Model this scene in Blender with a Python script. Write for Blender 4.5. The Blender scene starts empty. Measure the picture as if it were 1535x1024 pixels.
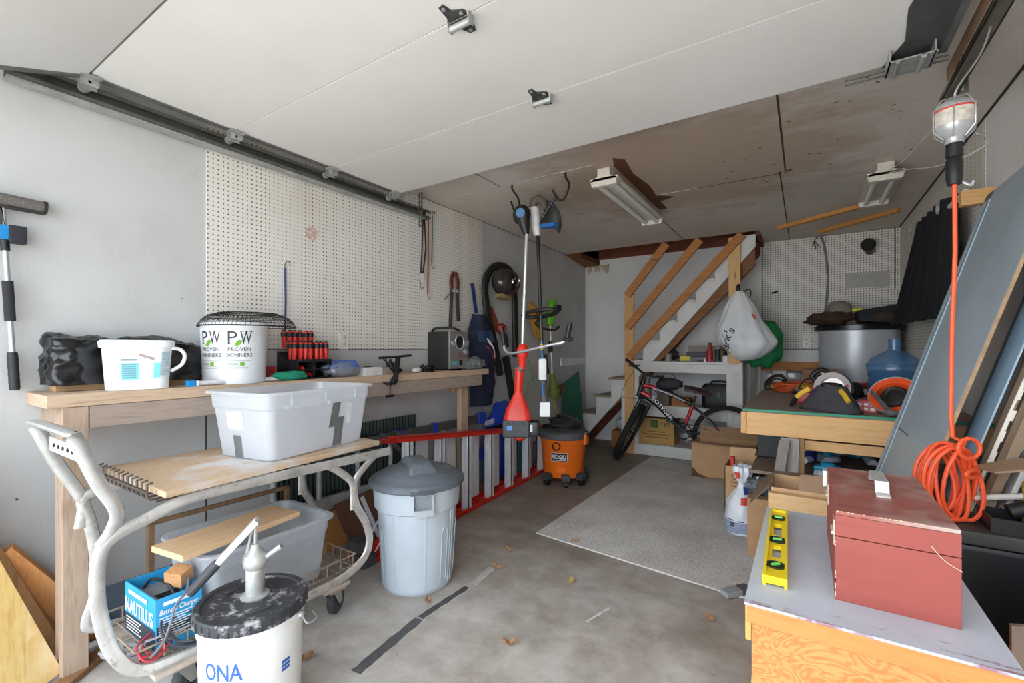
import bpy, bmesh, math, random
from mathutils import Vector, Matrix, Euler, noise
random.seed(7)
V = Vector
PI = math.pi
COL = bpy.context.scene.collection
# ---------------------------------------------------------------- survey of the room (metres; camera above the origin, x right, y into the garage)
F_PX, CX, HY, EYE, YAW = 682.0, 767.5, 523.0, 1.28, math.radians(32.8)
SN, CS = math.sin(YAW), math.cos(YAW)
XL, XR, YB, ZC = -2.67, .82, 6.1, 2.53        # left wall, right wall, back wall, ceiling
YF = -.35                                      # door opening
def ray(px, py):
    u = (px-CX)/F_PX
    return V((-SN+u*CS, CS+u*SN, (HY-py)/F_PX))
def at(px, py, X=None, Y=None, Z=None, T=None):
    d = ray(px, py)
    if X is not None: t = X/d.x
    elif Y is not None: t = Y/d.y
    elif Z is not None: t = (Z-EYE)/d.z
    else: t = T
    return V((d.x*t, d.y*t, EYE+d.z*t))
def atp(px, py, p0, n):
    d = ray(px, py); o = V((0, 0, EYE)); n = V(n)
    return o+d*((V(p0)-o).dot(n)/d.dot(n))
# ---------------------------------------------------------------- materials
def lin(c):
    r = []
    for k in c[:3]:
        k = k/255.0
        r.append(k/12.92 if k <= .04045 else ((k+.055)/1.055)**2.4)
    return (r[0], r[1], r[2], 1)
class NT:
    def __init__(s, name):
        s.m = bpy.data.materials.new(name); s.m.use_nodes = True
        s.n = s.m.node_tree.nodes; s.l = s.m.node_tree.links
        s.b = s.n['Principled BSDF']; s.out = s.n['Material Output']
    def add(s, t, **k):
        n = s.n.new(t)
        for a, v in k.items():
            if a.startswith('i_'):
                key = a[2:]
                n.inputs[int(key) if key.isdigit() else key.replace('_', ' ')].default_value = v
            else: setattr(n, a, v)
        return n
    def lk(s, a, b): s.l.new(a, b)
    def coord(s, world=False, scale=(1, 1, 1), rot=(0, 0, 0)):
        if world: o = s.add('ShaderNodeNewGeometry').outputs['Position']
        else: o = s.add('ShaderNodeTexCoord').outputs['Object']
        m = s.add('ShaderNodeMapping'); m.inputs['Scale'].default_value = scale; m.inputs['Rotation'].default_value = rot
        s.lk(o, m.inputs['Vector']); return m.outputs['Vector']
    def noise(s, vec, scale, detail=3, rough=.55, dist=0):
        n = s.add('ShaderNodeTexNoise'); n.inputs['Scale'].default_value = scale; n.inputs['Detail'].default_value = detail
        n.inputs['Roughness'].default_value = rough; n.inputs['Distortion'].default_value = dist
        s.lk(vec, n.inputs['Vector']); return n.outputs['Fac']
    def ramp(s, fac, stops):
        r = s.add('ShaderNodeValToRGB'); e = r.color_ramp.elements
        while len(e) < len(stops): e.new(.5)
        for i, (p, c) in enumerate(stops): e[i].position = p; e[i].color = c if len(c) == 4 else lin(c)
        s.lk(fac, r.inputs['Fac']); return r.outputs['Color']
    def mix(s, fac, a, b, mode='MIX'):
        m = s.add('ShaderNodeMix', data_type='RGBA', blend_type=mode)
        for sock, v in ((m.inputs[0], fac), (m.inputs[6], a), (m.inputs[7], b)):
            if hasattr(v, 'is_linked'): s.lk(v, sock)
            else: sock.default_value = v
        return m.outputs[2]
    def math(s, op, a, b=0):
        m = s.add('ShaderNodeMath', operation=op)
        for sock, v in ((m.inputs[0], a), (m.inputs[1], b)):
            if hasattr(v, 'is_linked'): s.lk(v, sock)
            else: sock.default_value = v
        return m.outputs[0]
    def bump(s, h, strength, dist=.01):
        b = s.add('ShaderNodeBump'); b.inputs['Strength'].default_value = strength; b.inputs['Distance'].default_value = dist
        s.lk(h, b.inputs['Height']); s.lk(b.outputs['Normal'], s.b.inputs['Normal'])
    def base(s, c, rough=.6, metal=0, spec=.5):
        if hasattr(c, 'is_linked'): s.lk(c, s.b.inputs['Base Color'])
        else: s.b.inputs['Base Color'].default_value = c
        s.b.inputs['Roughness'].default_value = rough; s.b.inputs['Metallic'].default_value = metal
        s.b.inputs['Specular IOR Level'].default_value = spec
        return s.m
_MC = {}
def mat(col, rough=.55, metal=0, var=.10, vs=9, bump=0, bs=80, dirt_tone=None, spec=.5, name=None):
    """painted / plastic / metal surface with procedural mottling"""
    key = (tuple(col), rough, metal, var, vs, bump, bs, dirt_tone, spec)
    if key in _MC: return _MC[key]
    t = NT(name or 'surface_%03d' % len(_MC)); v = t.coord()
    c = lin(col); d = tuple(x*(1-var*2) for x in c[:3])+(1,); h = tuple(min(1, x*(1+var)) for x in c[:3])+(1,)
    f = t.noise(v, vs, 4)
    cc = t.ramp(f, [(.25, d), (.55, c), (.8, h)])
    if dirt_tone:
        f2 = t.noise(v, vs*2.3, 6, .7)
        k = t.ramp(f2, [(dirt_tone[1], (0, 0, 0, 1)), (min(1, dirt_tone[1]+.14), (1, 1, 1, 1))])
        cc = t.mix(k, cc, lin(dirt_tone[0]))
    if bump: t.bump(t.noise(v, bs, 4), bump, .004)
    _MC[key] = t.base(cc, rough, metal, spec); return _MC[key]
def wood(c1, c2, axis='y', scale=1.0, rough=.65, name=None, knots=True, c3=None):
    """planed softwood: grain stretched along an axis, a few knots"""
    key = ('w', tuple(c1), tuple(c2), axis, scale, rough, c3)
    if key in _MC: return _MC[key]
    t = NT(name or 'wood_%03d' % len(_MC))
    st = {'x': (1.2, 14, 14), 'y': (14, 1.2, 14), 'z': (14, 14, 1.2)}[axis]
    v = t.coord(scale=tuple(k*scale for k in st))
    f = t.noise(v, 3.2, 5, .6, .8)
    f2 = t.noise(v, 14, 3, .5)
    ff = t.math('ADD', t.math('MULTIPLY', f, .75), t.math('MULTIPLY', f2, .25))
    cc = t.ramp(ff, [(.3, c2), (.5, c1), (.62, tuple((a*2+b)//3 for a, b in zip(c1, c2))), (.75, c1)])
    if c3:
        g = t.noise(t.coord(scale=(3*scale,)*3), 1.6, 5, .6)
        cc = t.mix(t.ramp(g, [(.48, (0, 0, 0, 1)), (.62, (1, 1, 1, 1))]), cc, lin(c3))
    if knots:
        kst = {'x': (2.2, 9, 9), 'y': (9, 2.2, 9), 'z': (9, 9, 2.2)}[axis]
        vo = t.add('ShaderNodeTexVoronoi'); vo.inputs['Scale'].default_value = 1.0
        t.lk(t.coord(scale=tuple(k*scale for k in kst)), vo.inputs['Vector'])
        k = t.ramp(vo.outputs['Distance'], [(.05, (1, 1, 1, 1)), (.14, (0, 0, 0, 1))])
        cc = t.mix(t.math('MULTIPLY', k, .6), cc, lin(tuple(int(q*.45) for q in c2)))
    t.bump(f2, .15, .002)
    _MC[key] = t.base(cc, rough, 0, .3); return _MC[key]
def plastic_sheer(col, alpha, name, rough=.35, cloud=.25):
    """translucent moulded plastic: part see-through, part diffusing"""
    t = NT(name); v = t.coord()
    f = t.noise(v, 7, 4)
    c = t.ramp(f, [(.3, tuple(int(k*(1-cloud*.4)) for k in col)), (.7, col)])
    dif = t.add('ShaderNodeBsdfDiffuse'); tr = t.add('ShaderNodeBsdfTranslucent'); gl = t.add('ShaderNodeBsdfGlossy'); gl.inputs['Roughness'].default_value = rough
    tp = t.add('ShaderNodeBsdfTransparent')
    t.lk(c, dif.inputs['Color']); t.lk(c, tr.inputs['Color'])
    def ms(f, a, b):
        m = t.add('ShaderNodeMixShader'); m.inputs[0].default_value = f
        t.lk(a.outputs[0], m.inputs[1]); t.lk(b.outputs[0], m.inputs[2]); return m
    body = ms(.45, dif, tr); body = ms(.08, body, gl); fin = ms(alpha, tp, body)
    t.lk(fin.outputs[0], t.out.inputs['Surface']); return t.m
def glassy(col, name, rough=.06, tint=.8):
    t = NT(name)
    t.b.inputs['Transmission Weight'].default_value = 1; t.b.inputs['IOR'].default_value = 1.12
    return t.base(lin(col), rough)
# ---------------------------------------------------------------- mesh builder (world coordinates)
class MB:
    def __init__(s): s.bm = bmesh.new(); s.bv = False
    def _v(s, p): return s.bm.verts.new(V(p))
    def face(s, pts):
        try: return s.bm.faces.new([s._v(p) for p in pts])
        except ValueError: return None
    def hexa(s, p, bev=0):
        v = [s._v(q) for q in p]
        fs = [s.bm.faces.new([v[i] for i in f]) for f in ((0, 3, 2, 1), (4, 5, 6, 7), (0, 1, 5, 4), (1, 2, 6, 5), (2, 3, 7, 6), (3, 0, 4, 7))]
        if bev:
            s.bv = True
            es = list({e for f in fs for e in f.edges})
            bmesh.ops.bevel(s.bm, geom=es, offset=bev, segments=2, affect='EDGES', profile=.5)
        return s
    def box(s, lo, hi, bev=0):
        (a, b, c), (d, e, f) = lo, hi
        a, d = min(a, d), max(a, d); b, e = min(b, e), max(b, e); c, f = min(c, f), max(c, f)
        return s.hexa([(a, b, c), (d, b, c), (d, e, c), (a, e, c), (a, b, f), (d, b, f), (d, e, f), (a, e, f)], bev)
    def obox(s, c, size, rot=None, bev=0):
        R = rot if rot is not None else Matrix.Identity(3)
        x, y, z = [k/2 for k in size]; c = V(c)
        return s.hexa([c+R@V(q) for q in ((-x, -y, -z), (x, -y, -z), (x, y, -z), (-x, y, -z), (-x, -y, z), (x, -y, z), (x, y, z), (-x, y, z))], bev)
    def beam(s, a, b, w, h, up=(0, 0, 1), bev=0):
        """rectangular bar from a to b; w across, h along 'up'"""
        a, b = V(a), V(b); d = (b-a).normalized(); x = d.cross(V(up)).normalized(); z = x.cross(d)
        q = []
        for p in (a, b):
            q += [p-x*w/2-z*h/2, p+x*w/2-z*h/2, p+x*w/2+z*h/2, p-x*w/2+z*h/2]
        return s.hexa(q, bev)
    def prism(s, pts, vec, bev=0):
        vec = V(vec); a = [s._v(p) for p in pts]; b = [s._v(V(p)+vec) for p in pts]; n = len(a)
        fs = [s.bm.faces.new(a[::-1]), s.bm.faces.new(b)]
        for i in range(n): fs.append(s.bm.faces.new([a[i], a[(i+1) % n], b[(i+1) % n], b[i]]))
        if bev:
            s.bv = True
            es = list({e for f in fs for e in f.edges})
            bmesh.ops.bevel(s.bm, geom=es, offset=bev, segments=2, affect='EDGES', profile=.5)
        return s
    def tube(s, pts, r, n=8, closed=False, ry=None, up=None, cap=True):
        """round (or oval: r across, ry along up) tube swept along points; r may be a list"""
        P = [V(p) for p in pts]; m = len(P); rings = []; prev = None
        for i in range(m):
            if closed: d = P[(i+1) % m]-P[i-1]
            else: d = P[min(i+1, m-1)]-P[max(i-1, 0)]
            if d.length < 1e-9: d = V((0, 0, 1))
            d.normalize()
            if up is not None: x = d.cross(V(up))
            elif prev is None: x = d.cross(V((0, 0, 1)) if abs(d.z) < .9 else V((1, 0, 0)))
            else: x = prev-d*prev.dot(d)
            if x.length < 1e-6: x = d.orthogonal()
            x.normalize(); z = x.cross(d); prev = x
            ra = r[i] if isinstance(r, (list, tuple)) else r; rb = ry if ry is not None else ra
            rings.append([s._v(P[i]+x*math.cos(2*PI*k/n)*ra+z*math.sin(2*PI*k/n)*rb) for k in range(n)])
        for i in range(m if closed else m-1):
            a, b = rings[i], rings[(i+1) % m]
            for k in range(n): s.bm.faces.new([a[k], a[(k+1) % n], b[(k+1) % n], b[k]])
        if cap and not closed: s.bm.faces.new(rings[0][::-1]); s.bm.faces.new(rings[-1])
        return s
    def cyl(s, a, b, r, r2=None, n=24): return s.tube([a, b], [r, r if r2 is None else r2], n)
    def lathe(s, prof, c, n=36, axis=(0, 0, 1), sq=None, closed=False):
        """profile of (radius, height) turned about an axis through c"""
        ax = V(axis).normalized(); x = ax.orthogonal().normalized() if abs(ax.z) < .99 else V((1, 0, 0)); y = ax.cross(x); c = V(c); rings = []
        for (r, h) in prof:
            if r < 1e-6: rings.append([s._v(c+ax*h)])
            else:
                ring = []
                for k in range(n):
                    a = 2*PI*k/n; e = 1
                    if sq: ca, sa = abs(math.cos(a)), abs(math.sin(a)); e = (ca**sq+sa**sq)**(-1/sq)
                    ring.append(s._v(c+ax*h+(x*math.cos(a)+y*math.sin(a))*r*e))
                rings.append(ring)
        for a, b in list(zip(rings, rings[1:]))+([(rings[-1], rings[0])] if closed else []):
            if len(a) == 1 and len(b) == 1: continue
            for k in range(n):
                k2 = (k+1) % n
                if len(a) == 1: s.bm.faces.new([a[0], b[k], b[k2]])
                elif len(b) == 1: s.bm.faces.new([a[k], b[0], a[k2]])
                else: s.bm.faces.new([a[k], a[k2], b[k2], b[k]])
        return s
    def ball(s, c, r, n=16, rot=None, wob=0, seed=0):
        rr = r if isinstance(r, (tuple, list)) else (r, r, r); c = V(c)
        rings = []; m = n//2
        def P(i, k):
            th = PI*i/m; ph = 2*PI*k/n
            q = V((rr[0]*math.sin(th)*math.cos(ph), rr[1]*math.sin(th)*math.sin(ph), rr[2]*math.cos(th)))
            if wob: q *= 1+wob*noise.noise(V((q.x*9+seed*3.1, q.y*9, q.z*9)))
            return c+(rot@q if rot else q)
        top, bot = s._v(P(0, 0)), s._v(P(m, 0))
        rings = [[s._v(P(i, k)) for k in range(n)] for i in range(1, m)]
        for k in range(n):
            k2 = (k+1) % n
            s.bm.faces.new([top, rings[0][k], rings[0][k2]]); s.bm.faces.new([bot, rings[-1][k2], rings[-1][k]])
            for a, b in zip(rings, rings[1:]): s.bm.faces.new([a[k], b[k], b[k2], a[k2]])
        return s
    def grid(s, f, nu, nv, thick=0, closeu=False):
        """surface f(u,v); with thick>0 a solid shell"""
        g = [[V(f(i/nu, j/nv)) for j in range(nv+1)] for i in range(nu+1)]
        def lay(pts): return [[s._v(p) for p in row] for row in pts]
        A = lay(g)
        for i in range(nu):
            for j in range(nv): s.bm.faces.new([A[i][j], A[i+1][j], A[i+1][j+1], A[i][j+1]])
        if thick:
            def nrm(i, j):
                du = g[min(i+1, nu)][j]-g[max(i-1, 0)][j]; dv = g[i][min(j+1, nv)]-g[i][max(j-1, 0)]
                q = du.cross(dv); return q.normalized() if q.length > 1e-12 else V((0, 0, 1))
            B = lay([[g[i][j]-nrm(i, j)*thick for j in range(nv+1)] for i in range(nu+1)])
            for i in range(nu):
                for j in range(nv): s.bm.faces.new([B[i][j], B[i][j+1], B[i+1][j+1], B[i+1][j]])
            for i in range(nu):
                s.bm.faces.new([A[i][0], B[i][0], B[i+1][0], A[i+1][0]]); s.bm.faces.new([A[i][nv], A[i+1][nv], B[i+1][nv], B[i][nv]])
            for j in range(nv):
                s.bm.faces.new([A[0][j], A[0][j+1], B[0][j+1], B[0][j]]); s.bm.faces.new([A[nu][j], B[nu][j], B[nu][j+1], A[nu][j+1]])
        return s
    def xf(s, M): s.bm.transform(M); return s
    def build(s, name, m, par=None, label=None, cat=None, group=None, kind=None, ang=35, flat=False):
        bm = s.bm
        bmesh.ops.recalc_face_normals(bm, faces=bm.faces[:])
        if par is not None: W = WM[par]
        else:
            xs = [v.co for v in bm.verts]
            lo = [min(p[i] for p in xs) for i in range(3)]; hi = [max(p[i] for p in xs) for i in range(3)]
            W = Matrix.Translation(((lo[0]+hi[0])/2, (lo[1]+hi[1])/2, lo[2]))
        bm.transform(W.inverted())
        me = bpy.data.meshes.new(name); bm.to_mesh(me); bm.free()
        for p in me.polygons: p.use_smooth = not flat
        if not flat: me.set_sharp_from_angle(angle=math.radians(ang))
        o = bpy.data.objects.new(name, me); COL.objects.link(o)
        if m is not None: me.materials.append(m)
        if s.bv:
            wn = o.modifiers.new('weighted_normals', 'WEIGHTED_NORMAL'); wn.keep_sharp = True; wn.weight = 80
        if par is not None: o.parent = par
        else: o.matrix_world = W
        WM[o] = W
        tag(o, label, cat, group, kind); return o
WM = {}
def split(o):
    """one object per loose piece: same name, parent and material"""
    bm = bmesh.new(); bm.from_mesh(o.data); seen = set(); out = [o]; groups = []
    for v in bm.verts:
        if v in seen: continue
        st, g = [v], []; seen.add(v)
        while st:
            q = st.pop(); g.append(q)
            for e in q.link_edges:
                w_ = e.other_vert(q)
                if w_ not in seen: seen.add(w_); st.append(w_)
        groups.append({x.index for x in g})
    bm.free()
    if len(groups) < 2: return out
    src = o.data
    for i, g in enumerate(groups):
        b2 = bmesh.new(); b2.from_mesh(src); b2.verts.ensure_lookup_table()
        bmesh.ops.delete(b2, geom=[v for v in b2.verts if v.index not in g], context='VERTS')
        me = bpy.data.meshes.new(o.name.split('.')[0]); b2.to_mesh(me); b2.free()
        for m_ in src.materials: me.materials.append(m_)
        if i == 0: o.data = me
        else:
            c = o.copy(); c.data = me; COL.objects.link(c); WM[c] = WM[o]; out.append(c)
    return out
def tag(o, label=None, cat=None, group=None, kind=None):
    if label: o['label'] = label
    if cat: o['category'] = cat
    if group: o['group'] = group
    if kind: o['kind'] = kind
    return o
def thing(name, label, cat, loc=(0, 0, 0), group=None, kind=None):
    o = bpy.data.objects.new(name, None); COL.objects.link(o); o.location = V(loc); o.empty_display_size = .05
    WM[o] = Matrix.Translation(V(loc)); return tag(o, label, cat, group, kind)
def copy_tree(o, loc=None, rz=0, label=None, parent=None, kids=None):
    c = o.copy(); COL.objects.link(c)
    if parent is not None: c.parent = parent
    else:
        if loc is not None: c.location = V(loc)
        c.rotation_euler = (0, 0, rz)
    if label: c['label'] = label
    for ch in [q for q in bpy.data.objects if q.parent == o]: copy_tree(ch, parent=c)
    return c
def bez(pts, n=6, closed=False):
    """smooth curve (Catmull-Rom) through points"""
    P = [V(p) for p in pts]; m = len(P); out = []
    for i in range(m if closed else m-1):
        p0, p1, p2, p3 = (P[(i-1) % m], P[i], P[(i+1) % m], P[(i+2) % m]) if closed else (P[max(i-1, 0)], P[i], P[i+1], P[min(i+2, m-1)])
        for k in range(n):
            t = k/n
            out.append(.5*((2*p1)+(-p0+p2)*t+(2*p0-5*p1+4*p2-p3)*t*t+(-p0+3*p1-3*p2+p3)*t**3))
    if not closed: out.append(P[-1])
    return out
def lettering(txt, m, par, fn, h=1.0, name='lettering', w=None, bold=0, subdiv=0, depth=0):
    """flat letters mapped by fn(u,v): u runs along the baseline 0..width, v up, capital height h"""
    cu = bpy.data.curves.new('t', 'FONT'); cu.body = txt; cu.offset = bold; cu.resolution_u = 3
    o = bpy.data.objects.new('t', cu); COL.objects.link(o)
    dg = bpy.context.evaluated_depsgraph_get(); me = bpy.data.meshes.new_from_object(o.evaluated_get(dg))
    bpy.data.objects.remove(o); bpy.data.curves.remove(cu)
    bm = bmesh.new(); bm.from_mesh(me); bpy.data.meshes.remove(me)
    xs = [v.co.x for v in bm.verts]; ys = [v.co.y for v in bm.verts]
    x0, x1 = min(xs), max(xs); y1 = .69
    if w is None: w = h*(x1-x0)/y1
    k = MB(); k.bm.free(); k.bm = bm
    for v in bm.verts: v.co = V(fn((v.co.x-x0)/(x1-x0)*w, v.co.y/y1*h))
    return k.build(name, m, par, flat=True)
def plane_fn(o, xd, yd, off=0):
    o, xd, yd = V(o), V(xd).normalized(), V(yd).normalized(); n = xd.cross(yd)*off
    return lambda u, v: o+xd*u+yd*v+n
def coil(c, r, turns, seed, ax=(0, 0, 1), n=26, jit=.2, sq=(1, 1), rise=.002):
    """loose hank of cord around c"""
    rnd = random.Random(seed); a = V(ax).normalized(); x = a.orthogonal().normalized(); y = a.cross(x); out = []
    for t in range(turns):
        rr = r*(1+rnd.uniform(-jit, jit)); o = a*(rise*t)+x*rnd.uniform(-.1, .1)*r+y*rnd.uniform(-.1, .1)*r; ph = rnd.uniform(0, .3)
        for k in range(n):
            th = 2*PI*k/n
            out.append(V(c)+o+x*math.cos(th+ph)*rr*sq[0]+y*math.sin(th+ph)*rr*sq[1]+a*math.sin(th*3+t)*rise*1.5)
    return out
# ================================================================ MATERIALS OF THE ROOM
def m_wall(name, base, blotch, specks=True, peg=None, rough=.7):
    t = NT(name); v = t.coord(world=True)
    c = t.ramp(t.noise(v, 1.3, 4, .6), [(.3, blotch), (.6, base)])
    fine = t.noise(t.coord(world=True, scale=(9, 9, 2)), 9, 4, .65)
    c = t.mix(t.ramp(fine, [(.35, (.55, .55, .55, 1)), (.6, (1, 1, 1, 1))]), t.mix(.92, base and lin(blotch), lin(base)), c)
    if specks:
        vo = t.add('ShaderNodeTexVoronoi'); vo.inputs['Scale'].default_value = 7; t.lk(v, vo.inputs['Vector'])
        k = t.ramp(vo.outputs['Distance'], [(.028, (1, 1, 1, 1)), (.045, (0, 0, 0, 1))])
        n2 = t.noise(v, 2.2, 2)
        k = t.math('MULTIPLY', k, t.ramp(n2, [(.43, (0, 0, 0, 1)), (.47, (1, 1, 1, 1))]))
        c = t.mix(k, c, lin((70, 55, 50)))
        ru = t.noise(v, 3.1, 5, .7)
        k2 = t.ramp(ru, [(.66, (0, 0, 0, 1)), (.74, (.45, .45, .45, 1))])
        c = t.mix(k2, c, lin((176, 158, 132)))
    if peg:
        g = t.add('ShaderNodeNewGeometry'); sp = t.add('ShaderNodeSeparateXYZ'); t.lk(g.outputs['Position'], sp.inputs[0])
        def cell(sock): return t.math('SUBTRACT', t.math('FRACT', t.math('MULTIPLY', sock, 1/.0254), 0), .5)
        a, b = cell(sp.outputs[peg]), cell(sp.outputs['Z'])
        d = t.math('ADD', t.math('MULTIPLY', a, a), t.math('MULTIPLY', b, b))
        c = t.mix(t.math('LESS_THAN', d, .024 if peg == 'Y' else .05), c, lin((92, 80, 68)))
    t.bump(fine, .12, .004)
    return t.base(c, rough, 0, .25)
def m_concrete():
    t = NT('concrete'); v = t.coord(world=True)
    c = t.ramp(t.noise(v, 1.1, 6, .65, .4), [(.3, (164, 153, 142)), (.48, (198, 191, 183)), (.62, (219, 215, 210)), (.78, (186, 177, 167))])
    sp = t.add('ShaderNodeSeparateXYZ'); t.lk(v, sp.inputs[0])
    dirt_tone = t.math('ADD', t.math('MULTIPLY', t.noise(v, .9, 6, .68), 1.7), t.math('MULTIPLY', t.math('MINIMUM', sp.outputs['Y'], 3.4), .30))  # browner with depth into the garage, broken up by noise
    c = t.mix(t.ramp(dirt_tone, [(.98, (0, 0, 0, 1)), (1.0, (.0, .0, .0, 1))]), c, c) if 0 else t.mix(t.ramp(t.math('MULTIPLY', dirt_tone, .5), [(.58, (0, 0, 0, 1)), (.92, (.85, .85, .85, 1))]), c, lin((128, 114, 101)))
    c2 = t.ramp(t.noise(v, 6, 6, .7), [(.35, (.74, .72, .70, 1)), (.62, (1, 1, 1, 1))])
    c = t.mix(1, c, c2, 'MULTIPLY')
    k = t.ramp(t.noise(t.coord(world=True, scale=(1, 1.6, 1)), 2.4, 7, .75), [(.66, (0, 0, 0, 1)), (.73, (.5, .5, .5, 1))])
    c = t.mix(k, c, lin((226, 224, 220)))
    vo = t.add('ShaderNodeTexVoronoi'); vo.inputs['Scale'].default_value = 6.5; t.lk(v, vo.inputs['Vector'])
    k = t.ramp(vo.outputs['Distance'], [(.02, (1, 1, 1, 1)), (.045, (0, 0, 0, 1))])
    c = t.mix(t.math('MULTIPLY', k, .5), c, lin((60, 52, 46)))
    t.bump(t.noise(v, 40, 5), .2, .004)
    return t.base(c, .55, 0, .35)
WALLM = m_wall('white_painted_plywood', (195, 195, 194), (178, 175, 172))
WALLB = m_wall('white_painted_back_wall', (228, 227, 226), (212, 208, 204))
PEGL = m_wall('white_pegboard', (226, 222, 214), (208, 200, 188), True, 'Y')
PEGB = m_wall('white_pegboard_back', (228, 224, 218), (214, 209, 202), False, 'X')
def m_ceiling():
    m = m_wall('ceiling_board', (216, 209, 200), (198, 189, 178)); nt = m.node_tree; b = nt.nodes['Principled BSDF']
    src = b.inputs['Base Color'].links[0].from_socket
    t = NT.__new__(NT); t.m = m; t.n = nt.nodes; t.l = nt.links; t.b = b
    v = t.coord(world=True); nz = t.noise(t.coord(world=True, scale=(1.6, 3, 1)), 2.2, 6, .7)
    d = t.add('ShaderNodeVectorMath', operation='DISTANCE'); t.lk(v, d.inputs[0]); d.inputs[1].default_value = (-.75, 3.35, ZC)
    k = t.ramp(t.math('ADD', d.outputs['Value'], t.math('MULTIPLY', nz, -1.5)), [(.0, (.55, .55, .55, 1)), (.22, (.3, .3, .3, 1)), (.5, (0, 0, 0, 1))])
    c = t.mix(k, src, lin((150, 116, 84)))
    k2 = t.ramp(t.noise(t.coord(world=True, scale=(4, 1.5, 1)), 3, 6, .75), [(.60, (0, 0, 0, 1)), (.72, (.3, .3, .3, 1))])
    c = t.mix(k2, c, lin((168, 148, 124)))
    t.lk(c, b.inputs['Base Color']); return m
CEILM = m_ceiling()
DOORM = m_wall('door_panel_paint', (226, 225, 222), (218, 215, 210), False)
CONC = m_concrete()
GALV = mat((172, 174, 172), .42, .35, .16, 14)
GALVD = mat((104, 104, 98), .5, .35, .2, 12)
STEEL = mat((200, 202, 205), .3, .6, .08, 20)
BLACK = mat((22, 22, 23), .5, 0, .1, 20)
BLACKG = mat((18, 18, 19), .25, 0, .1, 20)
RUBBER = mat((30, 30, 32), .75, 0, .15, 30, bump=.2)
WHITEP = mat((236, 237, 238), .35, 0, .03)
SEAM = mat((62, 52, 44), .9, 0, .2, 20)
BROWNB = wood((118, 66, 42), (84, 44, 28), 'x', .7)
PINE = wood((214, 168, 112), (184, 134, 82), 'x')
PINEY = wood((214, 168, 112), (184, 134, 82), 'y')
PINEZ = wood((206, 166, 118), (176, 132, 88), 'z')
GREYWOOD = wood((176, 156, 138), (142, 122, 106), 'y', 1, .75)
# ================================================================ THE ROOM
o = MB().box((XL-.12, -7, -.12), (XR+.12, YB+.12, 0)).build('floor', CONC, kind='structure', label='worn bare concrete garage floor with pale scuffs')
o = MB().box((-14, -16, -.15), (14, YF-.02, -.012)).build('ground_outside', mat((206, 203, 196), .8, 0, .06, 2), kind='structure', label='pale concrete drive outside the garage')
wl = MB().box((XL-.12, YF, 0), (XL, YB+.12, ZC+.1)).build('wall_left', WALLM, kind='structure', label='white painted plywood left wall')
MB().box((XL, 1.15, EYE), (XL+.006, 3.59, ZC)).build('pegboard', PEGL, wl, label='white pegboard with rows of small holes')
MB().lathe([(0, .0062), (.045, .0062), (.045, .0068), (0, .0068)], (XL, 1.76, 2.02), 24, (1, 0, 0)).build('faded_sticker', mat((214, 186, 172), .7, 0, .3, 60), wl, label='faded pinkish round sticker on the pegboard')
MB().box((XL, 1.146, 0), (XL+.0015, 1.152, EYE)).box((XL, 3.588, 0), (XL+.0015, 3.594, EYE)).box((XL, 1.152, EYE-.004), (XL+.0015, 3.59, EYE)).build('seam', SEAM, wl)
MB().box((XL, 5.30, 1.06), (XL+.02, YB, 1.155)).build('rail', WALLB, wl)
MB().box((XL, YF, 0), (XL+.012, YB, .2)).build('baseboard_left', mat((128, 146, 166), .8, 0, .15, 6), kind='structure', label='blue grey concrete curb along the left wall')
wb = MB().box((XL, YB, 0), (XR, YB+.12, ZC+.1)).build('wall_back', WALLB, kind='structure', label='white painted back wall')
MB().box((-.42, YB-.006, EYE), (XR, YB, ZC)).build('pegboard', PEGB, wb, label='white pegboard right of the stairs')
MB().box((XL, YB-.02, 1.06), (-2.05, YB, 1.155)).build('rail', WALLB, wb)
MB().box((-.43, YB-.008, EYE), (-.42, YB, ZC)).box((-.42, YB-.007, EYE-.006), (XR, YB, EYE)).box((.775, YB-.008, 1.9), (.785, YB, ZC)).build('seam', SEAM, wb)
wr = MB().box((XR, YF, 0), (XR+.12, YB+.12, ZC+.1)).build('wall_right', WALLB, kind='structure', label='white painted right wall')
MB().box((XR-.0015, 3.45, EYE), (XR, YB, ZC)).build('pegboard', PEGL, wr)
HX0, HX1, HY0 = -2.45, -.44, 5.45
cm = MB().box((XL, YF, ZC), (XR, HY0, ZC+.1)).box((XL, HY0, ZC), (HX0, YB, ZC+.1)).box((HX1, HY0, ZC), (XR, YB, ZC+.1))
cl = cm.build('ceiling', CEILM, kind='structure', label='stained off-white board ceiling with open seams')
sm = MB()
z = ZC-.0012
for a, b in (((-.122, 2.2), (-.112, 3.72)), ((-.156, 3.72), (-.147, YB)), ((-1.172, 4.2), (-1.164, HY0)), ((-2.2, 2.895), (-1.5, 2.9)), ((-.75, 3.755), (-.1, 3.763)), ((XR-.014, YF), (XR, YB)), ((XL, 2.7), (XL+.012, YB)), ((HX1, YB-.014), (XR, YB)), ((-1.98, 2.5), (-1.973, 2.895))):
    sm.box((a[0], a[1], z), (b[0], b[1], ZC+.001))
sm.build('seam', SEAM, cl)
MB().box((-2.5, 2.893, z), (-1.2, 2.899, ZC)).box((-1.15, 3.75, z), (-.7, 3.757, ZC)).build('tape_edge', WHITEP, cl)
r = random.Random(3); sm = MB()
for i in range(26):
    x, y = r.uniform(-.5, .6), r.uniform(2.4, 3.9)
    sm.obox((x, y, ZC-.001), (.018, .005, .002), Euler((0, 0, r.uniform(-.6, .9))).to_matrix())
sm.obox((-.127, 2.45, ZC-.002), (.03, .02, .004)); sm.obox((-.1, 3.72, ZC-.002), (.05, .014, .004))
sm.build('nick', mat((92, 68, 48), .9), cl)
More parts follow.
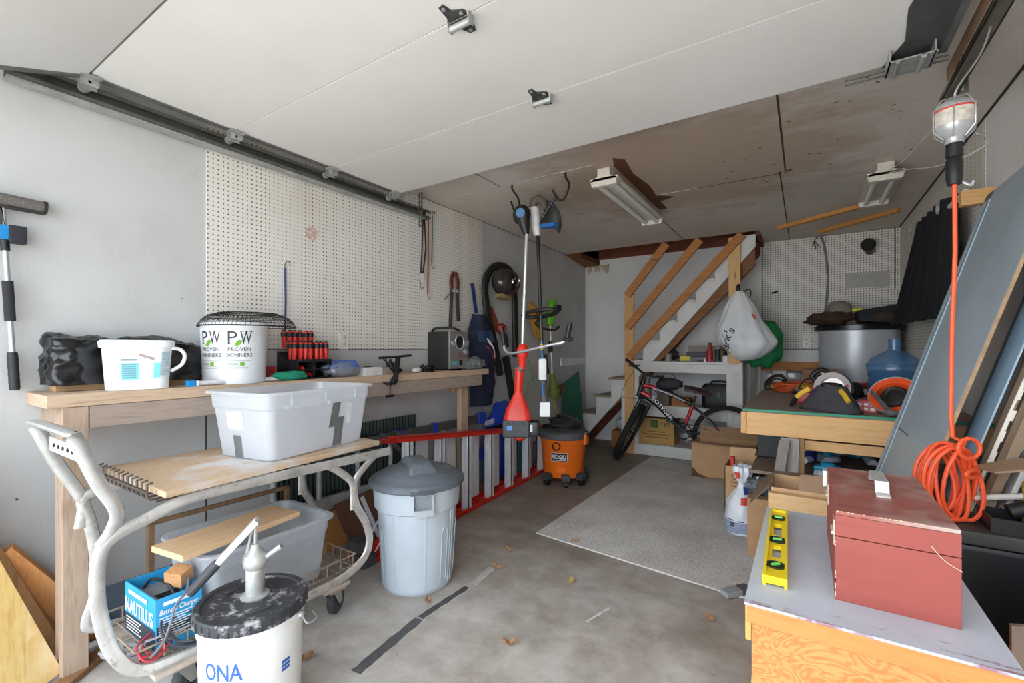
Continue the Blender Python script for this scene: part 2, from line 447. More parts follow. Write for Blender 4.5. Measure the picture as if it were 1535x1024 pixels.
# torn strip beside the striplight
sm = MB(); pts = [(-1.06, 2.86), (-1.0, 2.93), (-1.03, 3.2), (-1.0, 3.5), (-1.02, 3.75), (-.9, 3.86), (-1.03, 3.92), (-1.03, 4.15), (-1.1, 4.16), (-1.1, 3.0)]
sm.prism([(x, y, ZC-.002) for x, y in pts], (0, 0, .003)); sm.build('torn_patch', wood((104, 70, 46), (60, 40, 26), 'y'), cl, label='dark torn strip of bare backing in the ceiling')
# stair opening: rim boards and an unseen loft shell that keeps sky light out
fr = MB().box((HX0, YB-.03, ZC+.005), (HX1, YB-.002, ZC+.26)).box((HX0, HY0-.04, ZC+.1), (HX1, HY0, ZC+.26)).build('trim_1', BROWNB, kind='structure', label='red brown rim board around the stair opening')
MB().box((HX0-.035, HY0, ZC-.06), (HX0, YB, ZC+.26)).box((HX1, HY0, ZC-.05), (HX1+.035, YB, ZC+.26)).build('trim_2', BROWNB, kind='structure', label='brown side boards of the stair opening')
MB().box((XL, 4.6, 3.4), (XR, YB+.1, 3.45)).box((XL, 4.55, ZC+.1), (XR, 4.6, 3.45)).box((XL-.05, 4.6, ZC+.1), (XL, YB+.1, 3.45)).box((XR, 4.6, ZC+.1), (XR+.05, YB+.1, 3.45)).box((XL, YB+.05, ZC+.1), (XR, YB+.1, 3.45)).build('wall_upper', BROWNB, kind='structure', label='unseen boarding closing the loft above the stair opening against sky light')
cor = MB().prism([(XL, 5.45, ZC), (HX0+.0, 5.45, ZC), (HX0, YB-.03, ZC-.07), (XL, YB, ZC-.07)], (0, 0, -.012)).build('trim_3', wood((140, 100, 60), (96, 66, 40), 'y'), kind='structure', label='stained corner board beside the stair opening')
r = random.Random(5); sm = MB()
for i in range(30):
    x, zz = -2.64+.01*i+r.uniform(0, .02), ZC-.07
    sm.prism([(x, YB-.03, zz), (x+.03, YB-.035, zz), (x+.015, YB-.03-r.uniform(0, .03), zz-r.uniform(.03, .13))], (0, .01, 0))
sm.build('torn_paper', mat((196, 184, 164), .9), cor)
MB().box((XL-.12, YF-.12, 0), (-2.55, YF, 2.62)).box((.66, YF-.12, 0), (XR+.12, YF, 2.62)).box((-2.55, YF-.12, 2.30), (.66, YF, 2.62)).build('wall_front', WALLB, kind='structure', label='front wall around the garage door opening')
# ================================================================ OVERHEAD DOOR
DX0, DX1, DZ = -2.50, .43, 2.42
door = thing('door_1', 'white overhead sectional garage door rolled open under the ceiling', None, (-1, 1.2, DZ), kind='structure')
for k, (y0, y1) in enumerate(((.642, 1.218), (1.222, 1.798), (1.802, 2.36))):
    MB().box((DX0, y0, DZ), (DX1, y1, DZ+.035), .002).build('door_section', DOORM, door)
MB().hexa([(DX0, .10, 2.225), (DX1, .10, 2.225), (DX1, .632, DZ-.004), (DX0, .632, DZ-.004), (DX0, .09, 2.26), (DX1, .09, 2.26), (DX1, .625, DZ+.03), (DX0, .625, DZ+.03)]).build('door_section', DOORM, door)
MB().box((DX0, .634, DZ+.012), (DX1, .64, DZ+.03)).build('gap_strip', mat((120, 112, 104), .8), door)
# steel end stiles at both edges
for x0, x1 in ((DX0-.03, DX0), (DX1, DX1+.025)):
    q = MB().box((x0, .642, DZ-.006), (x1, 2.36, DZ+.035)).hexa([(x0, .10, 2.219), (x1, .10, 2.219), (x1, .632, DZ-.01), (x0, .632, DZ-.01), (x0, .09, 2.26), (x1, .09, 2.26), (x1, .625, DZ+.03), (x0, .625, DZ+.03)])
    q.build('end_stile', mat((120, 120, 118), .5, .5, .2, 10), door)
# dark edge flashing with flaked paint on the right
MB().prism([(.26, 2.363, DZ-.001), (.43, 2.363, DZ-.001), (.43, .9, DZ-.001), (.36, .9, DZ-.001), (.34, 1.7, DZ-.001), (.29, 2.0, DZ-.001), (.31, 2.2, DZ-.001)], (0, 0, -.003)).build('edge_flashing', mat((84, 84, 84), .6, .3, .2, 14), door, label='dark bare edge where the white paint has flaked')
def hinge(x, y):
    q = MB()
    zz = DZ-.004
    q.prism([(x-.045, y+.004, zz), (x+.045, y+.004, zz), (x+.035, y+.03, zz), (x+.012, y+.075, zz), (x-.012, y+.075, zz), (x-.035, y+.03, zz)], (0, 0, .004))
    q.prism([(x-.045, y-.004, zz), (x-.035, y-.03, zz), (x-.03, y-.075, zz), (x-.008, y-.08, zz), (x+.0, y-.045, zz), (x+.035, y-.03, zz), (x+.045, y-.004, zz)], (0, 0, .004))
    h = q.build('hinge', mat((92, 92, 94), .5, .6, .2, 30), door, label='dark steel hinge plate')
    MB().cyl((x-.045, y, zz-.022), (x+.045, y, zz-.022), .012, n=14).prism([(x-.045, y-.02, zz), (x-.045, y+.02, zz), (x-.045, y+.012, zz-.034), (x-.045, y-.012, zz-.034)], (.004, 0, 0)).prism([(x+.045, y-.02, zz), (x+.045, y+.02, zz), (x+.045, y+.012, zz-.034), (x+.045, y-.012, zz-.034)], (.004, 0, 0)).build('barrel', GALV, h)
    q = MB()
    for dx, dy in ((0, .06), (-.018, -.065), (.028, .02), (-.028, .02), (.022, -.02)): q.lathe([(.007, 0), (.007, -.004), (0, -.005)], (x+dx, y+dy, zz), 8)
    q.build('bolt', GALV, h)
hinge(-1.0, 1.22); hinge(-1.0, 1.8)
for y in (.64, 1.22, 1.80, 2.32):
    q = MB().box((DX0-.03, y-.035, DZ-.014), (DX0+.02, y+.035, DZ-.006)).box((DX0-.034, y-.03, DZ-.05), (DX0-.028, y+.03, DZ-.008)).box((DX0-.004, y-.03, DZ-.045), (DX0, y+.03, DZ-.008))
    b = q.build('roller_bracket', GALV, door)
    MB().cyl((DX0-.075, y, DZ-.03), (DX0+.0, y, DZ-.03), .006, n=10).cyl((DX0-.085, y, DZ-.03), (DX0-.065, y, DZ-.03), .02, n=16).build('roller', GALV, b)
b = MB().box((DX1-.16, 2.24, DZ-.05), (DX1-.02, 2.36, DZ-.045)).box((DX1-.16, 2.24, DZ-.05), (DX1-.155, 2.36, DZ)).box((DX1-.03, 2.24, DZ-.05), (DX1-.025, 2.36, DZ)).cyl((DX1-.135, 2.24, DZ-.054), (DX1-.135, 2.36, DZ-.054), .007, n=8).cyl((DX1-.06, 2.24, DZ-.054), (DX1-.06, 2.36, DZ-.054), .009, n=8).build('bottom_bracket', GALV, door, label='bright galvanised corner bracket')
MB().box((DX1-.29, 2.363, DZ-.036), (DX1+.03, 2.369, DZ-.03)).box((DX1-.29, 2.36, DZ-.02), (DX1+.03, 2.366, DZ-.014)).build('lift_cable_rod', GALVD, b)
# tracks
def cprof(x, y0, y1, z, s, m, w=.055, h=.066):
    t = .004; q = MB()
    # open side faces the door (towards s)
    q.box((x, y0, z), (x+s*t, y1, z+h)); q.box((x, y0, z), (x+s*w, y1, z+t)); q.box((x, y0, z+h-t), (x+s*w, y1, z+h))
    q.box((x+s*w, y0, z), (x+s*(w+t), y1, z+.016)); q.box((x+s*w, y0, z+h-.016), (x+s*(w+t), y1, z+h))
    return q
tk = thing('door_track', 'long galvanised steel door track high along the left wall', 'door track', (-2.6, 1.6, 2.35))
cprof(-2.645, .42, 2.78, 2.345, 1, None).build('channel', GALVD, tk)
MB().box((-2.652, .42, 2.335), (-2.59, 2.72, 2.343)).build('angle', GALV, tk)
def strap(x, y, z0, z1, par, nx):
    q = MB(); n = int((z1-z0)/.035)
    w = .02
    if nx:
        q.box((x, y-w, z0), (x+.003, y-w*.35, z1)); q.box((x, y+w*.35, z0), (x+.003, y+w, z1))
        for k in range(n+1): q.box((x, y-w*.4, z0+k*(z1-z0)/n-.006), (x+.003, y+w*.4, z0+k*(z1-z0)/n+.006))
    else:
        q.box((x-w, y, z0), (x-w*.35, y+.003, z1)); q.box((x+w*.35, y, z0), (x+w, y+.003, z1))
        for k in range(n+1): q.box((x-w*.4, y, z0+k*(z1-z0)/n-.006), (x+w*.4, y+.003, z0+k*(z1-z0)/n+.006))
    return q.build('perforated_strap', GALVD, par)
strap(-2.585, 2.66, 2.26, ZC, tk, False)
tk2 = thing('door_track', 'dark steel door track end above the hanging work lamp', 'door track', (.53, 2, 2.35))
cprof(.548, .3, 2.80, 2.365, -1, None, .032, .05).build('channel', mat((104, 98, 88), .5, .3, .25, 9), tk2)
MB().box((.50, .3, 2.40), (.502, 2.6, 2.46)).box((.568, .3, 2.41), (.572, 2.6, 2.46)).build('angle', mat((150, 118, 92), .7, .3, .2, 9), tk2)
strap(.56, 2.66, 2.25, ZC, tk2, False)
# ================================================================ CAMERA + DAYLIGHT
cd = bpy.data.cameras.new('camera'); co = bpy.data.objects.new('camera', cd); COL.objects.link(co)
co.location = (0, 0, EYE); co.rotation_euler = (PI/2, 0, YAW)
cd.sensor_width = 36; cd.lens = 36*F_PX/1535; cd.shift_y = (HY-512)/1535; cd.clip_start = .03; cd.clip_end = 100
sc = bpy.context.scene; sc.camera = co
w = bpy.data.worlds.new('sky'); sc.world = w; w.use_nodes = True
bg = w.node_tree.nodes['Background']; bg.inputs['Color'].default_value = (.74, .87, 1.0, 1); bg.inputs['Strength'].default_value = 3.2
def sun(name, energy, angle, color, d):
    sl = bpy.data.lights.new(name, 'SUN'); so = bpy.data.objects.new(name, sl); COL.objects.link(so)
    sl.energy = energy; sl.angle = math.radians(angle); sl.color = color
    so.rotation_euler = V(d).to_track_quat('-Z', 'Y').to_euler(); so.location = (0, -4, 6)
sun('soft_fill', 1.35, 80, (1, .98, .95), (.06, 1, -.40))      # broad fill lamp added to carry light deep into the garage
sun('sun', 15.0, 12, (1, .95, .88), (.1, -.55, -.83))            # sun added over the house so the drive bounces light inside
sc = bpy.context.scene
sc.view_settings.view_transform = 'Standard'; sc.view_settings.look = 'None'; sc.view_settings.exposure = .62; sc.view_settings.gamma = 1
sc.cycles.max_bounces = 10; sc.cycles.diffuse_bounces = 7; sc.cycles.transparent_max_bounces = 16; sc.cycles.sample_clamp_indirect = 6
sc.cycles.use_denoising = True
# ================================================================ WALL BENCH ON THE LEFT
BT = 1.105; BX = -2.38
bench = thing('wall_bench', 'long narrow rough timber workbench fixed along the left wall', 'workbench', (-2.52, 1.9, 0))
MB().box((XL+.001, .485, 1.055), (BX, 3.31, BT), .004).build('benchtop', wood((200, 174, 148), (162, 134, 108), 'y', .8, .7), bench)
MB().box((BX-.045, .61, .965), (BX-.005, 3.22, 1.054), .003).build('front_rail', wood((166, 150, 138), (136, 118, 106), 'y', .9, .75), bench)
MB().box((XL+.002, .53, .965), (-2.476, .57, 1.054), .003).box((XL+.002, 3.18, .965), (BX-.05, 3.22, 1.054), .003).build('end_rail', wood((176, 152, 134), (136, 112, 96), 'x', .9, .75), bench)
MB().box((-2.475, .53, 0), (BX-.004, .607, 1.054), .003).build('leg', wood((182, 158, 138), (146, 122, 104), 'z', .9), bench)
MB().box((-2.475, 2.98, 0), (BX-.046, 3.07, 1.054), .003).build('leg', wood((182, 158, 134), (150, 124, 100), 'z', .9), bench)
MB().box((-2.6, 3.05, .9), (-2.56, 3.09, 1.054)).build('brace', PINEZ, bench)
# ---------------------------------------------------------------- black bag over a box
def blob(name, c, size, m, par=None, pw=5, wob=.12, ws=7, seed=0, n=40, flatbot=True, rz=0, fold=0, ang=50, **k):
    """crumpled bag / cloth: super-ellipsoid with creased noise"""
    b = MB(); R = Matrix.Rotation(rz, 3, 'Z'); mm = n//2; rows = []
    def f(u, v):
        th = PI*v; ph = 2*PI*u
        d = V((math.sin(th)*math.cos(ph), math.sin(th)*math.sin(ph), math.cos(th)))
        e = (abs(d.x)**pw+abs(d.y)**pw+abs(d.z)**pw)**(-1/pw)
        q = d*e; nn = V((q.x*ws*size[0]+seed*7.3, q.y*ws*size[1]+1.7*seed, q.z*ws*size[2]))
        a = noise.noise(nn)+.5*noise.noise(nn*2.1)+.3*abs(noise.noise(nn*4.3))
        if fold: a += fold*abs(math.sin(ph*7+3*noise.noise(nn*.7)))
        q *= 1+wob*a
        q = V((q.x*size[0]/2, q.y*size[1]/2, q.z*size[2]/2))
        if flatbot and q.z < -size[2]*.47: q.z = -size[2]*.47
        return V(c)+R@q
    tv = b._v(f(0, 0)); bv = b._v(f(0, 1))
    rows = [[b._v(f(k/n, i/mm)) for k in range(n)] for i in range(1, mm)]
    for k_ in range(n):
        k2 = (k_+1) % n
        b.bm.faces.new([tv, rows[0][k_], rows[0][k2]]); b.bm.faces.new([bv, rows[-1][k2], rows[-1][k_]])
        for A, B in zip(rows, rows[1:]): b.bm.faces.new([A[k_], B[k_], B[k2], A[k2]])
    return b.build(name, m, par, ang=ang, **k)
CARD = mat((196, 158, 116), .8, 0, .08, 6)
CARDD = mat((150, 116, 84), .85, 0, .1, 6)
BAGB = mat((20, 20, 22), .22, 0, .1, 9, bump=.5, bs=28)
bx = thing('box', 'brown cardboard box under a crumpled black plastic bag, left end of the wall bench', 'box', (-2.56, .82, BT))
MB().box((-2.66, .55, BT), (-2.565, 1.06, BT+.10), .003).build('carton', CARD, bx)
def bagcov(u, v):
    # crumpled film draped over the carton: u round the box, v from hem to top centre
    a = 2*PI*u; ca, sa = math.cos(a), math.sin(a); e = (abs(ca)**5+abs(sa)**5)**-.2
    k = 1 if v < .62 else max(0, 1-(v-.62)/.38)**.6
    yy = sa*e; wide = .045*max(0, min(1, (-yy-.35)*2))
    x = ca*e*(.082+(wide if ca > 0 else 0)*(1.1-v*.6))*k; y = yy*(.285+.03*(1-v))*k
    z = .03+.215*min(1, v/.62)+.012*(k < 1)
    n1 = noise.noise(V((x*9+3, y*6, z*7))); n2 = abs(noise.noise(V((x*9+z*9, y*11-z*8, z*6+5)))); n3 = abs(noise.noise(V((x*22-z*12, y*20+z*16, z*9))))
    d = .022*n1-.042*n2-.02*n3
    nx, ny = ca*e, sa*e*.5
    return V((min(-2.603+x+nx*d*(1.0 if v < .7 else .2), -2.4), .79+y+ny*d*1.4, BT+z*(1+.12*noise.noise(V((x*6, y*4.5, 7))))+(d*.8 if v > .6 else 0)-.035*(max(0, y*3))*v))
MB().grid(bagcov, 110, 44).xf(Matrix.Translation((-2.556, .805, BT)) @ Matrix.Diagonal((1, .95, .92, 1)) @ Matrix.Translation((2.556, -.79, -BT))).build('bag_cover', BAGB, bx, ang=80)
# ---------------------------------------------------------------- white pail with label
def rrect(w, d, r, n=6):
    out = []
    for cx, cy, a0 in ((w/2-r, d/2-r, 0), (-w/2+r, d/2-r, 90), (-w/2+r, -d/2+r, 180), (w/2-r, -d/2+r, 270)):
        for k in range(n+1):
            a = math.radians(a0+90*k/n); out.append((cx+r*math.cos(a), cy+r*math.sin(a)))
    return out
def loft(rings, cap0=True, cap1=True, b=None):
    b = b or MB(); R = [[b._v(p) for p in ring] for ring in rings]; n = len(R[0])
    for A, B in zip(R, R[1:]):
        for k in range(n): b.bm.faces.new([A[k], A[(k+1) % n], B[(k+1) % n], B[k]])
    if cap0: b.bm.faces.new(R[0][::-1])
    if cap1: b.bm.faces.new(R[-1])
    return b
def rr_ring(c, w, d, r, z, rz=0, n=6):
    s, k = math.sin(rz), math.cos(rz)
    return [(c[0]+x*k-y*s, c[1]+x*s+y*k, z) for x, y in rrect(w, d, r, n)]
pc = (-2.466, .79); prz = math.radians(-14)
pail = thing('pail', 'short white rectangular plastic pail with aqua label at the front bench edge', 'pail', (pc[0], pc[1], BT))
loft([rr_ring(pc, .135, .215, .05, BT+.001, prz), rr_ring(pc, .15, .24, .055, BT+.185, prz)]).build('body', WHITEP, pail)
loft([rr_ring(pc, .15, .24, .055, BT+.18, prz), rr_ring(pc, .166, .258, .06, BT+.182, prz), rr_ring(pc, .17, .262, .06, BT+.205, prz), rr_ring(pc, .16, .25, .06, BT+.212, prz)]).build('lid', WHITEP, pail)
Rp = Matrix.Rotation(prz, 3, 'Z')
def pf(u, v, off=.0008):     # on the front face, u along y from left, v up
    w = .215+.025*(v/.185); x = (.135+.015*(v/.185))/2+off
    return V((pc[0], pc[1], BT))+Rp@V((x, (u-.5)*w, v))
def patch(u0, u1, v0, v1, m, par, fn, off=.0008, name='label_print', nu=4):
    b = MB(); b.grid(lambda a, c: fn(u0+(u1-u0)*a, v0+(v1-v0)*c, off), nu, 2); return b.build(name, m, par)
AQUA = mat((120, 208, 220), .4, 0, .03); INK = mat((60, 62, 66), .5); GREYI = mat((176, 178, 182), .5)
patch(.24, .5, .045, .115, AQUA, pail, pf, .0012)
patch(.72, .82, .05, .115, AQUA, pail, pf, .0012)
patch(.5, .72, .02, .14, mat((228, 226, 224), .4), pail, pf, .001)
b = MB(); b.grid(lambda a, c: pf(.5+.22*a, .145-.02*a+(.012)*c, .0016), 4, 1); b.build('label_print', mat((168, 150, 152), .5), pail)
b = MB()
for k in range(11): b.grid(lambda a, c: pf(.83+.12*a, .155-.0095*k+.005*c, .0012), 3, 1)
for k in range(7): b.grid(lambda a, c: pf(.255+.2*a, .107-.009*k+.004*c, .0016), 3, 1)
b.grid(lambda a, c: pf(.245+.22*a, .125+.008*c, .0012), 3, 1)
b.build('small_print', mat((120, 150, 160), .5), pail)
hp = [pf(.99, .178, -.02), pf(1.12, .172, -.03), pf(1.2, .145, -.035), pf(1.17, .105, -.035), pf(1.0, .075, -.03)]
MB().tube(bez(hp, 5), .008, 8).build('handle', WHITEP, pail)
# ---------------------------------------------------------------- white pole with a blue cap on the bench
a, c = at(250, 576, Z=BT+.014), at(393, 564, Z=BT+.012)
a.x = max(min(a.x, -2.41), -2.64); c.x = -2.44; c.y = 1.52; a = V((-2.40, .985, BT+.014))
d = (c-a).normalized()
pole = thing('pole', 'white pole with bright blue end lying along the bench front', 'pole', a)
MB().cyl(a, c, .011, n=12).build('tube', mat((226, 226, 230), .3), pole)
MB().beam(a-d*.035, a, .032, .03, bev=.003).build('end_cap', mat((28, 132, 200), .4), pole)
MB().beam(a, a+d*.014, .028, .027, bev=.003).build('collar', WHITEP, pole)
# ---------------------------------------------------------------- tall white bucket with printed leaf mark, wire basket upturned on it
kc = V((-2.508, 1.215, BT))
bk = thing('bucket', 'tall white printed nursery bucket under an upturned wire basket', 'bucket', kc)
MB().lathe([(0, 0), (.138, 0), (.142, .01), (.152, .29), (.158, .292), (.158, .312), (.150, .312), (.135, .03), (0, .03)], kc, 48).build('body', mat((232, 233, 234), .35, 0, .03), bk)
def cylf(c, r0, r1, h, a0):   # wrap around a bucket: u metres along, v metres up; a0 = angle of u=0
    def f(u, v, off=.0012):
        r = r0+(r1-r0)*v/h+off; a = a0+u/((r0+r1)/2)
        return V((c[0]+r*math.cos(a), c[1]+r*math.sin(a), c[2]+v))
    return f
view = math.atan2(-kc.y, -kc.x)
kf = cylf(kc, .142, .152, .29, view)
TXT = mat((44, 44, 46), .5); LEAF = mat((120, 176, 48), .5); LEAFD = mat((74, 128, 40), .5)
for s0 in (-.035, -.172):
    f = lambda u, v, s0=s0: kf(u+s0, v)
    lettering('P', TXT, bk, lambda u, v: f(u+.006, v+.20), .062, bold=.0); lettering('W', TXT, bk, lambda u, v: f(u+.058, v+.20), .062, w=.052)
    q = MB()
    for u0, u1, v0 in ((.0, .022, .1995), (.0, .012, .2605), (.053, .071, .2605), (.078, .090, .2605), (.099, .114, .2605)): q.grid(lambda a, c: f(u0+(u1-u0)*a, v0+.0028*c)+V((.0003, 0, 0)), 3, 1)
    q.build('serif', TXT, bk)
    lettering('PROVEN', TXT, bk, lambda u, v: f(u+.006, v+.165), .019, w=.10); lettering('WINNERS', TXT, bk, lambda u, v: f(u-.002, v+.135), .02, w=.116)
    b = MB(); b.grid(lambda a, c: kf(s0+.033+.036*a, .195+.02*a+(c-.5)*.026*math.sin(PI*min(1, a+.02)), .002), 8, 2); b.build('leaf_mark', LEAF, bk)
    b = MB(); b.grid(lambda a, c: kf(s0+.0+.11*a, .115+.0025*c), 8, 1); b.grid(lambda a, c: kf(s0+.0+.11*a, .088+.0015*c), 8, 1)
    b.build('rule', GREYI, bk)
    lettering('COLOR', LEAFD, bk, lambda u, v: f(u, v+.095), .011, w=.05); lettering('CHOICE' if 0 else '', LEAFD, bk, f) if 0 else None
    b = MB(); b.grid(lambda a, c: kf(s0+.058+.02*a, .092+.018*c), 4, 2); b.build('dot_mark', LEAF, bk)
    b = MB(); b.grid(lambda a, c: kf(s0-.004+.10*a, .078+.005*c), 6, 1); b.build('small_print', GREYI, bk)
bc = V((-2.43, 1.245, BT+.300))
bs = thing('wire_basket', 'black wire hanging basket frame turned upside down on the nursery bucket', 'wire basket', bc)
q = MB(); R0 = .222
def bw(r, z): return [(bc.x+r*math.cos(2*PI*k/40), bc.y+r*math.sin(2*PI*k/40), bc.z+z) for k in range(40)]
for r_, z_, t_ in ((R0, -.012, .0035), (R0*.97, .004, .0016), (R0*.93, .02, .0016), (R0*.86, .034, .0016), (R0*.76, .046, .0016)): q.tube(bw(r_, z_), t_, 5, closed=True)
q.tube(bw(R0*.62, .055), .003, 5, closed=True)
for k in range(72):
    a = 2*PI*k/72
    q.tube([(bc.x+r_*R0*math.cos(a), bc.y+r_*R0*math.sin(a), bc.z+z_) for r_, z_ in ((1, -.012), (.97, .004), (.86, .034), (.62, .055), (.35, .062 if k % 3 else .06))], .0011, 4)
q.build('mesh', mat((40, 38, 38), .5, .4), bs)
# ---------------------------------------------------------------- screwdriver rack
rk = V((-2.525, 1.62, BT))
SR = mat((206, 44, 36), .35, 0, .08); SK = mat((32, 32, 34), .45)
rack = thing('screwdriver_rack', 'black plastic bench rack with cubbies holding red screwdrivers', 'tool rack', rk)
q = MB()
q.box((rk.x-.12, rk.y-.10, BT), (rk.x-.05, rk.y+.12, BT+.13)).box((rk.x-.05, rk.y-.10, BT+.10), (rk.x+.09, rk.y+.12, BT+.115)).box((rk.x-.05, rk.y-.10, BT), (rk.x+.09, rk.y+.12, BT+.008))
q.box((rk.x-.05, rk.y-.10, BT), (rk.x+.09, rk.y-.094, BT+.1)).box((rk.x-.05, rk.y+.114, BT), (rk.x+.09, rk.y+.12, BT+.1)).box((rk.x-.05, rk.y+.0, BT), (rk.x+.09, rk.y+.006, BT+.1)).box((rk.x-.05, rk.y-.1, BT+.05), (rk.x+.085, rk.y+.12, BT+.056))
q.box((rk.x-.12, rk.y-.10, BT+.13), (rk.x-.085, rk.y+.12, BT+.16))
q.build('stand', SK, rack)
def screwdriver(loc, tilt, label, h=.1, m=None):
    s = thing('screwdriver', label, 'screwdriver', loc, 'screwdrivers in the bench rack')
    R = Euler((tilt, 0, 0)).to_matrix(); up = R@V((0, 0, 1))
    MB().lathe([(0, 0), (.010, .002), (.013, .03), (.015, .06), (.012, .075), (.015, .09), (.013, h), (0, h+.004)], loc, 10, up).build('handle', m or SR, s)
    MB().lathe([(.0155, .066), (.017, .07), (.0165, .088), (.0145, .092)], loc, 10, up).lathe([(.0105, h-.004), (.0125, h+.002), (.006, h+.008), (0, h+.008)], loc, 10, up).build('grip', SK, s)
    return s
proto = None; r = random.Random(4)
for row, (dx, zz, n) in enumerate(((-.06, .135, 6), (-.015, .112, 7), (.045, .112, 7))):
    for k in range(n):
        L = V((rk.x+dx, rk.y-.09+.034*k+r.uniform(-.004, .004)+(.01 if row == 1 else 0), BT+zz+(.045 if row == 0 else 0)))
        lab = ('red and black screwdriver in the back row of the bench rack', 'red and black screwdriver in the middle row of the bench rack', 'red and black screwdriver in the front row of the bench rack')[row]
        if proto is None: proto = screwdriver(L, .03, lab); s_ = proto
        else: s_ = copy_tree(proto, L, r.uniform(0, 6), lab)
for k in range(4):
    a = V((rk.x+.07, rk.y-.075+.022*k+(.03 if k > 1 else 0), BT+.02+.04*(k % 2)))
    copy_tree(proto, a, 0, 'short red screwdriver lying in a cubby of the bench rack').rotation_euler = (0, -PI/2+.2, 0)
# ---------------------------------------------------------------- small things along the bench
blob('glove', (-2.43, 1.47, BT+.026), (.085, .2, .05), mat((26, 138, 104), .8, 0, .15, 20, bump=.4, bs=90), None, 2.5, .2, 18, 3, 30, label='crumpled green work glove beside the nursery bucket', cat='glove')
blob('plastic_bag', (-2.47, 1.84, BT+.045), (.15, .24, .09), plastic_sheer((196, 204, 218), .55, 'sheer_bag', .15), None, 2.4, .22, 14, 6, 34, label='clear zip bag slumped beside the screwdriver rack', cat='plastic bag')
MB().prism([(-2.42, 1.72, BT+.055), (-2.40, 1.92, BT+.06), (-2.45, 1.93, BT+.1), (-2.5, 1.74, BT+.105)], (0, 0, .004)).build('zip_strip', mat((70, 96, 170), .4), [o for o in bpy.data.objects if o.name.startswith('plastic_bag')][0])
bx = MB().box((-2.47, 1.97, BT), (-2.4, 2.11, BT+.052), .002).build('small_box', mat((214, 212, 206), .6), label='small white carton on the bench left of the black clamp', cat='box')
MB().box((-2.46, 2.111, BT), (-2.4, 2.2, BT+.05), .002).build('small_box', mat((150, 140, 126), .7), label='small grey brown carton touching the white one on the bench', cat='box')
cl = thing('bar_clamp', 'black tabletop clamp gripping the front edge of the wall bench', 'clamp', (-2.375, 2.16, BT))
K = mat((34, 33, 36), .4, .2, .12, 30)
Y0 = 2.18; X0 = -2.36
MB().beam((X0, Y0+.03, BT+.115), (X0+.015, Y0-.005, BT-.02), .022, .034, (1, 0, 0), .004).beam((X0+.015, Y0-.005, BT-.02), (X0+.01, Y0-.03, BT-.06), .03, .045, (1, 0, 0), .004).build('frame', K, cl)
q = MB(); q.tube([(X0-.04, Y0-.10, BT+.115), (X0, Y0+.02, BT+.122), (X0+.02, Y0+.13, BT+.13)], [.016, .019, .015], 10, ry=.009, up=(0, 0, 1)); q.build('top_bar', K, cl)
MB().tube(bez([(X0, Y0-.01, BT+.02), (X0+.01, Y0-.06, BT+.06), (X0+.01, Y0-.09, BT+.1)], 4), .006, 8).ball((X0+.01, Y0-.095, BT+.106), .013, 10).build('lever', K, cl)
MB().cyl((X0+.01, Y0-.05, BT-.06), (X0+.01, Y0-.05, BT-.15), .004, n=8).cyl((X0+.01, Y0-.085, BT-.142), (X0+.01, Y0-.015, BT-.142), .008, n=10).cyl((X0+.0, Y0-.05, BT-.068), (X0+.0, Y0-.05, BT-.055), .022, n=12).build('screw', K, cl)
MB().box((-2.4, 2.1, BT-.059), (X0+.014, 2.17, BT-.05)).build('lower_jaw', K, cl)
def cablepile(name, c, r, n, seed, m, label, rad=.003, sq=(1, 1)):
    return MB().tube(coil(c, r, n, seed, jit=.35, sq=sq, rise=rad*1.3), rad, 5).build(name, m, label=label, cat='cable')
MB().lathe([(0, 0), (.026, 0), (.026, .05), (.02, .055), (0, .055)], (-2.56, 2.12, BT), 14).build('small_can', mat((40, 44, 90), .4, .2), label='small dark blue can behind the black clamp', cat='can')
MB().lathe([(0, 0), (.03, 0), (.03, .07), (.012, .085), (.012, .1), (0, .1)], (-2.6, 2.36, BT), 14).build('bottle', mat((30, 30, 32), .4), label='small black bottle on the bench right of the clamp', cat='bottle')
cablepile('cable', (-2.52, 2.30, BT+.004), .06, 5, 3, BLACK, 'tangled black cable on the bench behind the clamp', .004, (1, 1.3))
cablepile('cable', (-2.47, 2.62, BT+.004), .055, 7, 8, BLACK, 'heap of black cable beside the stereo on the bench', .005, (1, 1.7))
MB().ball((-2.43, 2.46, BT+.018), (.022, .05, .018), 14, wob=.2).build('adapter', mat((226, 228, 232), .4), label='white plug adapter among cables on the bench', cat='adapter')
# stereo
st = thing('stereo', 'black stereo box with silver front and round dial on the wall bench', 'stereo', (-2.53, 2.92, BT))
MB().box((-2.655, 2.815, BT+.012), (-2.428, 3.035, BT+.315), .006).build('case', mat((40, 38, 37), .45, 0, .12, 8), st)
MB().box((-2.43, 2.812, BT+.012), (-2.405, 3.038, BT+.318), .008).build('front_panel', mat((150, 146, 142), .35, .5, .1, 30), st)
MB().tube([(-2.404, 2.93+.052*math.cos(a*PI/12), BT+.232+.058*math.sin(a*PI/12)) for a in range(24)], .006, 6, closed=True).build('dial_ring', STEEL, st)
MB().cyl((-2.41, 2.93, BT+.232), (-2.402, 2.93, BT+.232), .047, n=24).build('dial', BLACKG, st)
q = MB()
for y in (2.845, 3.015): q.cyl((-2.41, y, BT+.22), (-2.39, y, BT+.22), .02, n=16)
q.cyl((-2.41, 3.0, BT+.15), (-2.388, 3.0, BT+.15), .022, n=16); q.build('knob', STEEL, st)
q = MB()
for i in range(4):
    for j in range(3): q.box((-2.406, 2.90+.03*i, BT+.105+.018*j), (-2.4, 2.92+.03*i, BT+.115+.018*j))
q.build('button', mat((140, 96, 88), .5), st)
MB().box((-2.406, 2.83, BT+.045), (-2.403, 2.9, BT+.075)).build('display', mat((90, 170, 180), .3), st)
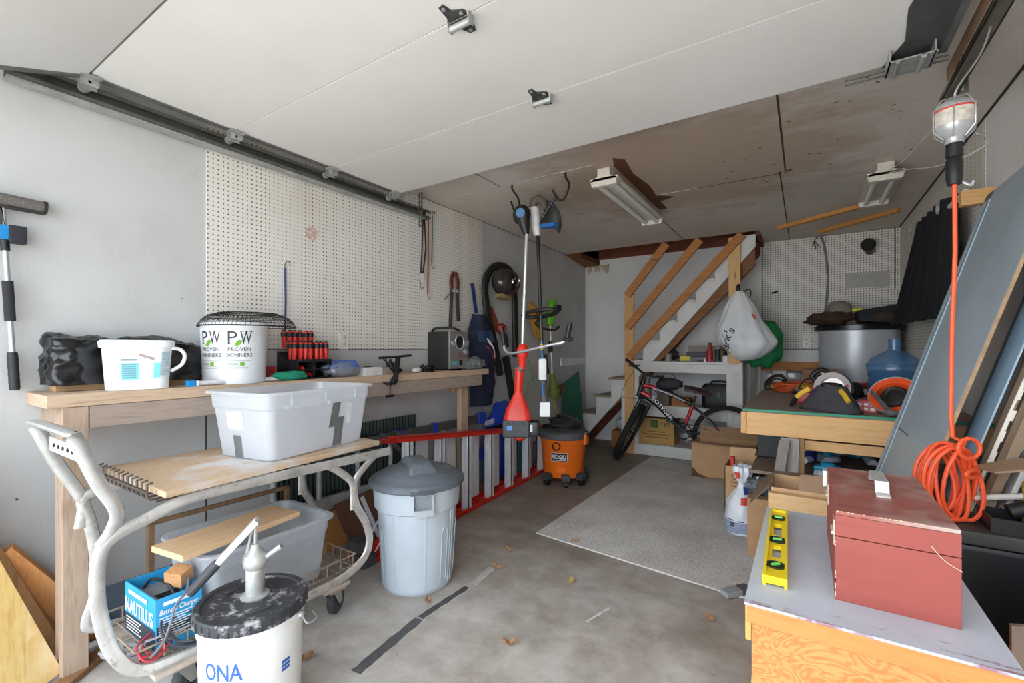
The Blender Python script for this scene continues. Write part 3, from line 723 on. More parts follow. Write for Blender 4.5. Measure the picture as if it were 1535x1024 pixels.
MB().box((-2.406, 2.93, BT+.04), (-2.402, 2.965, BT+.085)).build('slot', BLACKG, st)
MB().tube(bez([(-2.62, 2.83, BT+.318), (-2.6, 2.86, BT+.345), (-2.46, 2.9, BT+.347), (-2.44, 2.99, BT+.318)], 5), .011, 8).build('carry_handle', BLACK, st)
MB().box((-2.64, 2.84, BT), (-2.44, 2.86, BT+.013)).box((-2.64, 2.99, BT), (-2.44, 3.01, BT+.013)).build('foot', BLACK, st)
blob('plastic_bag', (-2.43, 3.14, BT+.05), (.14, .26, .105), plastic_sheer((176, 182, 184), .6, 'sheer_bag_dusty', .2), None, 2.2, .3, 16, 9, 34, label='crumpled clear bag holding something blue at the bench far end', cat='plastic bag')
MB().box((-2.6, 1.28, BT), (-2.545, 1.46, BT+.075), .003).build('small_box', mat((170, 46, 44), .5), label='dark red box between the nursery bucket and the screwdriver rack', cat='box')
# ================================================================ SQUEEGEE POLE
sq = thing('window_squeegee', 'telescopic window squeegee with fleece head hung on the left wall', 'squeegee', (-2.625, .44, 1.12))
pt, pb = V((-2.625, .414, 1.83)), V((-2.625, .447, 1.118)); L = lambda k: pt.lerp(pb, k)
MB().cyl(L(.0), L(.9), .0095, n=14).build('pole', STEEL, sq)
MB().cyl(L(.40), L(.62), .0165, n=16).build('foam_sleeve', mat((44, 44, 48), .9, bump=.2), sq)
MB().lathe([(.0, 0), (.014, 0), (.0165, .01), (.0155, .02), (.0165, .03), (.0155, .05), (.0165, .06), (.0155, .08), (.0165, .09), (.0155, .11), (.0165, .12), (.0155, .14), (.014, .15), (0, .15)], pb, 16, (pt-pb)).build('grip', mat((40, 40, 44), .6), sq)
MB().cyl(L(.10), L(.235), .0135, n=14).build('lock_collar', BLACK, sq)
MB().box((-2.645, .428, 1.695), (-2.605, .478, 1.765), .005).build('wall_clip', mat((34, 36, 44), .5), sq)
MB().box((-2.615, .40, 1.705), (-2.604, .428, 1.76), .002).build('clip_band', mat((20, 130, 190), .4), sq)
MB().cyl((-2.62, .17, 1.872), (-2.62, .53, 1.858), .0225, n=18).build('fleece_head', mat((112, 106, 102), .95, 0, .25, 140, bump=.9, bs=300), sq)
MB().cyl((-2.62, .524, 1.858), (-2.62, .536, 1.8575), .026, n=16).box((-2.632, .17, 1.828), (-2.61, .53, 1.836)).build('end_cap', mat((40, 38, 38), .6), sq)
MB().tube(bez([(-2.62, .35, 1.845), (-2.622, .4, 1.83), (-2.625, .413, 1.79), L(.1)], 5), .010, 8).build('neck', BLACK, sq)
# ================================================================ PLANKS AT THE LEFT DOOR JAMB
def plank(name, a, b, w, t, up, m, label, **k):
    return MB().beam(a, b, w, t, up, .002).build(name, m, label=label, cat='plank', **k)
YEL = wood((220, 186, 118), (190, 140, 70), 'z', .6, .6, c3=(232, 206, 160))
plank('plank', (-2.42, .46, .0), (-2.44, .13, 1.0), .17, .02, (1, .2, 0), YEL, 'wide varnished yellow plank leaning at the left door jamb', group='offcut planks by the door jamb')
plank('plank', (-2.565, .55, .0), (-2.58, .2, .95), .05, .085, (0, 1, .3), wood((150, 112, 76), (112, 82, 56), 'z', .8), 'narrow dark brown stud behind the yellow plank', group='offcut planks by the door jamb')
plank('plank', (-2.615, .70, .03), (-2.575, .395, .5), .045, .09, (.3, 1, .6), wood((206, 146, 92), (172, 112, 62), 'z', .7), 'short orange brown stud lying up against the left wall', group='offcut planks by the door jamb')
plank('plank', (-2.65, .62, .02), (-2.65, .14, .78), .03, .09, (0, 1, .6), wood((178, 136, 92), (140, 100, 64), 'z', .7), 'light brown board flat on the left wall behind the other planks', group='offcut planks by the door jamb')
plank('plank', (-2.3, .46, .012), (-2.62, .86, .012), .06, .022, (0, 0, 1), wood((150, 110, 76), (110, 78, 54), 'x', .7), 'thin brown offcut flat on the floor by the bench leg', group='offcut planks by the door jamb')
plank('plank', (-2.52, .57, .02), (-2.6, .92, .012), .05, .02, (0, 0, 1), mat((224, 224, 226), .6), 'white painted offcut lying on the floor beside the bench leg', group='offcut planks by the door jamb')
# ================================================================ STOCK CART
ALU = mat((204, 203, 200), .3, .6, .16, 12, dirt_tone=((146, 124, 104), .6))
ALUB = mat((204, 201, 196), .34, .55, .18, 12, dirt_tone=((146, 122, 100), .57))
cart = thing('stock_cart', 'two tier tubular steel stock cart with wire trays before the wall bench', 'cart', (-2.14, 1.0, 0))
NX, FX = -1.88, -2.31
def near(pts): return [atp(x, y, (NX, .6, 0), (1, -.04, 0)) for x, y in pts]
def sidecurve(pl, X): return [V((X+.04*(y-.6), y, z)) for y, z in pl]
# side profile in (depth, height) read from the near side
HL = [(.442, 1.015), (.455, .99), (.50, .86), (.548, .755), (.535, .69), (.508, .65)]
LOWF = [(1.66, .744), (1.3, .744), (.85, .744), (.70, .74), (.61, .725), (.572, .705), (.59, .62), (.608, .5), (.610, .34), (.585, .24), (.60, .205), (.70, .18), (.9, .18), (1.2, .18), (1.38, .19), (1.50, .24), (1.535, .32), (1.51, .42), (1.455, .52), (1.44, .62)]
HLF = [(.442, 1.005), (.455, .98), (.50, .86), (.56, .735), (.575, .68), (.565, .60)]
LOW = [(1.66, .744), (1.3, .744), (.95, .744), (.78, .742), (.70, .728), (.62, .70), (.54, .672), (.505, .62), (.50, .5), (.515, .38), (.545, .28), (.60, .205), (.70, .18), (.9, .18), (1.2, .18), (1.38, .19), (1.50, .24), (1.535, .32), (1.51, .42), (1.455, .52), (1.44, .62)]
for X in (NX, FX):
    MB().tube(bez(sidecurve(HL if X == NX else HLF, X), 5), .021, 10, ry=.011, up=(1, 0, 0)).build('handle_tube', ALU, cart)
    MB().tube(bez(sidecurve(LOW if X == NX else LOWF, X), 5), .021, 10, ry=.012, up=(1, 0, 0)).build('side_tube', ALUB, cart)
    MB().tube(bez(sidecurve([(1.30, .742), (1.345, .715), (1.42, .65), (1.44, .6), (1.44, .5)], X), 4), .018, 10, ry=.011, up=(1, 0, 0)).tube(bez(sidecurve([(1.58, .742), (1.535, .715), (1.46, .65), (1.445, .6)], X), 4), .018, 10, ry=.011, up=(1, 0, 0)).build('fork_tube', ALUB, cart)
MB().tube(bez([(NX-.006, .442, 1.015), (NX-.03, .435, 1.022), (-2.15, .432, 1.026), (FX+.03, .435, 1.022), (FX, .442, 1.015)], 6), .021, 10, ry=.011, up=(0, 0, 1)).build('push_bar', ALU, cart)
MB().box((FX+.02, .475, .915), (NX-.02, .479, .965)).build('punched_plate', mat((206, 206, 208), .4, .4), cart)
q = MB()
for k in range(6): q.cyl((FX+.08+.052*k, .472, .94), (FX+.08+.052*k, .481, .94), .007, n=8)
q.build('hole', BLACK, cart)
# wire trays
WIRE = mat((180, 160, 140), .5, .5, .25, 20)
q = MB(); zt = .755
for k in range(13): q.tube([(FX+.02, .7+.075*k, zt), (NX-.0, .7+.075*k, zt)], .003, 5)
for x in (FX+.03, -2.15, NX-.02): q.tube([(x, .66, zt-.006), (x, 1.66, zt-.006)], .004, 5)
for k in range(12): q.tube([(-2.395+.044*k, .75, zt), (-2.395+.044*k, .648, zt), (-2.395+.044*k, .638, zt+.012), (-2.395+.044*k, .638, zt+.055), (-2.395+.044*k, .655, zt+.06)], .0042, 6)
q.tube([(-2.41, .633, zt+.03), (NX-.01, .633, zt+.03)], .005, 6)
for y in (.7, .75): q.tube([(-2.41, y, zt), (FX+.03, y, zt)], .003, 5)
q.build('upper_wire_tray', mat((112, 104, 98), .45, .7, .2, 30), cart)
q = MB(); zt = .2
xs = (FX+.03, NX-.02)
for k in range(20): q.tube([(FX+.02, .62+.045*k, zt), (NX-.01, .62+.045*k, zt)], .003, 5)
for x in (FX+.03, -2.28, -2.15, -2.02, NX-.03): q.tube([(x, .6, zt-.006), (x, 1.5, zt-.006)], .004, 5)
for x in (FX+.03, NX-.012): q.tube([(x, .6, zt+.055), (x, .82, zt+.055), (x, 1.1, zt+.055), (x, 1.49, zt+.055)], .004, 6)
for k in range(13):
    for x in (FX+.03, NX-.012): q.tube([(x, .61+.072*k, zt), (x, .61+.072*k, zt+.055)], .003, 5)
for y in (.6, 1.49):
    q.tube([(FX+.03, y, zt+.055), (NX-.012, y, zt+.055)], .004, 6)
    for k in range(6): q.tube([(FX+.05+.062*k, y, zt), (FX+.05+.062*k, y, zt+.055)], .003, 5)
q.build('lower_wire_tray', WIRE, cart)
# casters
def caster(x, y, swing, lab=None):
    c = MB().box((x-.05, y-.04, .132), (x+.05, y+.04, .150), .002).build('caster_plate', mat((168, 150, 138), .7, .1, .2, 12), cart)
    R = Matrix.Rotation(swing, 3, 'Z'); f = lambda a, b_, z_: V((x, y, 0))+R@V((a, b_, 0))+V((0, 0, z_))
    q = MB()
    for s in (-1, 1): q.prism([f(s*.026, -.03, .132), f(s*.026, .03, .132), f(s*.026, .05, .055), f(s*.026, .02, .055)], f(s*.029, 0, 0)-f(s*.026, 0, 0))
    q.cyl(f(-.03, .035, .062), f(.03, .035, .062), .006, n=8); q.build('fork', mat((170, 166, 160), .5, .6), c)
    MB().lathe([(.02, -.019), (.05, -.019), (.06, -.012), (.062, 0), (.06, .012), (.05, .019), (.02, .019)], f(0, .035, .0625), 24, R@V((1, 0, 0)), closed=True).build('wheel', mat((58, 60, 64), .7, 0, .2, 20), c)
caster(-1.92, .74, .25); caster(-1.90, 1.36, .45); caster(FX+.06, .68, .5); caster(FX+.06, 1.36, .3)
MB().box((NX-.05, .64, .150), (NX+.03, .80, .168), .002).box((NX-.06, 1.28, .150), (NX+.04, 1.42, .168), .002).box((FX, .62, .150), (FX+.1, .76, .168), .002).box((FX, 1.28, .150), (FX+.1, 1.42, .168), .002).build('caster_block', mat((182, 166, 152), .7, 0, .2, 14), cart)
split([o for o in bpy.data.objects if o.name == 'caster_block'][0])
# wooden top laid on the upper tray
WT = wood((206, 178, 148), (168, 138, 110), 'y', .7, .7, c3=(206, 203, 200))
top = [(-1.835, .665), (-1.905, 1.655), (-2.45, 1.66), (-2.44, .665)]
MB().prism([(x, y, .768) for x, y in top], (0, 0, .024), .003).build('shelf_board', WT, label='worn plywood board lying on the upper tray of the cart', cat='board')
SB = .792
# ================================================================ STORAGE TOTES
SHEER = plastic_sheer((240, 243, 248), .58, 'sheer_tote_plastic', .3, .08)
SHEER2 = plastic_sheer((226, 231, 237), .52, 'sheer_tote_plastic_grey', .3, .2)
def tote(c, L, W, H, z, rz, m, label):
    """long axis along local y; tapered walls, stepped rim collar with a flared lip"""
    T = thing('storage_tote', label, 'storage tote', (c[0], c[1], z))
    def ring(w, l, r, zz): return rr_ring(c, w, l, r, z+zz, rz, 7)
    k = .86
    rings = [ring(W*k-.02, L*k-.02, .03, .0), ring(W*k, L*k, .04, .006), ring(W*.955, L*.955, .05, H*.74), ring(W*.965, L*.965, .05, H*.75), ring(W*.975, L*.98, .05, H*.78), ring(W*.99, L*.99, .05, H-.012), ring(W+.03, L+.03, .06, H-.012), ring(W+.034, L+.034, .06, H-.004), ring(W+.03, L+.03, .06, H), ring(W*.98, L*.98, .05, H)]
    inner = [ring(W*.975, L*.975, .05, H-.01), ring(W*.95, L*.95, .05, H*.75), ring(W*k-.006, L*k-.006, .035, .008)]
    loft(rings+inner, True, True).build('tub', m, T)
    return T
t1c = (-2.126, 1.322); t1r = math.radians(8)
tote1 = tote(t1c, .64, .40, .300, SB, t1r, SHEER, 'clear empty storage tote on the upper shelf of the cart')
R1 = Matrix.Rotation(t1r, 3, 'Z')
def t1(x, y, zz): return V((t1c[0], t1c[1], SB))+R1@V((x, y, zz))
def end_x(zz): return .40*.43+(.40*.955/2-.40*.43)*zz/.222
def end_y(zz): return .64*.43+(.64*.955/2-.64*.43)*zz/.222
q = MB(); q.grid(lambda a, b: t1(-.075+.105*a, -end_y(.13+.085*b)-.0015, .135+.075*b), 1, 1); q.build('paper_label', mat((244, 244, 244), .6), tote1)
DT = mat((128, 130, 132), .35, .4, .1, 20)
q = MB()
q.grid(lambda a, b: t1(-.05+.05*a, -end_y(.005+.1*b)-.0015, .006+.10*b), 1, 1)
q.grid(lambda a, b: t1(end_x(.105+.12*b)+.0015, .03+.05*a+.02*b, .105+.12*b), 1, 1)
q.grid(lambda a, b: t1(end_x(.01+.13*b)+.002, .06+.055*a+.012*b, .01+.14*b), 1, 1)
split(q.build('tape_strip', DT, tote1))
q = MB(); q.grid(lambda a, b: t1(end_x(.1+.1*b)+.0015, .14+.035*a, .11+.105*b), 1, 1); q.build('paper_label', mat((232, 234, 236), .6), tote1)
q = MB(); H1 = .3
for y in (-.19, .0, .19): q.box((-.001, -.001, 0), (.001, .001, .001)) if 0 else q.hexa([t1(x, yy, zz) for zz in (.24, .296) for x, yy in ((.197, y-.004), (.204, y-.004), (.204, y+.004), (.197, y+.004))])
for y in (-.12, .12): q.hexa([t1(x, yy, zz) for zz in (.225, .24) for x, yy in ((.189, y-.1), (.201, y-.1), (.201, y+.1), (.189, y+.1))])
q.build('rib', SHEER, tote1)
tote2 = tote((-2.09, 1.09), .545, .40, .285, .206, 0, SHEER2, 'grey clear tote on the lower cart tray under a short board')
MB().beam(V((-2.02, .735, .508)), V((-2.09, 1.24, .508)), .20, .024, (0, 0, 1), .002).build('board', wood((226, 190, 150), (206, 164, 118), 'y', .6, .5, knots=False), label='short pale laminate board laid across the lower tote', cat='board')
MB().beam(V((-2.36, .80, .21)), V((-2.36, .80, .53)), .02, .03, (1, 0, 0)).beam(V((-2.365, .79, .53)), V((-2.365, 1.42, .53)), .015, .02, (0, 0, 1)).beam(V((-2.36, 1.41, .21)), V((-2.36, 1.41, .53)), .02, .03, (1, 0, 0)).build('wooden_rack', mat((120, 92, 66), .7, 0, .2, 12), label='thin brown wooden rack standing behind the lower tote', cat='rack')
# ================================================================ BATTERY CHARGER IN ITS BOX
cb = thing('charger_box', 'open blue printed battery charger box on the lower cart tray', 'box', (-2.06, .75, .206))
B0, A0 = V((-1.925, .668, .206)), V((-2.19, .662, .206)); C0, D0 = V((-1.92, .812, .206)), V((-2.185, .808, .206)); HB = .185
CY = mat((46, 160, 214), .45, 0, .06); DK = mat((40, 52, 66), .5); WTX = mat((242, 246, 248), .5)
q = MB(); t = .004
for a, b, s in ((A0, B0, (0, t, 0)), (B0, C0, (-t, 0, 0)), (C0, D0, (0, -t, 0)), (D0, A0, (t, 0, 0))):
    q.prism([a, b, b+V((0, 0, HB)), a+V((0, 0, HB))], s)
q.prism([A0, B0, C0, D0], (0, 0, t)); q.build('carton', CY, cb)
ff = plane_fn(A0+V((0, -.0012, 0)), B0-A0, (0, 0, 1)); fs_ = plane_fn(B0+V((.0014, 0, 0)), C0-B0, (0, 0, 1))
q = MB(); q.grid(lambda a, b: ff(.004+.257*a, .004+.07*b), 1, 1); q.grid(lambda a, b: fs_(.003+.138*a, .036+.05*b), 1, 1); q.build('dark_print', DK, cb)
up_ = V((0, -.0008, 0))
lettering('NAUTILUS', WTX, cb, lambda u, v: ff(u+.012, v+.083)+up_, .05, w=.235, bold=.02)
lettering('Rechargeable', WTX, cb, lambda u, v: ff(u+.03, v+.15)+up_, .018, w=.15) if 0 else None
q = MB(); q.grid(lambda a, b: ff(.04+.16*a, .152+.015*b)+up_, 1, 1)
for k in range(5): q.grid(lambda a, b: ff(.02+(.13-.02*(k % 2))*a, .06-.011*k+.004*b)+up_, 1, 1)
for k in range(9): q.grid(lambda a, b: fs_(.008+(.105-.011*(k % 3))*a, .112-.009*k+.0035*b)+V((.0008, 0, 0)), 1, 1)
q.build('white_print', WTX, cb)
lettering('Fully Automatic', WTX, cb, lambda u, v: fs_(u+.018, v+.152)+V((.0008, 0, 0)), .014, w=.11, bold=.01) if 0 else None
lettering('Battery Charger', WTX, cb, lambda u, v: fs_(u+.01+v*.2, v+.126)+V((.0008, 0, 0)), .018, w=.122, bold=.015)
q = MB(); q.grid(lambda a, b: fs_(.02+.1*a+.004*b, .155+.014*b)+V((.0008, 0, 0)), 1, 1); q.build('white_print', WTX, cb)
ch = thing('battery_charger', 'grey battery charger with vented top inside the blue box', 'battery charger', (-2.07, .735, .25))
MB().box((-2.15, .685, .21), (-1.965, .785, .362), .008).build('case', mat((120, 122, 128), .45), ch)
q = MB()
for k in range(7): q.box((-2.03+.008*k, .70, .362), (-2.026+.008*k, .77, .364))
q.build('vent_slot', BLACK, ch)
MB().tube(bez([(-2.13, .70, .362), (-2.11, .72, .395), (-2.02, .735, .40), (-1.975, .745, .365)], 6), .006, 8).build('carry_handle', BLACK, ch)
MB().tube(bez([(-2.12, .79, .37), (-2.0, .795, .415), (-1.915, .76, .39), (-1.900, .72, .36), (-1.895, .70, .30), (-1.87, .67, .262), (-1.86, .63, .235)], 8), .0045, 6).build('lead', mat((118, 118, 122), .5), ch)
R_ = Euler((.2, .1, .5)).to_matrix()
MB().obox((-2.005, .77, .418), (.07, .062, .055), R_, .004).build('wood_block', wood((200, 150, 104), (166, 112, 70), 'x', 1.2), label='small wooden block lying on the battery charger', cat='wood block')
cp = coil((-1.99, .60, .222), .055, 5, 12, (0, .25, 1), jit=.22, sq=(1.25, .8), rise=.003)
cp += [V((-1.93, .64, .26)), V((-1.90, .70, .268)), V((-1.9, .80, .262))]
MB().tube(cp, .0042, 6).build('cable', mat((148, 146, 150), .5), label='loose coil of grey charger cable over the cart tray edge', cat='cable')
MB().tube(coil((-1.90, .76, .262), .05, 4, 5, (1, 0, .8), jit=.4, sq=(1, 1.3), rise=.004), .004, 6).build('cable', mat((60, 62, 72), .5), label='dark cable tangle hung on the near rail of the lower tray', cat='cable')
MB().tube(coil((-1.925, .66, .232), .04, 3, 8, (.4, .3, 1), jit=.4, sq=(1, 1.6), rise=.005), .004, 6).build('cable', mat((196, 58, 70), .5), label='red charger lead under the dark cable tangle', cat='cable')
# ================================================================ BUCKET WITH HAND PUMP
gc = V((-1.605, .835, 0))
gb = thing('pump_bucket', 'white bucket with dirty black lid and lever grease pump', 'bucket', gc)
MB().lathe([(0, 0), (.145, 0), (.15, .008), (.1585, .352), (.163, .353), (.163, .359), (.159, .36), (.159, .377), (.165, .378), (.165, .385), (.16, .386), (.161, .398), (.166, .399), (.166, .405), (0, .405)], gc, 56).build('pail', mat((232, 231, 226), .4, 0, .05, 4), gb)
LID = mat((52, 52, 56), .6, 0, .15, 8, dirt_tone=((176, 172, 172), .53))
q = MB().lathe([(.168, .385), (.172, .386), (.173, .418), (.168, .424), (.152, .424), (.147, .418), (0, .418)], gc, 56)
for k in range(36):
    a = 2*PI*k/36; q.obox(gc+V((.1725*math.cos(a), .1725*math.sin(a), .402)), (.005, .004, .028), Matrix.Rotation(a, 3, 'Z'))
for a0, a1 in ((2.4, 3.6), (5.3, 6.4)): q.tube([gc+V((.1*math.cos(a0+(a1-a0)*k/8), .1*math.sin(a0+(a1-a0)*k/8), .419)) for k in range(9)], .004, 5)
lid = q.build('lid', LID, gb)
vw = math.atan2(-gc.y, -gc.x)
BL = mat((52, 98, 176), .5)
gf = cylf(gc, .15, .1585, .352, vw-.175/.155*1.0)
lettering('ONA', BL, gb, lambda u, v: gf(u+.030, v+.245), .052, w=.118, bold=.012)
lettering('R', BL, gb, lambda u, v: gf(u-.012, v+.10), .052, w=.045, bold=.012) if 0 else None
q = MB()
for k in range(3): q.grid(lambda a, b: gf(.262+.030*a, .215+.013*k+.010*b), 3, 1)
q.build('print_block', BL, gb)
q = MB(); q.grid(lambda a, b: gf(.075+.05*a, .215+.008*b), 4, 1); q.build('small_print', mat((190, 192, 196), .5), gb)
for s in (1,):
    a = vw+1.05
    q = MB().ball(gc+V((.166*math.cos(a), .166*math.sin(a), .365)), (.014, .014, .012), 12)
    q.tube(bez([gc+V((.17*math.cos(a), .17*math.sin(a), .365)), gc+V((.2*math.cos(a-.1), .2*math.sin(a-.1),   .345)), gc+V((.205*math.cos(a+.25), .205*math.sin(a+.25), .322)), gc+V((.19*math.cos(a+.5), .19*math.sin(a+.5), .325))], 5), .003, 6); q.build('bail', STEEL, gb)
PM = mat((196, 196, 192), .4, .5, .15, 16, dirt_tone=((140, 120, 100), .62))
px = gc+V((-.01, .015, 0))
pu = MB().lathe([(.045, .418), (.046, .424), (.03, .43), (.030, .435), (.030, .51), (.029, .515), (.037, .525), (.039, .545), (.036, .565), (.02, .578), (.014, .59), (.014, .6), (0, .6)], px, 20).build('pump_body', PM, gb)
MB().cyl(px+V((0, 0, .6)), px+V((0, 0, .672)), .006, n=10).build('pump_rod', STEEL, pu)
MB().cyl(px+V((.02, .02, .545)), px+V((.062, .058, .585)), .009, .011, n=12).build('outlet_spout', STEEL, pu)
ht = px+V((.004, -.005, .672)); hd = V((-.068, -.075, -.205)); hd = hd
side = V((-.055, -.145, 0)).normalized()
j = ht; e1 = j+V((-.06, -.088, -.115)); e2 = j+V((-.108, -.155, -.205))
MB().beam(j+(j-e1)*.1, e1, .02, .045, (1, -.5, .2), .004).build('lever', mat((214, 214, 210), .35, .3, .08, 12), pu)
MB().tube([e1, e1.lerp(e2, .1), e2], [.013, .017, .016], 10).build('lever_grip', mat((58, 58, 62), .6), pu)
MB().beam(j+V((-.005, 0, 0)), px+V((-.03, -.02, .54)), .008, .02, (1, -.5, .2), .002).build('link', PM, pu)
q = MB().cyl(j+V((.014, -.01, 0)), j+V((-.014, .01, 0)), .006, n=8).cyl(j.lerp(e1, .2)+V((.012, -.01, 0)), j.lerp(e1, .2)+V((-.012, .01, 0)), .004, n=8); q.build('pin', GALVD, pu)
# ================================================================ GARBAGE CAN
tc = V((-1.81, 1.838, 0))
can = thing('garbage_can', 'grey round plastic garbage can with dark lid on the concrete', 'garbage can', tc)
CG = mat((186, 195, 203), .45, 0, .06, 4, dirt_tone=((202, 206, 210), .66))
MB().lathe([(0, 0), (.178, 0), (.188, .012), (.190, .03), (.214, .425), (.224, .43), (.229, .435), (.236, .545), (.240, .55), (.240, .56), (.228, .56), (.205, .40), (.18, .02), (0, .02)], tc, 72).build('tub', CG, can)
va = math.atan2(-tc.y, -tc.x)
q = MB()
for a in (-.62, .2, .98, 1.1):
    for s in (-1, 1):
        aa = va+a; r0, r1 = .1905, .2135
        q.hexa([tc+V(((r+dr)*math.cos(aa+da), (r+dr)*math.sin(aa+da), z)) for r, z in ((r0, .03), (r1, .42)) for dr, da in ((-.004, -.015), (.003, -.01), (.003, .01), (-.004, .015))])
        break
def arch(a0):
    pts = []
    for k in range(13):
        t_ = PI*k/12; pts.append((a0-.1*math.cos(t_), .30+.04*math.sin(t_)))
    pts = [(a0-.1, .06)]+pts+[(a0+.1, .06)]
    return [tc+V(((.190+.0238*(z/.4)+.0015)*math.cos(va+a), (.190+.0238*(z/.4)+.0015)*math.sin(va+a), z)) for a, z in pts]
for a in (-1.0, 1.45, .75): q.tube(arch(a), .0025, 6)
q.build('rib', CG, can)
# handle facing the camera: grip bar and side cheeks
q = MB(); ha = va+.12
def hp(a, dr, z): return tc+V(((.232+dr)*math.cos(ha+a), (.232+dr)*math.sin(ha+a), z))
for a0, a1 in ((-.2, .2),):
    q.grid(lambda u, v: hp(a0+(a1-a0)*u, .028+.004*v, .44+.028*v), 8, 1, .006)
    for s in (a0, a1-.012): q.hexa([hp(s+da, dr, z) for z in (.44, .545) for da, dr in ((0, -.004), (0, .03), (.014, .03), (.014, -.004))])
    q.grid(lambda u, v: hp(a0+(a1-a0)*u, .030-.03*v, .44), 8, 1, .004)
q.build('handle', mat((178, 184, 188), .45, 0, .05), can)
MB().grid(lambda u, v: hp(-.185+.37*u, .003, .468+.07*v), 8, 1).build('handle_recess', mat((130, 138, 144), .5), can)
LG = mat((96, 102, 110), .5, 0, .12, 5, dirt_tone=((134, 140, 146), .58), bump=.15, bs=60)
ld = MB().lathe([(.237, .548), (.252, .546), (.258, .552), (.258, .572), (.25, .582), (.244, .584), (.205, .606), (.196, .612), (.10, .642), (0, .65)], tc, 72).build('lid', LG, can)
# raised carrying ridge across the lid
d_ = V((math.cos(va+.25), math.sin(va+.25), 0)); s_ = V((-d_.y, d_.x, 0))
def lidz(r): return .612+(.65-.612)*(1-(r/.2)**2) if r < .2 else .606
def rz_(u, v):
    t_ = -.155+.31*u; w_ = .062+.02*abs(2*u-1); s0 = (v-.5)*2*w_
    r_ = math.hypot(t_, s0); e = min(1, 6*min(v, 1-v), 6*min(u, 1-u))
    return tc+d_*t_+s_*s0+V((0, 0, lidz(r_)-.004+.032*e))
MB().grid(rz_, 18, 16).build('ridge', LG, ld)
q = MB().grid(lambda u, v: tc+V(((.259+.012*v)*math.cos(va-.12+.42*u), (.259+.012*v)*math.sin(va-.12+.42*u), .552-.006*v)), 8, 1, .016)
q.build('lock_tab', LG, ld)
# ================================================================ LADDERS
RED = mat((206, 42, 26), .4, 0, .1, 6); LAL = mat((222, 224, 228), .35, .2, .06, 12)
lad = thing('step_ladder', 'red fibreglass step ladder lying on its side along the left wall', 'ladder', (-2.27, 3.0, 0))
def lx(y, dx=0): return -2.195-.055*(y-1.8)+dx
def top_z(y): return .735-.115*(y-1.9)
y0, y1 = 1.80, 4.25
def chan(p, q_, wx, hz, s, t=.008):
    """C rail: web flat, flanges of height hz*s"""
    m_ = MB(); p, q_ = V(p), V(q_)
    def bx_(x0, x1, z0, z1):
        m_.hexa([p+V((x0, 0, z0)), p+V((x1, 0, z0)), q_+V((x1, 0, z0)), q_+V((x0, 0, z0)), p+V((x0, 0, z1)), p+V((x1, 0, z1)), q_+V((x1, 0, z1)), q_+V((x0, 0, z1))])
    bx_(-wx/2, wx/2, 0, s*t); bx_(-wx/2, -wx/2+t, 0, s*hz); bx_(wx/2-t, wx/2, 0, s*hz)
    return m_
chan((lx(y0), y0, .0), (lx(y1), y1, .0), .085, .034, 1).build('front_rail', RED, lad)
chan((lx(2.02), 2.02, top_z(2.02)), (lx(y1), y1, top_z(y1)), .085, .034, -1).build('front_rail', RED, lad)
chan((lx(y0, -.115), y0, .0), (lx(y1, -.1), y1, .0), .05, .03, 1).build('rear_rail', RED, lad)
chan((lx(2.02, -.115), 2.05, top_z(2.02)-.03), (lx(y1, -.1), y1, top_z(y1)-.02), .05, .03, -1).build('rear_rail', RED, lad)
for k in range(7):
    y = 2.14+.335*k; x = lx(y); z1 = top_z(y)-.008
    q = MB().box((x-.04, y-.003, .008), (x+.04, y+.003, z1)).box((x+.034, y-.003, .008), (x+.04, y+.03, z1)).box((x-.04, y-.003, .008), (x-.034, y+.03, z1))
    for j in (-.02, 0, .02): q.box((x+j-.003, y-.006, .02), (x+j+.003, y-.003, z1-.02))
    q.build('step', LAL, lad)
for k in range(6):
    y = 2.42+.335*k; x = lx(y, -.11)
    MB().box((x-.012, y-.055, .01), (x+.012, y+.055, top_z(y)-.05), .004).build('brace', mat((214, 216, 220), .45, .1, .06), lad)
for z_, yy in ((.03, 1.76), (.13, 1.72)):
    MB().box((lx(yy)-.05, yy-.02, z_-.03), (lx(yy)+.05, yy+.08, z_+.04), .006).build('foot', mat((70, 70, 72), .7), lad)
MB().prism([(lx(1.8)+.02, 1.80, .02), (lx(1.95)+.02, 1.98, .02), (lx(1.95)+.02, 1.98, .17), (lx(1.8)+.02, 1.80, .1)], (-.006, 0, 0)).build('foot_plate', RED, lad)
MB().tube([(lx(1.78)+.01, 1.75, .09), (lx(2.0)+.01, 2.02, .36)], .007, 6).tube([(lx(1.85)+.02, 1.84, .04), (lx(2.05)+.01, 2.1, .33)], .007, 6).build('spreader_bar', LAL, lad)
MB().box((lx(4.25)-.1, 4.24, .0), (lx(4.25)+.05, 4.33, top_z(4.25)), .008).build('top_cap', mat((190, 34, 26), .45), lad)
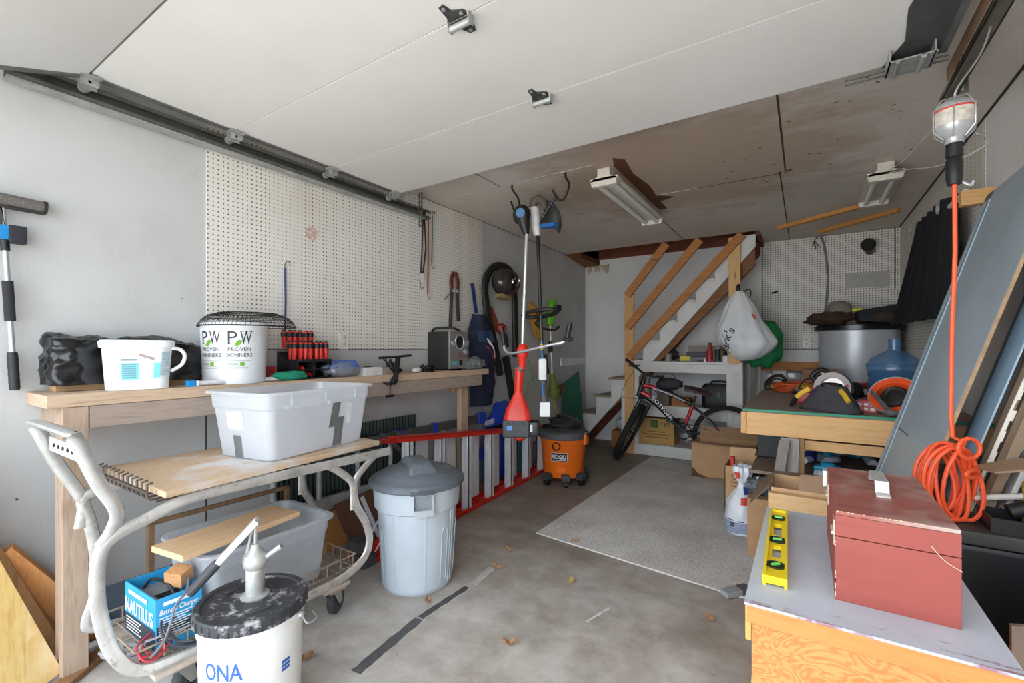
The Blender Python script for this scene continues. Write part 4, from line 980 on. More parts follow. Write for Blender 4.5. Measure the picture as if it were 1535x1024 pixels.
# aluminium extension ladder behind it with blue end caps
al = thing('extension_ladder', 'aluminium ladder with blue plastic caps on its side against the left wall', 'ladder', (-2.55, 2.3, .27))
BLU = mat((30, 70, 190), .45)
MB().box((-2.56, 1.34, .262), (-2.53, 3.4, .345)).build('rail', GALV, al)
MB().box((-2.56, 1.34, .60), (-2.53, 3.4, .67)).build('rail', mat((120, 122, 124), .45, .7), al)
for k in range(7):
    y = 1.44+.29*k; MB().cyl((-2.545, y, .345), (-2.545, y, .6), .018, n=12).build('rung', GALV, al)
q = MB()
for y in (1.95, 2.35, 2.75, 3.1): q.box((-2.563, y, .596), (-2.522, y+.05, .676), .003)
q.box((-2.563, 1.98, .258), (-2.522, 2.03, .3), .003); q.build('strap', BLU, al)
MB().box((-2.57, 3.36, .585), (-2.52, 3.46, .685), .006).box((-2.57, 3.36, .25), (-2.52, 3.46, .355), .006).box((-2.57, 1.30, .59), (-2.52, 1.36, .68), .006).build('end_cap', BLU, al)
MB().beam((-2.515, 2.2, .68), (-2.5, 2.5, .42), .02, .04, (1, 0, 0)).beam((-2.515, 2.32, .68), (-2.5, 2.62, .42), .02, .04, (1, 0, 0)).build('stay', mat((120, 122, 126), .5, .6), al)
# dark green ribbed sheet behind the ladder, wood offcuts under it
def ribf(u, v):
    y = 1.5+1.15*u; return V((-2.625+.006*math.sin(u*2*PI*36), y, .24+.52*v))
MB().grid(ribf, 288, 1, .004).build('ribbed_sheet', mat((26, 44, 40), .5), label='dark green ribbed plastic sheet standing behind the aluminium ladder', cat='plastic sheet')
MB().beam((-2.56, 1.32, .125), (-2.52, 2.95, .125), .03, .25, (0, 0, 1), .003).build('plank', wood((196, 136, 80), (150, 98, 54), 'y', .7), label='wide orange brown board on edge below the aluminium ladder', cat='plank')
fr = thing('panel', 'small dark wood panel with an aluminium strip leaning behind the garbage can', 'panel', (-2.42, 2.05, 0))
MB().hexa([(-2.385, 1.86, .0), (-2.385, 2.2, .0), (-2.37, 2.2, .0), (-2.37, 1.86, .0), (-2.505, 1.80, .29), (-2.505, 2.25, .33), (-2.49, 2.25, .33), (-2.49, 1.80, .29)]).build('sheet', wood((104, 72, 54), (74, 48, 36), 'y', .8), fr)
MB().hexa([(-2.369, 2.05, .01), (-2.369, 2.08, .01), (-2.365, 2.08, .01), (-2.365, 2.05, .01), (-2.488, 1.99, .29), (-2.488, 2.02, .3), (-2.484, 2.02, .3), (-2.484, 1.99, .29)]).build('strip', LAL, fr)
# ================================================================ CARPET, FLOOR MARKS, LEAVES
def m_carpet():
    t = NT('carpet_pile'); v = t.coord(world=True)
    c = t.ramp(t.noise(v, 75, 4, .75), [(.34, (136, 131, 126)), (.5, (206, 203, 199)), (.66, (236, 234, 231))])
    c = t.mix(.55, c, t.ramp(t.noise(v, 2.2, 4), [(.35, (184, 177, 169)), (.65, (224, 221, 217))]))
    t.bump(t.noise(v, 160, 3), .6, .006); return t.base(c, .95, 0, .1)
cp = [(-1.565, 2.74), (-.30, 2.60), (.12, 2.62), (.12, 5.42), (-1.53, 5.42)]
MB().prism([(x, y, .001) for x, y in cp], (0, 0, .008)).build('carpet', m_carpet(), label='worn grey carpet remnant covering the back of the concrete floor', cat='carpet')
def strip(name, a, b, w, m, label, cat):
    a, b = V(a), V(b); d = (b-a).normalized(); n = V((-d.y, d.x, 0)); r_ = random.Random(2); q = MB(); N = 14; L_, R_ = [], []
    for k in range(N+1):
        p = a.lerp(b, k/N); L_.append(p+n*(w/2+r_.uniform(-.004, .003))); R_.append(p-n*(w/2+r_.uniform(-.004, .003)))
    q.prism(L_+R_[::-1], (0, 0, .0012)); return q.build(name, m, label=label, cat=cat)
p, q_ = at(533, 1008, Z=0), at(628, 928, Z=0); strip('tape_strip', p, q_, .05, mat((92, 92, 94), .8, 0, .15, 20, dirt_tone=((150, 144, 138), .62)), 'wide worn dark tape strip nearest on the concrete floor', 'tape strip')
p, q_ = at(630, 926, Z=0), at(700, 880, Z=0); strip('tape_strip', p, q_, .035, mat((80, 80, 82), .8, 0, .15, 20), 'narrower dark tape strip by the garbage can base', 'tape strip')
p, q_ = at(710, 876, Z=0), at(738, 851, Z=0); strip('tape_strip', p, q_, .045, mat((190, 186, 180), .8, 0, .1, 20), 'short pale tape strip by a dry leaf on the floor', 'tape strip')
p, q_ = at(880, 932, Z=0), at(914, 911, Z=0); strip('paint_streak', p, q_, .012, mat((216, 214, 210), .8, 0, .05, 20), 'white paint streak on the bare concrete floor', 'paint mark')
LEAFM = mat((176, 132, 96), .8, 0, .2, 30)
def leaf(px, py, s, rz, label, m=LEAFM):
    c = at(px, py, Z=0); R = Matrix.Rotation(rz, 3, 'Z')
    def f(u, v):
        w = math.sin(PI*min(1, u*1.02))**.7*.5*(1-.25*u); x = (u-.5)*s; y = (v-.5)*2*w*s*.62
        return V((c.x, c.y, 0))+R@V((x, y, .006+.014*abs(v-.5)*2+.012*abs(u-.5)+.005*math.sin(9*u)))
    b = MB().grid(f, 10, 6, .0012); b.tube([f(1, .5)+V((0, 0, -.004)), f(1, .5)+R@V((s*.3, .01, -.012))], .0012, 4)
    return b.build('dry_leaf', m, label=label, cat='leaf', group='dry leaves on the garage floor')
leaf(763, 968, .055, .5, 'dry leaf alone in the middle of the near concrete floor'); leaf(641, 905, .05, 2.4, 'dry curled leaf by the base of the garbage can')
leaf(744, 853, .055, .2, 'dry leaf on the end of the pale tape strip'); leaf(763, 827, .05, 3.3, 'dry leaf between the tape strip and the carpet corner')
leaf(862, 814, .05, .9, 'dry leaf at the front edge of the carpet'); leaf(856, 875, .045, 1.6, 'small yellow dry leaf on the concrete floor', mat((200, 166, 96), .8, 0, .2, 30))
leaf(1063, 931, .045, 2.9, 'small dry brown leaf on the floor near the cabinet'); leaf(456, 990, .07, 1.1, 'brown dry leaf at the foot of the pump bucket')
br = thing('paint_brush', 'old paint brush lying on the floor at the carpet corner', 'brush', at(1100, 888, Z=0))
a, b_ = at(1085, 890, Z=.02), at(1122, 882, Z=.025)
MB().beam(a, a.lerp(b_, .62), .06, .03, bev=.006).build('bristles', mat((150, 152, 154), .8, bump=.5, bs=200), br)
MB().beam(a.lerp(b_, .6), b_, .055, .035, bev=.006).build('ferrule', mat((96, 96, 98), .5, .3), br)
# ================================================================ STRING TRIMMERS HUNG FROM CEILING HOOKS
BKM = mat((30, 29, 29), .45, 0, .12, 12)
def steelhook(pts, label):
    return MB().tube(bez(pts, 5), .0075, 8).build('ceiling_hook', mat((44, 36, 32), .6, .4), label=label, cat='hook')
Y1 = 2.92
def w1(px, py, dy=0): return at(px, py, Y=Y1+dy)
hk = at(768, 278, Y=Y1); hk.z = ZC
steelhook([hk, w1(768, 284), w1(776, 296), w1(779, 308), w1(778, 318, -.02), w1(771, 316, -.05), w1(766, 302, -.06)], 'black steel ceiling hook on the left holding the red trimmer head')
hk = at(848, 262, Y=Y1); hk.z = ZC
steelhook([hk, w1(848, 266), w1(853, 276), w1(850, 290), w1(845, 299), w1(839, 300), w1(832, 292), w1(829, 285)], 'black steel ceiling hook on the right beside the trimmer guard')
t1_ = thing('string_trimmer', 'red battery string trimmer with bicycle handlebar hanging head up from the ceiling', 'trimmer', w1(784, 650))
RT = mat((222, 52, 34), .35, 0, .06, 8)
MB().cyl(w1(790, 343), w1(783, 523), .0135, n=14).build('shaft', mat((206, 206, 204), .3, .6), t1_)
c = w1(782, 325); dn = (w1(783, 523)-w1(790, 343)).normalized()
MB().ball(c+V((0, .0, .012)), (.072, .06, .078), 18).cyl(w1(785, 330), w1(789, 352), .052, .022, n=16).build('head', BKM, t1_)
MB().cyl(w1(780, 319, -.05), w1(780, 319, -.062), .034, n=20).build('spool_cap', mat((40, 108, 160), .4), t1_)
MB().lathe([(.018, 0), (.03, .01), (.045, .04), (.042, .09), (.03, .12), (.026, .19), (.0, .19)], w1(784, 515), 20, dn).build('clamp_housing', RT, t1_)
MB().lathe([(.03, 0), (.034, .006), (.034, .03), (.03, .036)], w1(780, 549), 20, dn).lathe([(.007, 0), (.007, .03), (0, .03)], w1(770, 552), 10, (1, 0, 0)).build('collar', GALVD, t1_)
MB().cyl(w1(779, 552), w1(777, 590), .034, .032, n=18).build('neck', RT, t1_)
def rrb(c, w, d, z): return rr_ring((c.x, c.y), w, d, min(w, d)*.28, z, .5)
m0 = w1(777, 588); m1 = w1(776, 612); m2 = w1(776, 628)
loft([rrb(m0, .062, .062, m0.z), rrb(m0.lerp(m1, .4), .10, .09, m0.z-.05), rrb(m1, .17, .14, m1.z), rrb(m2, .205, .17, m2.z+.012), rrb(m2, .21, .175, m2.z)]).build('motor_cowl', RT, t1_)
m3 = w1(779, 654)
R5 = Matrix.Rotation(.5, 3, 'Z')
MB().obox((m2.x-.01, m2.y, (m2.z+m3.z)/2), (.20, .17, m2.z-m3.z), R5, .012).build('battery_base', mat((58, 60, 62), .45, 0, .1, 20), t1_)
bcn = V((m2.x, m2.y, (m2.z+m3.z)/2))+R5@V((.125, 0, -.002))
MB().obox(bcn, (.085, .14, .115), R5, .022).build('battery', mat((38, 38, 40), .4), t1_)
MB().obox(V((m2.x, m2.y, (m2.z+m3.z)/2))+R5@V((-.055, -.087, .01)), (.04, .004, .036), R5).build('label_print', mat((84, 150, 220), .4), t1_)
MB().obox(bcn+R5@V((-.02, -.071, .01)), (.018, .004, .05), R5).build('label_print', mat((214, 216, 220), .4), t1_)
q = MB()
for k in range(4): q.obox(V((m2.x, m2.y, (m2.z+m3.z)/2))+R5@V((-.07+.038*k, -.086, .042)), (.012, .004, .016), R5)
q.build('socket', BLACK, t1_)
MB().lathe([(.05, 0), (.05, -.012), (.03, -.03), (0, -.034)], (m3.x, m3.y, m3.z), 18).build('end_knob', RT, t1_)
bar = [w1(755, 514, .02), w1(757, 524, .01), w1(763, 529, 0), w1(772, 529, -.04), w1(800, 523, -.05), w1(825, 517, -.04), w1(842, 514, -.03), w1(848, 510, -.02), w1(851, 503, -.02)]
MB().tube(bez(bar, 5), .0105, 10).build('handlebar', STEEL, t1_)
MB().tube([w1(752, 490, .02), w1(753, 500, .02), w1(756, 518, .02)], [.017, .019, .017], 12).build('grip', BKM, t1_)
MB().ball(w1(751, 493, .02), (.018, .02, .03), 12).build('trigger', mat((170, 40, 34), .4), t1_)
MB().tube([w1(850, 512, -.02), w1(852, 498, -.02), w1(855, 484, -.02)], [.02, .018, .018], 12).cyl(w1(845, 508, -.03), w1(858, 509, -.02), .016, n=10).build('grip', BKM, t1_)
Y2 = 3.03
def w2(px, py, dy=0): return at(px, py, Y=Y2+dy)
t2 = thing('string_trimmer', 'black shafted electric trimmer with white head hanging beside the red trimmer', 'trimmer', w2(815, 624))
MB().cyl(w2(806, 350), w2(812.5, 525), .0135, n=14).build('shaft', mat((40, 42, 44), .35, .3), t2)
a, b_ = w2(800, 312), w2(805, 352)
MB().tube([a, a.lerp(b_, .15), a.lerp(b_, .6), b_, b_+V((0, 0, -.01))], [.036, .044, .036, .026, .024], 16).build('motor_housing', mat((226, 226, 224), .4), t2)
MB().tube([w2(798, 312), w2(801, 302), w2(808, 298), w2(815, 304), w2(818, 315)], [.03, .035, .034, .032, .02], 12).build('motor_cap', mat((92, 84, 74), .6), t2)
def guard(u, v):
    a = -.5+1.9*u; rr = .0+.155*v
    base_ = w2(812, 338); return base_+V((rr*math.cos(a)*.95, .10*math.sin(v*2)*(1-u*.4)-.04, rr*math.sin(a)*1.15+.02*v))
MB().grid(guard, 12, 6, .004).build('guard', mat((46, 44, 42), .5), t2)
MB().beam(w2(812, 340, -.04), w2(834, 337, -.06), .06, .03, bev=.006).build('guard_clip', mat((36, 100, 170), .4), t2)
MB().tube([w2(812, 328, -.05), w2(830, 300, -.05), w2(836, 296, -.04)], .011, 8).ball(w2(834, 297, -.04), .018, 10).build('edge_wheel_arm', BKM, t2)
lp = [w2(811+26*math.cos(a_)-1, 470+5*math.sin(a_)-.1*26*math.cos(a_)*1.2, .07*math.sin(a_)) for a_ in [2*PI*k/24 for k in range(24)]]
MB().tube(lp, .016, 10, closed=True).build('loop_handle', BKM, t2)
MB().cyl(w2(812, 512), w2(813, 540), .016, n=12).build('coupler', mat((70, 96, 120), .4, .3), t2)
MB().cyl(w2(812.2, 516), w2(812.4, 524), .0175, n=12).build('ring', mat((206, 170, 70), .4), t2)
a, b_ = w2(813, 537), w2(814, 570)
MB().obox((a+b_)/2, (.062, .05, a.z-b_.z), Matrix.Rotation(.5, 3, 'Z'), .014).build('handle_housing', mat((224, 224, 224), .45), t2)
a, b_ = w2(814, 570), w2(816, 602)
MB().tube([a, a.lerp(b_, .3), a.lerp(b_, .7), b_], [.032, .026, .028, .034], 14).build('rear_grip', mat((78, 80, 84), .5), t2)
MB().beam(w2(813.5, 577, -.03), w2(814.5, 592, -.03), .01, .014, (0, 1, 0), .003).build('trigger', mat((36, 120, 190), .4), t2)
a, b_ = w2(817, 602), w2(817, 624)
MB().obox((a+b_)/2, (.08, .07, a.z-b_.z), Matrix.Rotation(.5, 3, 'Z'), .008).build('battery', mat((230, 230, 230), .4), t2)
MB().tube(bez([w2(808, 480), w2(803, 485, .02), w2(812, 492, .06), w2(830, 495, .02), w2(838, 490)], 5), .01, 8).build('strap_hook', BKM, t2)
# ================================================================ THINGS HUNG ON THE LEFT WALL
def lw(px, py, off=.03): return at(px, py, X=XL+off)
def bungee(px, y0, y1, m, rad, label, px2=None, off=.02):
    a, b_ = lw(px, y0, off), lw(px2 or px, y1, off)
    s = MB().tube([a, a.lerp(b_, .5)+V((0, .004, 0)), b_], rad, 7).build('bungee_cord', m, label=label, cat='bungee cord')
    q = MB()
    for e, sg in ((a, 1), (b_, -1)):
        q.tube(bez([e, e+V((0, 0, sg*.02)), e+V((0, .014, sg*.045)), e+V((0, .03, sg*.04)), e+V((0, .03, sg*.022))], 4), .003, 6)
    q.build('end_hook', GALVD, s); return s
bungee(427, 402, 500, mat((58, 66, 108), .8), .006, 'dark blue bungee cord hanging alone on the pegboard above the screwdriver rack')
bk_ = bungee(634, 330, 425, mat((34, 32, 32), .8), .006, 'doubled black bungee cord with a white tag at the track end', 630)
a, b_ = lw(636, 326, .02), lw(633, 418, .02); MB().tube([a, a.lerp(b_, .5)+V((0, .03, 0)), b_], .006, 7).build('cord_loop', mat((34, 32, 32), .8), bk_)
MB().obox(lw(633, 417, .03), (.004, .045, .075), Euler((.2, 0, 0)).to_matrix()).build('tag', mat((230, 230, 228), .6), bk_)
bungee(642, 324, 440, mat((160, 52, 34), .8), .006, 'red bungee cord hanging between the black and the green ones', 641)
bungee(648, 324, 394, mat((52, 118, 92), .8), .005, 'short green bungee cord beside the red one', 647)
def outlet(c, n, label):
    o_ = thing('outlet', label, 'outlet', c); n = V(n); s = n.cross(V((0, 0, 1))); R = Matrix((s, n, V((0, 0, 1)))).transposed()
    MB().obox(V(c)+n*.004, (.072, .008, .115), R, .002).build('cover_plate', mat((224, 220, 210), .4), o_)
    q = MB()
    for dz in (-.022, .022):
        q.obox(V(c)+n*.0085+V((0, 0, dz)), (.026, .003, .028), R, .001)
    f_ = q.build('receptacle', mat((200, 194, 184), .4), o_)
    q = MB()
    for dz in (-.022, .022):
        for dx in (-.006, .006): q.obox(V(c)+n*.0102+V((0, 0, dz))+s*dx, (.0025, .001, .011), R)
    q.build('slot', BLACK, o_)
outlet((XL+.006, 2.0, 1.335), (1, 0, 0), 'cream wall outlet on the left pegboard beside the screwdriver rack')
outlet((.01, YB-.008, 1.36), (0, -1, 0), 'painted wall outlet low on the back pegboard')
# bolt cutters
bc_ = thing('bolt_cutters', 'rusty headed bolt cutters hanging on the left wall above the stereo', 'bolt cutters', lw(680, 490))
RUST = mat((112, 60, 40), .7, .3, .2, 20)
for s, x0, x1 in ((-1, 677, 675), (1, 686, 687)):
    MB().tube(bez([lw(x0, 430), lw(x0-.5, 450), lw(x1, 490 if s < 0 else 482)], 4), .016, 10).build('handle', mat((40, 38, 38), .6), bc_)
    MB().tube(bez([lw(x0, 432), lw(681+s*4.5, 420), lw(681+s*1.5, 408)], 4), [.02, .022, .023, .024, .024, .022, .02, .016, .012], 8, ry=.012, up=(1, 0, 0)).build('jaw', RUST, bc_)
MB().cyl(lw(680, 436, .02), lw(680, 436, .055), .014, n=10).cyl(lw(685, 437, .02), lw(685, 437, .055), .018, n=10).build('pivot_bolt', GALVD, bc_)
MB().tube([lw(665, 450, .01), lw(675, 440, .05)], .004, 6).build('wall_hook', RUST, label='rusty hook on the wall left of the bolt cutters', cat='hook')
# navy bag with lettered stripe
NAVY = mat((24, 30, 56), .8, 0, .15, 10, bump=.3, bs=60)
ng = thing('bag', 'navy blue cloth bag with red and white script hanging beside the bench end', 'bag', lw(715, 610, .1))
def bagf(u, v):
    y0_, y1_ = 3.30+.05*v, 3.60+.10*min(1, v*1.3)
    z_ = 1.60-.86*v; y_ = y0_+(y1_-y0_)*u
    if v < .18: y_ = 3.45+(y_-3.45)*(.45+3.0*v)
    d_ = .10+.07*math.sin(PI*v)+.02*noise.noise(V((u*5, v*9, 1)))
    return V((XL+.02+d_*math.sin(PI*(.08+.84*u))+.012*noise.noise(V((u*8, v*14, 3))), y_, z_))
MB().grid(bagf, 22, 34, .006).build('body', NAVY, ng)
MB().grid(lambda u, v: bagf(.15+.6*u+.02*v, .18+.12*v)+V((.012+.01*math.sin(9*u), 0, .0)), 8, 4, .004).build('folded_top', mat((44, 62, 96), .8, bump=.3), ng)
MB().beam(lw(708, 425), lw(714, 470, .06), .05, .005, (1, 0, 0)).build('strap', mat((36, 56, 110), .8), ng)
q = MB(); q.grid(lambda u, v: bagf(.35+.5*u, .33+.24*u+.05*v*(1-abs(2*u-1)*.6))+V((.012, 0, 0)), 10, 2); q.build('stripe_print', mat((178, 40, 52), .6), ng)
q = MB()
for k in range(9): q.tube([bagf(.42+.05*k, .26+.022*k)+V((.014, 0, 0)), bagf(.45+.05*k, .31+.022*k)+V((.014, 0, 0)), bagf(.47+.05*k, .275+.022*k)+V((.014, 0, 0))], .005, 5)
q.build('script_print', mat((222, 222, 224), .6), ng)
# black hanging tube loop with a glossy helmet
lpx = [(750, 562), (742, 520), (733, 480), (727, 440), (729, 418), (738, 403), (749, 399), (760, 403), (768, 414), (771, 440), (772, 480), (773, 535)]
MB().tube(bez([lw(x, y, .06) for x, y in lpx], 4), .042, 10, ry=.03, up=(1, 0, 0)).build('rubber_tube', mat((26, 24, 24), .6, 0, .1, 10), label='thick black rubber tube draped in an arch on the left wall', cat='tube')
hm = thing('helmet', 'glossy dark helmet hanging inside the black rubber arch on the left wall', 'helmet', lw(757, 440, .18))
hc = lw(756, 424, .2)
MB().ball(hc, (.115, .145, .135), 24).build('shell', mat((58, 54, 52), .15, .2, .3, 10), hm)
MB().tube([hc+V((.05*math.cos(a_)+.055, .10*math.cos(a_), .105*math.sin(a_))) for a_ in [2*PI*k/28 for k in range(28)]], .016, 8, closed=True).build('rim', mat((80, 52, 40), .35, .3), hm)
MB().ball(hc+V((.075, .02, 0)), (.055, .085, .085), 18).build('visor', BLACKG, hm)
q = MB()
for k in range(5): q.ball(hc+V((.1, -.03+.03*k, .03*math.sin(k*2.1))), (.03, .012, .03), 8)
q.build('vent_trim', mat((196, 190, 184), .2, .8), hm)
blob('lining', hc+V((.0, -.02, -.14)), (.1, .22, .06), mat((150, 128, 84), .9), hm, 2.5, .3, 20, 4, 24, False)
# hand saw
hs = thing('hand_saw', 'hand saw with rusty red blade hanging on the left wall below the helmet', 'saw', lw(745, 500))
MB().prism([lw(733, 458, .012), lw(738, 460, .012), lw(750, 492, .012), lw(743, 500, .012), lw(739, 500, .012)], (.003, 0, 0)).build('blade', mat((176, 82, 56), .6, .2, .2, 20), hs)
MB().tube(bez([lw(748, 490, .02), lw(752, 487, .02), lw(757, 490, .02), lw(757, 498, .02), lw(752, 502, .02), lw(748, 498, .02)], 4, True), .014, 8, closed=True).build('handle', mat((150, 44, 40), .5), hs)
MB().cyl(lw(756, 502, .07), lw(759, 520, .07), .03, n=12).build('hose_end', BLACK, label='black hose end behind the trimmer handlebar', cat='hose')
MB().beam(lw(758, 534, .06), lw(770, 606, .09), .075, .05, (1, 0, 0), .01).build('vacuum_wand', BLACK, label='black vacuum wand leaning on the left wall behind the red trimmer', cat='wand')
# yellow rope hank
yr = coil(lw(801, 484, .07), .12, 16, 4, (1, .2, 0), n=22, jit=.16, sq=(.62, 2.1), rise=.004)
MB().tube(yr, .0075, 5).tube(coil(lw(801, 483, .07), .05, 5, 3, (0, .1, 1), n=14, jit=.1, rise=.012), .0075, 5).build('rope', mat((196, 146, 50), .8, 0, .15, 40), label='hank of yellow rope hanging on the left wall between the trimmers', cat='rope')
# green trimmer on the wall
gt = thing('string_trimmer', 'lime green string trimmer hanging on the left wall behind the black one', 'trimmer', lw(830, 600, .1))
GRN = mat((104, 178, 44), .45, 0, .1, 12)
MB().tube([lw(829, 450, .12), lw(828, 458, .12), lw(826, 472, .12), lw(824, 488, .12)], [.04, .075, .07, .05], 14, ry=.05, up=(1, 0, 0)).build('head', GRN, gt)
MB().cyl(lw(833, 458, .15), lw(833, 466, .15), .07, n=16).build('spool', BLACK, gt)
MB().cyl(lw(825, 486, .12), lw(828, 566, .12), .012, n=10).build('shaft', mat((196, 196, 190), .4, .4), gt)
MB().cyl(lw(825, 512, .12), lw(825.6, 528, .12), .026, n=12).build('coupler', BLACK, gt)
MB().tube([lw(827, 560, .12), lw(829, 572, .12), lw(831, 586, .12), lw(830, 598, .12)], [.025, .045, .075, .05], 14).build('motor', mat((112, 116, 40), .5), gt)
MB().tube(bez([lw(838, 580, .1), lw(845, 577, .1), lw(840, 590, .1)], 5), .025, 8).build('handle', mat((112, 82, 54), .6), gt)
MB().tube(bez([lw(831, 598, .1), lw(833, 612, .1), lw(835, 628, .1)], 4), .012, 6).build('cord', mat((188, 150, 60), .6), gt)
MB().tube(bez([lw(792, 540, .05), lw(796, 556, .05), lw(800, 572, .05), lw(797, 566, .06), lw(792, 572, .06), lw(789, 592, .05), lw(788, 604, .05)], 6), .007, 6).build('garden_cord', mat((92, 168, 110), .6), label='thin green cord hooked on the wall between the two hanging trimmers', cat='cord')
MB().beam(lw(817, 532, .06), lw(821, 560, .06), .05, .03, (1, 0, 0), .005).build('sheath', mat((48, 44, 50), .6), label='narrow black sheath on the left wall behind the trimmer battery', cat='sheath')
# sheets and bags standing at the wall foot
g0, g1 = V((-2.6, 5.13, 0)), V((-2.36, 5.38, 0))
gp = [atp(x, y, g0, (g1-g0).cross(V((0, 0, 1)))) for x, y in ((842, 576), (867, 556), (872, 600), (874, 640))]
gp += [V((gp[3].x, gp[3].y, .03)), V((gp[0].x, gp[0].y, .03))]
MB().prism(gp, (.008, -.008, 0)).build('green_board', mat((26, 84, 62), .6, 0, .12, 3), label='dark green sheet with a slanted top standing in the back left corner', cat='board')
blob('blue_sack', (-2.548, 3.76, .37), (.19, .5, .74), mat((24, 56, 160), .35, 0, .1, 6, bump=.3, bs=20), None, 2.3, .14, 4, 5, 40, label='bright blue plastic sack with a black printed band behind the red ladder', cat='sack')
sk = [o for o in bpy.data.objects if o.name.startswith('blue_sack')][0]
def skf(u, v, off=0): return atp(727+30*u, 640+12*v-6*u, (-2.44+off, 3.7, .6), (1, -.25, 0))
MB().grid(lambda u, v: skf(.1+.9*u, .05+.75*v), 6, 2, .004).build('print_band', BLACK, sk)
q = MB()
for k in range(7): q.grid(lambda u, v: skf(.0+.07*k+.045*u, -.75+.6*v-.02*k, .006), 1, 1)
q.build('white_print', mat((220, 222, 228), .5), sk)
MB().beam((-2.46, 4.0, 0), (-2.46, 4.0, .52), .01, .12, (0, 1, 0)).build('teal_board', mat((34, 120, 128), .6), label='teal strip of board standing behind the ladder rungs', cat='board')
# ================================================================ SHOP VACUUM
vc = V((-1.975, 3.985, 0))
vac = thing('shop_vacuum', 'orange wet dry shop vacuum with black lid on casters', 'vacuum', vc)
ORG = mat((238, 112, 24), .4, 0, .06, 5)
MB().lathe([(0, .07), (.185, .07), (.192, .08), (.215, .40), (.222, .41), (.222, .445), (.2, .445), (.2, .44), (0, .44)], vc, 48).build('tank', ORG, vac)
VB = mat((46, 46, 48), .5, 0, .1, 10)
MB().lathe([(.226, .43), (.235, .435), (.235, .485), (.222, .50), (.15, .515), (0, .515)], vc, 48).build('lid', mat((84, 84, 88), .55, 0, .1, 10), vac)
MB().lathe([(.15, .51), (.155, .53), (.15, .57), (.12, .598), (.06, .61), (0, .612)], vc+V((.02, .02, 0)), 36).build('motor_head', VB, vac)
vv = math.atan2(-vc.y, -vc.x)
def vf(u, v, off=.002):
    r_ = .192+.023*(v-.08)/.32+off; a = vv+u/.205
    return vc+V((r_*math.cos(a), r_*math.sin(a), v))
q = MB().tube(bez([vc+V((-.1, .1, .59)), vc+V((-.06, 0, .632)), vc+V((.06, -.02, .635)), vc+V((.13, -.02, .59))], 5), .016, 8); q.tube(bez([vc+V((.13*math.cos(a), .13*math.sin(a), .592)) for a in [k*.35-1 for k in range(16)]], 2), .012, 6); q.build('carry_handle', VB, vac)
MB().tube(bez([vc+V((-.15, -.12, .535)), vc+V((-.05, -.17, .56)), vc+V((.1, -.14, .555)), vc+V((.17, -.02, .545)), vc+V((.12, .1, .55))], 6), .017, 10).build('hose', BLACK, vac)
MB().grid(lambda u, v: vf(-.115+.15*u, .235+.075*v, .003), 8, 1).build('badge', BLACK, vac)
MB().grid(lambda u, v: vf(-.119+.158*u, .231+.083*v, .0022), 8, 1).build('badge_border', mat((226, 224, 220), .4), vac)
lettering('RIDGID', mat((240, 240, 240), .4), vac, lambda u, v: vf(u-.108, v+.258, .005), .036, w=.136, bold=.02)
q = MB(); q.grid(lambda u, v: vf(-.10+.12*u, .243+.005*v, .005), 6, 1); q.build('small_print', mat((220, 220, 220), .4), vac)
p_ = vf(-.062, .375); nrm = (vf(-.062, .375, .05)-p_).normalized()
MB().lathe([(.04, -.02), (.04, .012), (.032, .012), (.03, -.01), (0, -.01)], p_, 24, nrm).build('hose_port', BLACKG, vac)
MB().obox(vf(.23, .43, .02), (.03, .07, .10), Matrix.Rotation(vv+.23/.205, 3, 'Z'), .008).build('latch', ORG, vac)
MB().obox(vf(.23, .485, .02), (.035, .06, .04), Matrix.Rotation(vv+.23/.205, 3, 'Z'), .008).build('latch_cap', mat((84, 84, 88), .55), vac)
MB().grid(lambda u, v: vf(-.06+.08*u, .13+.05*v, .012), 6, 1, .012).build('front_step', ORG, vac)
for a in (-.75, .1, .85, 1.9, 3.0):
    c_ = vc+V((.215*math.cos(vv+a), .215*math.sin(vv+a), .03)); R = Matrix.Rotation(vv+a, 3, 'Z')
    b = MB().obox(c_+V((0, 0, .055)), (.09, .08, .06), R, .012).build('caster_housing', mat((60, 62, 68), .5), vac)
    MB().cyl(c_+R@V((.01, -.02, 0)), c_+R@V((.01, .02, 0)), .03, n=14).build('wheel', BLACK, b)
# ================================================================ STAIRS
SW = mat((216, 214, 210), .6, 0, .08, 5, dirt_tone=((150, 132, 112), .68)); TREAD = mat((150, 136, 114), .75, 0, .15, 8)
stairs = thing('staircase', 'white painted open timber stairs rising to the ceiling hatch', 'stairs', (-1.6, 5.8, 0))
RUN, RISE = .2015, .23
def sx(n): return -2.4715+RUN*(n-2)
prof = []
for n in range(1, 12): prof += [(max(sx(n)+.012, XL+.003), RISE*(n-1) if n > 1 else 0), (max(sx(n)+.012, XL+.003), RISE*n-.025)]
low = [(-.445, RISE*11-.025), (-.445, 2.377), (-2.53, 0)]
for y0_, m_ in ((5.5, SW), (6.04, BROWNB)):
    MB().prism([(x, y0_, z_) for x, z_ in prof+low], (0, .04, 0)).build('stringer', m_, stairs)
for n in range(1, 11):
    MB().box((max(sx(n)-.02, XL+.003), 5.485, RISE*n-.025), (sx(n)+RUN+.012, 6.09, RISE*n), .003).build('tread', TREAD if n < 5 else SW, stairs)
q = MB().box((sx(5)-.06, 5.515, .0), (sx(5)+.02, 5.55, .78)); q.build('support_post', SW, stairs)
MB().prism([(x, 5.545, z_-.04) for x, z_ in [(-2.1, .62), (-.455, 2.40), (-.455, 2.22), (-2.07, .55)]], (0, .05, 0)).build('carriage', wood((136, 92, 58), (100, 64, 38), 'x', .6), stairs)
rail = thing('stair_railing', 'raw pine stair railing with three sloping rails and two posts', 'railing', (-1.4, 5.44, 0))
def rw(px, py): return at(px, py, Y=5.445)
